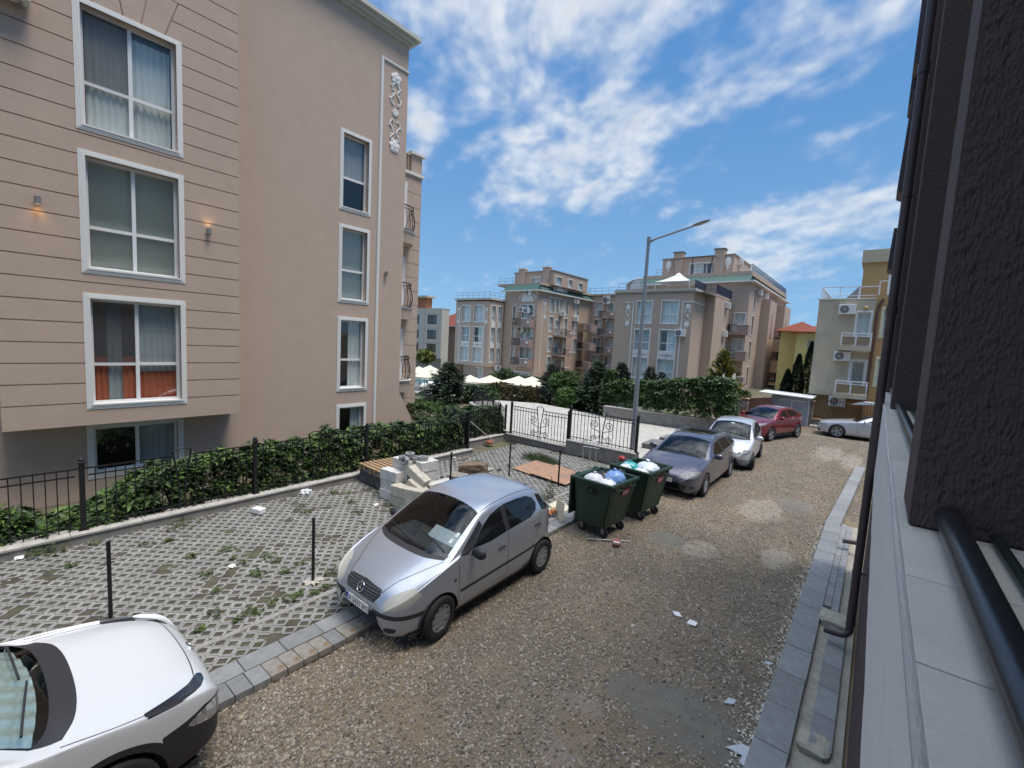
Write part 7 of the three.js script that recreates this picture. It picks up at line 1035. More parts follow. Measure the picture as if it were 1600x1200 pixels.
for (const [l, x, y, z, s, sq, m] of [['white printed carrier bag with yellow and blue spots in the first container', -4.53, 1.12, -8.56, 0.22, 0.8, printBag], ['light blue bag bulging over the rim of the first container', -4.20, 1.17, -8.90, 0.24, 0.8, plastic(0.22, 0.38, 0.72)], ['white crumpled bag in the near corner of the first container', -4.20, 1.10, -8.56, 0.20, 0.7, plastic(0.78, 0.8, 0.84)], ['shiny black bag between the carrier bags in the first container', -4.45, 1.12, -8.88, 0.25, 0.75, plastic(0.012, 0.012, 0.014)], ['black bag at the far end of the first container', -4.25, 1.05, -9.08, 0.18, 0.75, plastic(0.012, 0.012, 0.014)], ['pale blue small bag at the back edge of the first container', -4.62, 1.14, -8.80, 0.12, 0.8, plastic(0.30, 0.52, 0.70)], ['big translucent white bag in the second container', -4.08, 1.13, -10.42, 0.29, 0.62, plastic(0.68, 0.74, 0.80)], ['white bag with dark print next to the big one in the second container', -4.10, 1.10, -10.05, 0.18, 0.7, printBag], ['turquoise bag at the back of the second container', -4.42, 1.14, -10.15, 0.2, 0.8, plastic(0.03, 0.35, 0.36)], ['white and turquoise packet in the corner of the second container', -4.45, 1.12, -9.95, 0.17, 0.9, plastic(0.66, 0.75, 0.78)], ['grey crumpled foil bag at the far end of the second container', -4.15, 1.1, -10.68, 0.14, 0.6, plastic(0.5, 0.5, 0.48)], ['small red bag perched on the back rim of the second container', -4.72, 1.28, -10.3, 0.09, 0.8, plastic(0.35, 0.03, 0.03)]]) bag(l, x, y, z, s, sq, m, Math.round((x * 37 + z * 11) % 50));
// ---------- things left round the containers ----------
{
  const bd = (label, x, y, z, w, h, ry, rx, m = std(lin(0.62, 0.58, 0.46), 0.8)) => { const t = thing('board', label, 'board', [x, y, z], ry, 'discarded pale boards by the container'); t.rotation.x = rx; mesh('panel', rbox(w, h, 0.018, 0.003, 0, h / 2, 0), m, t); };
  bd('cream board leaning on edge against the green container', -5.28, PARK + 0.01, -8.42, 0.55, 0.42, -0.7, -0.15); bd('cream board lying flat on the kerb stones behind the leaning board', -5.55, PARK + 0.02, -8.75, 0.5, 0.45, 0.4, -1.5); bd('tall cream board standing against the back of the green container', -5.05, PARK + 0.01, -8.75, 0.4, 0.5, -1.2, -0.2); bd('narrow cream board lying by the plush toy', -5.75, PARK + 0.02, -8.6, 0.5, 0.2, -0.3, -1.45);
  const toy = thing('plush_toy', 'orange-brown plush toy lying on the kerb beside the cream board', 'plush toy', [-5.55, PARK + 0.05, -8.35], 0.8), fur = std(lin(0.45, 0.22, 0.10), 0.98); const sp = (r, x, y, z, a = 1, b = 1, c = 1) => { const g = new THREE.IcosahedronGeometry(r, 3); const p = g.attributes.position; for (let i = 0; i < p.count; i++) { const k = 1 + 0.06 * n3(p.getX(i) * 90, p.getY(i) * 90, p.getZ(i) * 90); p.setXYZ(i, p.getX(i) * k * a, p.getY(i) * k * b, p.getZ(i) * k * c); } g.computeVertexNormals(); g.translate(x, y, z); return g; };
  mesh('body', merge([sp(0.085, 0, 0.05, 0, 1.2, 0.85, 1), sp(0.04, -0.07, 0.02, 0.08, 0.8, 0.8, 1.5), sp(0.04, -0.07, 0.02, -0.08, 0.8, 0.8, 1.5), sp(0.035, 0.06, 0.05, 0.09, 0.8, 0.8, 1.4), sp(0.035, 0.06, 0.05, -0.09, 0.8, 0.8, 1.4), sp(0.075, 0.14, 0.08, 0)]), fur, toy); for (const k of [1, -1]) mesh('ear', sp(0.028, 0.17, 0.13, k * 0.055), fur, toy); mesh('muzzle', sp(0.032, 0.20, 0.09, 0), std(lin(0.62, 0.45, 0.28), 0.95), toy);
  const rk = thing('wire_rack', 'bent silver wire rack standing behind the containers', 'rack', [-6.5, PARK, -11.9], 0.2), wr = std(lin(0.6, 0.62, 0.64), 0.3, { metalness: 0.8 }); mesh('arch', tube([V(-0.26, 1.0, 0), V(-0.15, 1.1, 0), V(0, 1.14, 0), V(0.15, 1.1, 0), V(0.26, 1.0, 0)], 0.013, 24, 6), wr, rk); mesh('top_bar', bar(V(-0.2, 0.92, 0.05), V(0.3, 0.92, 0.05), 0.012), wr, rk); for (const x of [-0.22, 0.02, 0.22]) { mesh('leg', bar(V(x, 0, 0.12), V(x * 0.9, 0.92, 0.05), 0.008), wr, rk); mesh('leg', bar(V(x, 0, -0.16), V(x * 0.9, 0.92, 0.05), 0.008), wr, rk); }
  const pl = thing('metal_rod', 'thin grey metal rod lying on the gravel before the container', 'rod', [0, 0, 0]); const a = onY(917, 842, 0.02), b = onY(985, 846, 0.02); mesh('rod', bar(a, b, 0.014, 8), M.galv, pl);
  const ct = onY(963, 849, 0.03), cb = thing('drink_carton', 'small white and red carton lying on the metal rod', 'carton', [ct.x, 0.045, ct.z], 0.5); mesh('carton', rbox(0.14, 0.08, 0.2, 0.008), (() => { const t = tex(64, 64, (u, v) => (v > 0.62 || n2(u * 6, v * 6) > 0.45 ? [0.6, 0.13, 0.12] : [0.82, 0.8, 0.8]), true); t.repeat.set(5, 5); const m = std(0xffffff, 0.6); m.map = t; return m; })(), cb); mesh('flap', slab(-0.07, 0.07, -0.038, -0.03, 0.1, 0.14), M.dark, cb);
  const lit = (label, px, py, s, h, m = M.pvc) => { const p = onY(px, py, PARK + 0.01); const g = new THREE.IcosahedronGeometry(s, 2), q = g.attributes.position; for (let i = 0; i < q.count; i++) { const k = 1 + 0.5 * n3(q.getX(i) / s * 1.3 + px, q.getY(i) / s * 1.3, q.getZ(i) / s * 1.3); q.setXYZ(i, q.getX(i) * k, q.getY(i) * k * h, q.getZ(i) * k); } g.computeVertexNormals(); g.translate(0, s * h * 0.6, 0); const t = thing('litter', label, 'litter', [p.x, PARK - 0.005, p.z], px, 'litter on the paving'); mesh('piece', tri(g), m, t); };
  const bx = onY(404, 802, PARK), w = thing('foam_piece', 'white foam brick lying on the paving near the long railing', 'litter', [bx.x, PARK + 0.065, bx.z], 0.35, 'litter on the paving'); mesh('brick', rbox(0.26, 0.12, 0.16, 0.02), M.pvc, w);
  lit('crumpled black and white bag at the foot of the low wall', 478, 770, 0.13, 0.5, printBag); lit('white paper scrap on the paving in front of the block stack', 588, 789, 0.06, 0.5); lit('white scrap on the paving beside the low wall with weeds', 33, 871, 0.07, 0.4); lit('white scrap on the paving near the thin black post', 362, 884, 0.05, 0.4); lit('white paper by the far corner of the long railing', 708, 715, 0.07, 0.5); lit('reddish broken brick on the paving below the set-back wall', 765, 692, 0.14, 0.5, std(lin(0.35, 0.12, 0.07), 0.9));
  // slanting white pole against the corner post
  const e1 = V(-10.8, 1.25, -11.0), e2 = onY(772, 690, PARK), sl = thing('white_pole', 'thin white pole slanting from the railing corner to the paving', 'pole', [0, 0, 0]); mesh('pole', bar(e1, e2, 0.013, 8), M.pvcDull, sl);
  // black hose along the foot of the end wall
  const hp = []; for (let i = 0; i <= 24; i++) { const t = i / 24; hp.push(V(lerp(-11.3, -6.6, t), PARK + 0.02, -13.72 + 0.12 * n2(t * 5, 2))); } const hz = thing('black_hose', 'black hose lying along the foot of the end wall', 'hose', [0, 0, 0]); mesh('hose', tube(hp, 0.018, 80, 7), M.rubber, hz);
}
// ---------- walls, shed and brown railings at the lane end ----------
const stoneWallMats = [lin(0.36, 0.30, 0.22), lin(0.30, 0.25, 0.19), lin(0.42, 0.37, 0.29), lin(0.26, 0.21, 0.16)].map((c) => concrete(c, 1.4, 0.95, 0.008));
function stoneWall(name, label, cat, x0, x1, y0, y1, z, t, seed) { // a wall of separate rough stones on a mortar core
  const w = thing(name, label, cat, [x0, 0, z], 0), r = rng(seed); mesh('core', slab(0.02, x1 - x0 - 0.02, y0, y1 - 0.03, -t + 0.03, -0.03), concrete(lin(0.30, 0.27, 0.22)), w); let n = 0;
  for (let y = y0; y < y1 - 0.05;) { const h = 0.12 + r() * 0.09; for (let x = 0; x < x1 - x0 - 0.03;) { const l = Math.min(0.16 + r() * 0.22, x1 - x0 - x); const m = mesh(n ? 'stone_' + String(n).padStart(3, '0') : 'stone', rbox(l - 0.02, Math.min(h, y1 - y) - 0.02, t, 0.025), stoneWallMats[Math.floor(r() * 4)], w); n++; m.position.set(x + l / 2, y + h / 2, -t / 2 + (r() - 0.5) * 0.03); x += l; } y += h; }
  mesh('coping', rbox(x1 - x0 + 0.08, 0.06, t + 0.1, 0.01, (x1 - x0) / 2, y1 + 0.02, -t / 2), std(lin(0.40, 0.24, 0.16), 0.85), w); return w;
}
stoneWall('stone_pier', 'rough stone pier at the end of the dense far hedge', 'stone pier', -6.62, -5.9, -0.05, 1.3, -30.0, 0.6, 3); stoneWall('stone_pier', 'rough stone pier between the shed and the brown railing', 'stone pier', -3.3, -2.72, -0.05, 1.45, -31.6, 0.5, 5); stoneWall('stone_wall', 'low rough stone wall under the brown railing of the cream house', 'stone wall', -2.7, 3.5, -0.05, 0.40, -31.7, 0.4, 7);
const brownIron = std(lin(0.10, 0.045, 0.03), 0.6);
{
  const f = thing('brown_railing', 'brown railing with arched top on the low stone wall of the cream house', 'railing', [-2.7, 0.42, -31.9]); const top = (x) => 1.0 + 0.16 * Math.sin(((x % 2) / 2) * Math.PI); for (let x = 0.08; x < 6; x += 0.14) { const m = mesh('bar', sqbar(V(x, 0, 0), V(x, top(x) + 0.08, 0), 0.022), brownIron, f); } mesh('rail', sqbar(V(0, 0.15, 0), V(6, 0.15, 0), 0.03), brownIron, f); const P = []; for (let x = 0; x <= 6; x += 0.2) P.push(V(x, top(x), 0)); mesh('rail', tube(P, 0.018, 90, 5), brownIron, f);
  const s = thing('brown_fence', 'brown boarded fence between the stone pier and the small shed', 'fence', [-5.9, 0, -30.4]); for (let i = 0; i < 10; i++) mesh(i ? 'board_' + String(i).padStart(3, '0') : 'board', rbox(0.115, 1.3 + 0.02 * i, 0.03, 0.005, 0.07 + i * 0.122, 0.72 + 0.01 * i, 0), std(lin(0.16, 0.07, 0.05), 0.8), s);
  const d = thing('shed', 'small grey shed with flat white roof behind the red car', 'shed', [-4.85, 0, -31.1]), wall = std(lin(0.36, 0.39, 0.43), 0.6); const sh = []; for (let i = 0; i < 16; i++) sh.push(slab(i * 0.122, i * 0.122 + 0.08, 0, 1.6, 0, 0.02)); mesh('wall', slab(0, 1.95, 0, 1.62, -1.6, 0), wall, d); for (let i = 0; i < 16; i++) mesh(i ? 'corrugation_' + String(i).padStart(3, '0') : 'corrugation', slab(0.02 + i * 0.122, 0.075 + i * 0.122, 0.02, 1.6, 0, 0.025), wall, d); mesh('roof', (() => { const g = rbox(2.75, 0.07, 2.3, 0.01); g.rotateZ(-0.03); g.translate(0.75, 1.74, -0.6); return g; })(), M.trim, d);
  const gr = []; for (let i = 0; i <= 10; i++) mesh('grille_bar', sqbar(V(0.5 + i * 0.12, 0.2, 0.05), V(0.5 + i * 0.12, 1.45, 0.05), 0.02), M.pvc, d); mesh('grille_frame', merge([sqbar(V(0.45, 1.45, 0.05), V(1.75, 1.45, 0.05), 0.05), sqbar(V(1.1, 0.2, 0.055), V(1.1, 1.5, 0.055), 0.05)]), M.pvc, d);
  struct('pale_kerb', slab(-2.75, -1.2, -0.02, 0.12, -31.5, -30.9), copingStone);
}

// ---------- plants ----------
const leafMat = (r, g, b, tr = 0.25) => phys(lin(r, g, b), 0.55, { transmission: tr, thickness: 0, side: THREE.DoubleSide });
const whiteLeaf = phys(lin(1, 1, 1), 0.55, { transmission: 0.22, thickness: 0, side: THREE.DoubleSide });
function leafGeo(l, w, bend) { // a folded, bent leaf of 6 triangles, stem at the origin, along +z
  const P = [[0, 0, 0], [w, 0.10 * l, 0.45 * l], [0, -0.04 * l, 0.5 * l], [-w, 0.10 * l, 0.45 * l], [0, -bend * l, l]], T = [[0, 1, 2], [0, 2, 3], [1, 4, 2], [2, 4, 3]];
  return T.flatMap((t) => t.flatMap((i) => P[i]));
}
function whorl(n, l, w, lift, seed) { // leaves round a shoot tip
  const r = rng(seed), pos = [];
  for (let i = 0; i < n; i++) { const a = i / n * 6.283 + r() * 0.7, up = lift + (r() - 0.5) * 0.6, k = 0.7 + 0.5 * r(), q = new THREE.Quaternion().setFromEuler(new THREE.Euler(-up, a, (r() - 0.5) * 0.5, 'YXZ')); const L = leafGeo(l * k, w * k, 0.1 + 0.25 * r()); for (let j = 0; j < L.length; j += 3) { const v = V(L[j], L[j + 1], L[j + 2]).applyQuaternion(q); pos.push(v.x, v.y + i * l * 0.05, v.z); } }
  const g = new THREE.BufferGeometry(); g.setAttribute('position', new THREE.Float32BufferAttribute(pos, 3)); g.computeVertexNormals(); return tri(g);
}
function foliage(parent, name, geo, mat, list, pal, seed) { // list of [x, y, z, size]; pal of colours
  const im = new THREE.InstancedMesh(geo, mat, list.length), o = new THREE.Object3D(), r = rng(seed), c = new THREE.Color();
  list.forEach(([x, y, z, s, tilt = 0.7], i) => { o.position.set(x, y, z); o.rotation.set((r() - 0.5) * tilt, r() * 6.283, (r() - 0.5) * tilt); o.scale.setScalar(s * (0.75 + 0.5 * r())); o.updateMatrix(); im.setMatrixAt(i, o.matrix); const p = pal[Math.floor(r() * pal.length)], k = 0.75 + 0.5 * r(); im.setColorAt(i, c.setRGB(p[0] * k, p[1] * k, p[2] * k)); });
  im.name = name; im.userData.kind = 'stuff'; shade(im); parent.add(im); return im;
}
const WH = [whorl(8, 0.11, 0.026, 0.4, 1), whorl(6, 0.085, 0.016, 0.5, 2), whorl(10, 0.06, 0.014, 0.6, 3)];
const barkMat = concrete(lin(0.10, 0.075, 0.05), 2, 0.95, 0.01);
// a hedge inside a box a..b (x0,x1,z0,z1) rising to top(x,z)
function hedge(name, label, x0, x1, z0, z1, y0, top, n, geo, pal, size, seed, o = {}) {
  const h = thing(name, label, o.cat || 'hedge', [(x0 + x1) / 2, y0, (z0 + z1) / 2]), r = rng(seed), list = [], cx = (x0 + x1) / 2, cz = (z0 + z1) / 2;
  for (let i = 0; i < n; i++) {
    let x = lerp(x0, x1, r()), z = lerp(z0, z1, r()); const H = top(x, z) - y0; let y; const e = r();
    if (e < 0.45) y = H * (1 - 0.12 * r()); else { y = H * (0.1 + 0.9 * r()); const f = r(); if (f < 0.42) x = x1 - 0.1 * r(); else if (f < 0.6) x = x0 + 0.1 * r(); else if (f < 0.8) z = z0 - 0.1 * r(); else z = z1 + 0.1 * r(); }
    const bump = 0.12 * fbm3(x * 1.5, y * 1.5, z * 1.5, 3), ed = (o.round ?? 0.16) * Math.pow(y / Math.max(0.2, H), 3); const ux = (x - cx) / ((x1 - x0) / 2), uz = (z - cz) / (Math.abs(z1 - z0) / 2);
    x += bump - ux * ed; z += bump * 0.7 - uz * ed; y += 0.10 * fbm3(x * 2, 3, z * 2, 3);
    list.push([x - cx, Math.max(0.03, y), z - cz, size * (0.8 + 0.4 * r()), 1.5]);
  }
  foliage(h, 'foliage', geo, whiteLeaf, list, pal, seed + 1);
  const stems = []; const m = Math.max(4, Math.round(Math.max(x1 - x0, Math.abs(z1 - z0)) / 0.5)); for (let i = 0; i < m; i++) { const x = lerp(x0 + 0.2, x1 - 0.2, r()) - cx, z = lerp(z0, z1, (i + 0.5) / m) - cz, H = (top(x + cx, z + cz) - y0) * 0.75; for (let k = 0; k < 4; k++) { const a = r() * 6.28; stems.push(tube([V(x, 0, z), V(x + Math.cos(a) * 0.1, H * 0.5, z + Math.sin(a) * 0.1), V(x + Math.cos(a) * 0.28, H, z + Math.sin(a) * 0.28)], 0.012, 6, 5)); } }
  mesh('branches', merge(stems), barkMat, h).userData.kind = 'stuff';
  return h;
}
const G1 = [[0.038, 0.080, 0.020], [0.046, 0.10, 0.022], [0.030, 0.064, 0.020], [0.062, 0.125, 0.026]], G1b = [...G1, [0.13, 0.23, 0.04]], G2 = [[0.045, 0.10, 0.018], [0.065, 0.14, 0.022], [0.10, 0.20, 0.03]], GR = [[0.12, 0.13, 0.03], [0.16, 0.12, 0.03], [0.20, 0.10, 0.035], [0.08, 0.12, 0.025]];
// glossy broadleaf hedge behind the long railing: low by the bay, then tall and full
const topL = (x, z) => (z > -0.2 ? 0.42 : lerp(0.30, 1.06, sstep(-0.6, -3.2, z))) + 0.10 * sstep(-5, -8, z) + 0.34 * fbm2(z * 1.3, 3, 3) + 0.16 * fbm2(z * 3.7, x, 2);
hedge('hedge', 'glossy broadleaf hedge crowding the long black railing', -12.1, -10.92, 1.5, -10.9, 0.05, topL, 6000, WH[0], G1b, 1.5, 201);
hedge('hedge', 'low clipped hedge bright green on top, beyond the corner of the big block', -17.0, -12.9, -11.8, -13.2, 0, (x) => 1.15 + 0.05 * fbm2(x, 1, 3), 5200, WH[1], G2, 1.1, 203, { round: 0.1 });
hedge('hedge', 'small yellowish clipped hedge between the broadleaf hedge and the low clipped hedge', -15.5, -12.3, -11.25, -11.7, 0, (x) => 0.85 + 0.05 * fbm2(x, 4, 3), 2200, WH[1], GR.concat(G2), 1.0, 204, { round: 0.08 });
hedge('bush', 'dark clipped bush behind the railing of the set-back wall', -13.0, -11.85, -11.3, -14.2, 0.05, (x, z) => 1.25 + 0.1 * fbm2(z, 2, 3), 3600, WH[0], G1, 0.95, 205, { cat: 'bush' });
hedge('hedge', 'dense far hedge on the grey retaining wall behind the paved lot', -11.4, -5.0, -21.7, -23.0, 0.8, (x) => lerp(2.15, 2.75, sstep(-11, -5, x)) + 0.14 * fbm2(x * 1.4, 2, 3), 7600, WH[0], G2.concat(G1), 1.5, 207);
hedge('hedge', 'dark hedge running behind the parasols below the stacked balconies', -34.5, -28, -38, -40, groundY(-31, -39), () => 0.1, 2600, WH[0], G1, 3.0, 209);
hedge('bush', 'red tinged bush inside the garden railing by the parasols', -21.0, -16.8, -22.6, -24.4, groundY(-19, -23.5), (x) => 0.95 + 0.25 * fbm2(x, 7, 3), 3000, WH[1], GR, 2.4, 211, { cat: 'bush', round: 0.4 });
hedge('bush', 'pale green leafy bush beside the conifer near the pool', -20.5, -18.4, -20.4, -21.6, -0.3, (x) => 1.0 + 0.2 * fbm2(x * 2, 7, 3), 1500, WH[0], [[0.09, 0.16, 0.06], [0.13, 0.2, 0.09], [0.06, 0.12, 0.03]], 1.8, 213, { cat: 'bush', round: 0.4 });
// needle sprays for conifers
function sprayGeo(n, l, seed, droop) { const r = rng(seed), pos = []; const put = (a, b, w) => { const d = b.clone().sub(a), s = d.clone().cross(V(0.3, 1, 0.2)).normalize().multiplyScalar(w); pos.push(...a.clone().add(s).toArray(), ...a.clone().sub(s).toArray(), ...b.toArray()); }; for (let i = 0; i < n; i++) { const t = 0.1 + 0.9 * i / n, a = r() * 6.283, base = V(0, -droop * t * t * l, t * l), k = l * 0.42 * (1.1 - 0.7 * t), b = base.clone().add(V(Math.cos(a) * k * 0.75, Math.sin(a) * k * 0.45, k * 0.75)); put(base, b, l * 0.05); put(base.clone().lerp(b, 0.4), b.clone().add(V(k * 0.3 * (r() - 0.5), k * 0.3 * (r() - 0.5), k * 0.2)), l * 0.04); } put(V(0, 0, 0), V(0, -droop * l, l), l * 0.02); const g = new THREE.BufferGeometry(); g.setAttribute('position', new THREE.Float32BufferAttribute(pos, 3)); g.computeVertexNormals(); return tri(g); }
const SPRAY = [sprayGeo(26, 0.5, 4, 0.12), sprayGeo(20, 0.42, 9, -0.15)];
function conifer(name, label, x, y, z, H, R, pal, seed, o = {}) {
  const t = thing(name, label, 'tree', [x, y, z], 0, o.group), r = rng(seed); mesh('trunk', bar(V(0, 0, 0), V(0, H * 0.96, 0), R * 0.07 + 0.03, 8, 0.012), barkMat, t);
  const im = new THREE.InstancedMesh(SPRAY[o.up ? 1 : 0], whiteLeaf, o.n || 1500), ob = new THREE.Object3D(), c = new THREE.Color(), br = []; ob.rotation.order = 'YXZ'; let i = 0; const N = im.count, nb = o.branches || 60;
  for (let b = 0; b < nb; b++) {
    const h = Math.pow((b + 0.5) / nb, 0.85), a = b * 2.399 + r() * 0.6, len = R * (Math.pow(1 - h, o.pow || 0.8) * (0.55 + 0.65 * r()) + 0.05), y0 = H * (0.04 + 0.92 * h), rise = (o.up ? 0.55 : -0.05) + 0.25 * h, tip = V(Math.sin(a) * len, y0 + len * rise, Math.cos(a) * len); br.push(tube([V(0, y0, 0), V(Math.sin(a) * len * 0.5, y0 + len * rise * 0.35, Math.cos(a) * len * 0.5), tip], 0.010, 5, 4));
    const k = Math.max(6, Math.round(N / nb * (0.4 + 1.2 * len / R))); for (let q = 0; q < k && i < N; q++) { const s = 0.25 + 0.75 * r(), p = V(0, y0, 0).lerp(tip, s); const sc = (o.size || 1) * (0.55 + 0.6 * r()) * (0.6 + 0.5 * (1 - h)); ob.position.set(p.x + (r() - 0.5) * 0.14 * R, p.y + (r() - 0.5) * 0.10 * R, p.z + (r() - 0.5) * 0.14 * R); ob.rotation.set(-(o.up ? 0.5 : 0.05) + (r() - 0.5) * 0.6, a + (r() - 0.5) * 1.9, (r() - 0.5)); ob.scale.setScalar(sc); ob.updateMatrix(); im.setMatrixAt(i, ob.matrix); const tipy = o.tips && s > 0.5 && r() < 0.8, cc = tipy ? o.tips : pal[Math.floor(r() * pal.length)], kk = 0.7 + 0.6 * r(); im.setColorAt(i, c.setRGB(cc[0] * kk, cc[1] * kk, cc[2] * kk)); i++; }
  }
  im.count = i; im.name = 'crown'; im.userData.kind = 'stuff'; shade(im); t.add(im); mesh('branches', merge(br), barkMat, t).userData.kind = 'stuff'; return t;
}
const GC = [[0.040, 0.085, 0.034], [0.052, 0.105, 0.040], [0.030, 0.064, 0.028]], grpT = 'conifers behind the paved lot';
conifer('conifer_tree', 'dark broad conifer in front of the pool parasols', -21.1, groundY(-21, -19.5) - 0.1, -19.5, 2.75, 1.7, GC, 301, { n: 2600, branches: 110, size: 0.75, pow: 0.8, group: grpT });
conifer('conifer_tree', 'dark conifer beside the bright round shrub behind the paved lot', -16.7, -0.9, -24.6, 3.75, 1.5, GC, 302, { n: 2400, branches: 110, size: 0.72, pow: 0.9, group: grpT });
conifer('conifer_tree', 'large dark spreading conifer touching the far hedge', -13.1, -0.7, -24.3, 3.95, 2.0, GC, 303, { n: 3400, branches: 140, size: 0.8, pow: 0.95, group: grpT });
conifer('conifer_tree', 'small dark conifer against the facade between the front windows of the near block', -16.6, 0.0, -41, 2.5, 0.9, GC, 304, { n: 900, branches: 50, size: 0.9, group: grpT });
conifer('conifer_tree', 'grey green pine at the foot of the front windows by the lamp post', -18.6, 0.0, -39, 2.7, 1.3, [[0.035, 0.06, 0.035], [0.03, 0.05, 0.03]], 305, { n: 1100, branches: 55, size: 1, group: grpT });
conifer('conifer_tree', 'small dark spruce low before the front windows of the near block', -14.3, 0.0, -38, 2.2, 0.6, [[0.03, 0.028, 0.028], [0.02, 0.026, 0.022]], 306, { n: 700, branches: 40, size: 0.8, group: grpT });
conifer('cedar_tree', 'yellow tipped young cedar behind the dense far hedge', -6.5, 0.5, -26, 3.75, 1.25, [[0.045, 0.085, 0.02], [0.06, 0.10, 0.02]], 307, { n: 1900, branches: 70, size: 0.85, up: true, tips: [0.30, 0.29, 0.04], pow: 0.9 });
// columnar cypresses between the houses
for (const [px, x, z, H, R, l] of [[1250, -4.75, -40.5, 4.1, 0.8, 'dark cypress with the lower crown beside the cream house'], [1262, -4.1, -41.2, 5.1, 0.85, 'taller dark cypress close to the corner of the cream house'], [1240, -5.35, -40.2, 2.9, 0.7, 'low cypress at the edge of the dark cypress group']]) {
  const t = thing('cypress_tree', l, 'tree', [x, 0, z], 0, 'cypresses between the houses'), r = rng(Math.round(H * 100)), L = []; mesh('trunk', bar(V(0, 0, 0), V(0, H * 0.8, 0), 0.07, 7, 0.02), barkMat, t);
  for (let i = 0; i < 2200; i++) { const h = r(), a = r() * 6.283, rad = R * Math.pow(1 - h, 0.55) * (0.75 + 0.3 * fbm2(a * 1.5, h * 5, 3)) * (0.75 + 0.3 * Math.sqrt(r())); L.push([Math.cos(a) * rad, 0.1 + h * H, Math.sin(a) * rad, 1.6, 0.8]); } foliage(t, 'crown', WH[2], whiteLeaf, L, [[0.014, 0.04, 0.016], [0.02, 0.05, 0.02]], 41);
}
// round bright shrub and broadleaf trees
function roundTree(label, x, y, z, H, R, pal, n, geo, size, seed, name = 'shrub') {
  const t = thing(name, label, name === 'shrub' ? 'shrub' : 'tree', [x, y, z]), r = rng(seed), L = [], br = []; mesh('trunk', bar(V(0, 0, 0), V(0, H - R, 0), R * 0.08, 7, R * 0.05), barkMat, t);
  const blobs = Array.from({ length: 11 }, () => { const a = r() * 6.283, e = Math.asin(r() * 1.5 - 0.5), d = R * 0.55; const p = V(Math.cos(a) * Math.cos(e) * d, H - R + Math.sin(e) * d, Math.sin(a) * Math.cos(e) * d); br.push(bar(V(0, H - R * 1.2, 0), p, R * 0.03, 5, R * 0.012)); return [p, R * (0.4 + 0.2 * r())]; });
  for (let i = 0; i < n; i++) { const [p, q] = blobs[Math.floor(r() * 11)], a = r() * 6.283, e = Math.asin(2 * r() - 1), d = q * (0.7 + 0.35 * r()); L.push([p.x + Math.cos(a) * Math.cos(e) * d, p.y + Math.sin(e) * d, p.z + Math.sin(a) * Math.cos(e) * d, size, 1.6]); }
  foliage(t, 'crown', geo, whiteLeaf, L, pal, seed + 5); mesh('branches', merge(br), barkMat, t).userData.kind = 'stuff';
}
roundTree('bright green round shrub between the two dark conifers', -15.4, -0.6, -24.4, 3.0, 1.15, [[0.08, 0.16, 0.02], [0.11, 0.2, 0.025], [0.05, 0.11, 0.018]], 1500, WH[1], 2.0, 401);
roundTree('green shrub under the bright round shrub, at the lot edge', -14.4, -0.4, -23.3, 1.9, 0.95, G2, 900, WH[1], 2.0, 402);
roundTree('dark leafy tree before the corner windows of the tall block', -30.5, groundY(-31, -35), -36.5, 3.5, 1.15, G1, 1200, WH[0], 2.2, 403, 'broadleaf_tree');
roundTree('yellow green shrub beside the pool parasols', -30.0, groundY(-31, -31), -31.0, 2.2, 0.8, [[0.12, 0.16, 0.03], [0.09, 0.14, 0.02]], 700, WH[1], 2.2, 404);
roundTree('dark green shrubs at the corner of the holiday block by the brown fence', -9.2, 0, -40, 1.6, 1.0, G1, 900, WH[0], 2.0, 405); roundTree('low shrub behind the brown boarded fence', -7.2, 0, -34, 1.5, 0.9, G1, 800, WH[0], 1.8, 406);
roundTree('yellow leaved shrub in front of the pale modern block', -62, -2.4, -52, 4.6, 1.8, [[0.18, 0.2, 0.03], [0.13, 0.17, 0.03]], 700, WH[0], 4, 407);
{ // pampas grass plumes
  const t = thing('pampas_grass', 'pampas grass with pale plumes behind the far hedge', 'grass', [-5.95, 0.6, -24.6]), r = rng(8), g = [], pl = []; for (let i = 0; i < 60; i++) { const a = r() * 6.28, l = 0.8 + 0.7 * r(); g.push(tube([V(0, 0, 0), V(Math.cos(a) * 0.25 * l, l * 0.9, Math.sin(a) * 0.25 * l), V(Math.cos(a) * 0.7 * l, l * 0.95, Math.sin(a) * 0.7 * l)], 0.006, 5, 3)); } for (let i = 0; i < 6; i++) { const a = r() * 6.28, h = 1.9 + 0.4 * r(), q = new THREE.SphereGeometry(0.07, 7, 9); q.scale(1, 3.6, 1); q.translate(Math.cos(a) * 0.4, h, Math.sin(a) * 0.4); pl.push(q); g.push(bar(V(0, 0, 0), V(Math.cos(a) * 0.38, h - 0.2, Math.sin(a) * 0.38), 0.008, 4)); } mesh('blades', merge(g), leafMat(0.09, 0.14, 0.03), t).userData.kind = 'stuff'; for (const q of pl) mesh('plume', q, std(lin(0.55, 0.5, 0.4), 0.98), t);
}
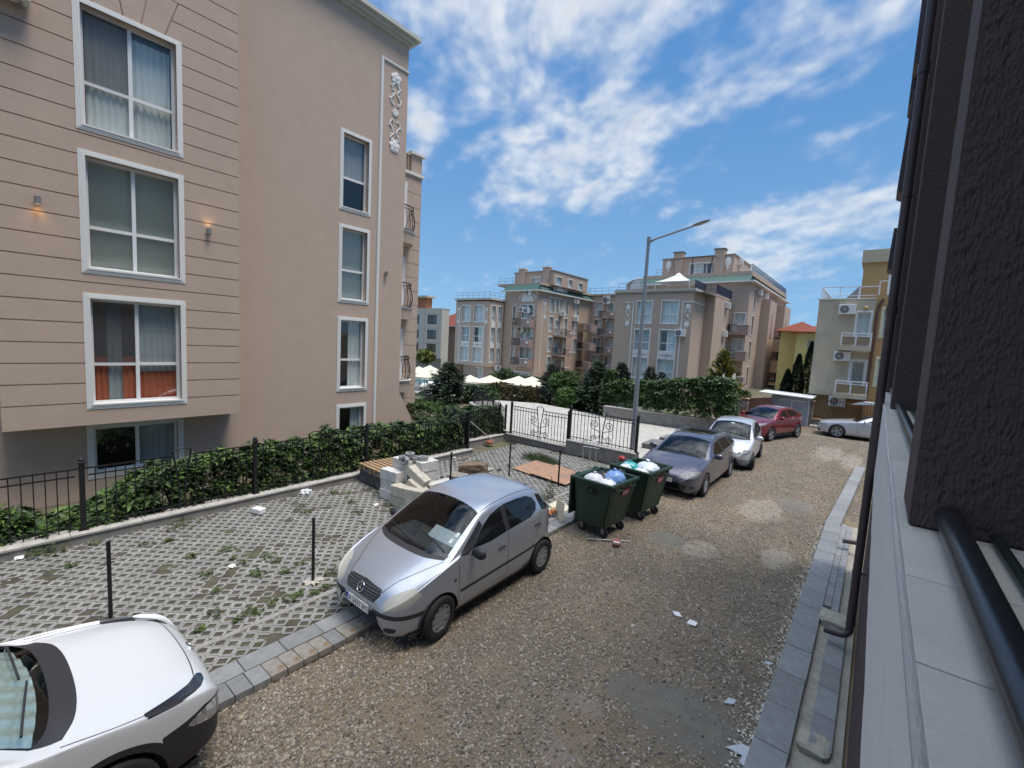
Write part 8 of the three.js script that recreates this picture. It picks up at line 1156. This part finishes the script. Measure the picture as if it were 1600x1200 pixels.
// ---------- weeds in the paving ----------
function tuft(label, x, z, n, h, spread, pal, seed, kind = 'weed') { const t = thing(kind, label, 'weed', [x, PARK - 0.01, z], 0, 'weeds in the paving'), r = rng(seed), L = []; for (let i = 0; i < n; i++) { const a = r() * 6.283, d = spread * Math.sqrt(r()); L.push([Math.cos(a) * d, h * r() * (1 - 0.6 * d / spread), Math.sin(a) * d, 0.28 + 0.32 * r(), 1.2]); } foliage(t, 'leaves', WH[2], whiteLeaf, L, pal, seed); const st = []; for (let i = 0; i < 5; i++) { const a = r() * 6.28; st.push(bar(V(0, 0, 0), V(Math.cos(a) * spread * 0.4, h * 0.8, Math.sin(a) * spread * 0.4), 0.003, 4)); } mesh('stems', merge(st), leafMat(0.07, 0.11, 0.03), t).userData.kind = 'stuff'; }
const GW = [[0.10, 0.15, 0.03], [0.13, 0.18, 0.04], [0.08, 0.12, 0.03]];
{
  const g = thing('grass_tuft', 'wide tuft of tall grass behind the rusty sheets', 'grass', [-8.55, PARK - 0.01, -12.25]), r = rng(91), bl = []; for (let i = 0; i < 900; i++) { const a = r() * 6.28, d = Math.sqrt(r()), x = Math.cos(a) * d * 0.75, z = Math.sin(a) * d * 0.35, l = 0.16 + 0.22 * r() * (1.2 - d), b = r() * 6.28, p = [x, 0, z], q = [x + Math.cos(b) * l * 0.5, l, z + Math.sin(b) * l * 0.5]; bl.push(p[0] - 0.006, 0, p[2], p[0] + 0.006, 0, p[2] + 0.004, ...q); } const gg = new THREE.BufferGeometry(); gg.setAttribute('position', new THREE.Float32BufferAttribute(bl, 3)); gg.computeVertexNormals(); mesh('blades', tri(gg), leafMat(0.07, 0.12, 0.03), g).userData.kind = 'stuff';
  tuft('tall leafy weed growing by the thin post near the green container', -6.22, -9.45, 90, 0.62, 0.10, GW, 501); tuft('low leafy weed at the foot of the tall weed', -6.35, -9.2, 120, 0.16, 0.24, GW, 502); tuft('leafy weed at the low wall beside the white scrap', -10.55, -0.72, 110, 0.18, 0.26, GW, 503); tuft('yellowish weed along the low wall before the long hedge', -10.35, -2.6, 90, 0.14, 0.3, GW.concat(GR), 504);
  const many = [[560, 905], [585, 893], [425, 940], [455, 935], [390, 955], [372, 970], [465, 930], [520, 893], [380, 880], [405, 898], [365, 873], [323, 898], [402, 895], [432, 876], [338, 925], [470, 880], [445, 895], [395, 958], [337, 958], [312, 985], [540, 870], [560, 800], [550, 785], [610, 790], [520, 770], [470, 790], [440, 775], [545, 770], [478, 800], [590, 770], [230, 850], [265, 845], [110, 885], [150, 850], [350, 860], [300, 870], [640, 800], [780, 735], [770, 742], [880, 732], [905, 745], [495, 925], [510, 918], [420, 870]];
  many.forEach(([px, py], i) => { const p = onY(px, py, PARK), r2 = rng(i + 700); tuft('small green weed sprouting between the ring pavers', p.x, p.z, 10 + Math.floor(r2() * 22), 0.03 + 0.06 * r2(), 0.05 + 0.09 * r2(), GW, 600 + i); });
}
// ---------- pool terrace: parasols, pool, loungers ----------
{
  const cream = phys(lin(0.78, 0.72, 0.55), 0.9, { transmission: 0.12, thickness: 0, side: THREE.DoubleSide });
  const pos = [[-44.8, -36.3, 1.5], [-46.4, -39.4, 1.5], [-41.7, -37.3, 1.5], [-38.6, -32.1, 1.35], [-42.5, -34.5, 1.4], [-30.4, -30.9, 1.75], [-29.6, -32.9, 1.75], [-28.0, -35.4, 1.9], [-27.2, -36.6, 1.9], [-25.6, -34.2, 1.6]], lab = ['cream parasol by the pool, in the cluster beside the big block', 'cream parasol in the pair before the stacked balconies', 'cream parasol between the conifer and the stacked balconies'];
  pos.forEach(([x, z, R], i) => { const gy = groundY(x, z) + (i > 4 ? 0.3 : 0), p = thing('parasol', lab[i < 5 ? 0 : i < 7 ? 1 : 2], 'parasol', [x, gy, z], i * 0.7, 'cream parasols on the pool terrace'); const cv = new THREE.ConeGeometry(R, 0.62, 8, 6, true), q = cv.attributes.position; for (let k = 0; k < q.count; k++) { const t = (0.31 - q.getY(k)) / 0.62; q.setY(k, q.getY(k) - 0.06 * Math.sin(t * Math.PI)); } cv.computeVertexNormals(); cv.translate(0, 2.45, 0); mesh('canopy', cv, cream, p); const fl = new THREE.CylinderGeometry(R, R, 0.16, 8, 1, true); fl.translate(0, 2.06, 0); mesh('valance', fl, cream, p); mesh('pole', bar(V(0, 0, 0), V(0, 2.75, 0), 0.03, 8), std(lin(0.3, 0.2, 0.12), 0.7), p); mesh('base', new THREE.CylinderGeometry(0.28, 0.3, 0.08, 14).translate(0, 0.04, 0), M.galv, p); });
  struct('pool_deck', slab(-56, -32, -2.6, -2.44, -48, -33), concrete(lin(0.62, 0.6, 0.55))); struct('pool_water', slab(-54.5, -46, -2.44, -2.40, -44, -39), phys(lin(0.10, 0.42, 0.55), 0.08, { clearcoat: 1 }));
  for (let i = 0; i < 7; i++) { const x = -44.5 + (i % 4) * 1.3, z = -35.4 - Math.floor(i / 4) * 2.2, l = thing('sun_lounger', 'white sun lounger on the pool deck among the parasols', 'sun lounger', [x, -2.44, z], 0.4, 'sun loungers by the pool'); mesh('bed', rbox(0.65, 0.06, 1.3, 0.02, 0, 0.34, 0.3), M.pvc, l); const b = rbox(0.65, 0.06, 0.7, 0.02, 0, 0, -0.35); b.rotateX(0.6); b.translate(0, 0.34, -0.35); mesh('backrest', b, M.pvc, l); for (const [a, c] of [[-0.28, 0.85], [0.28, 0.85], [-0.28, -0.3], [0.28, -0.3]]) mesh('leg', slab(a - 0.02, a + 0.02, 0, 0.32, c - 0.02, c + 0.02), M.pvc, l); }
}
renderer.render(scene, camera);
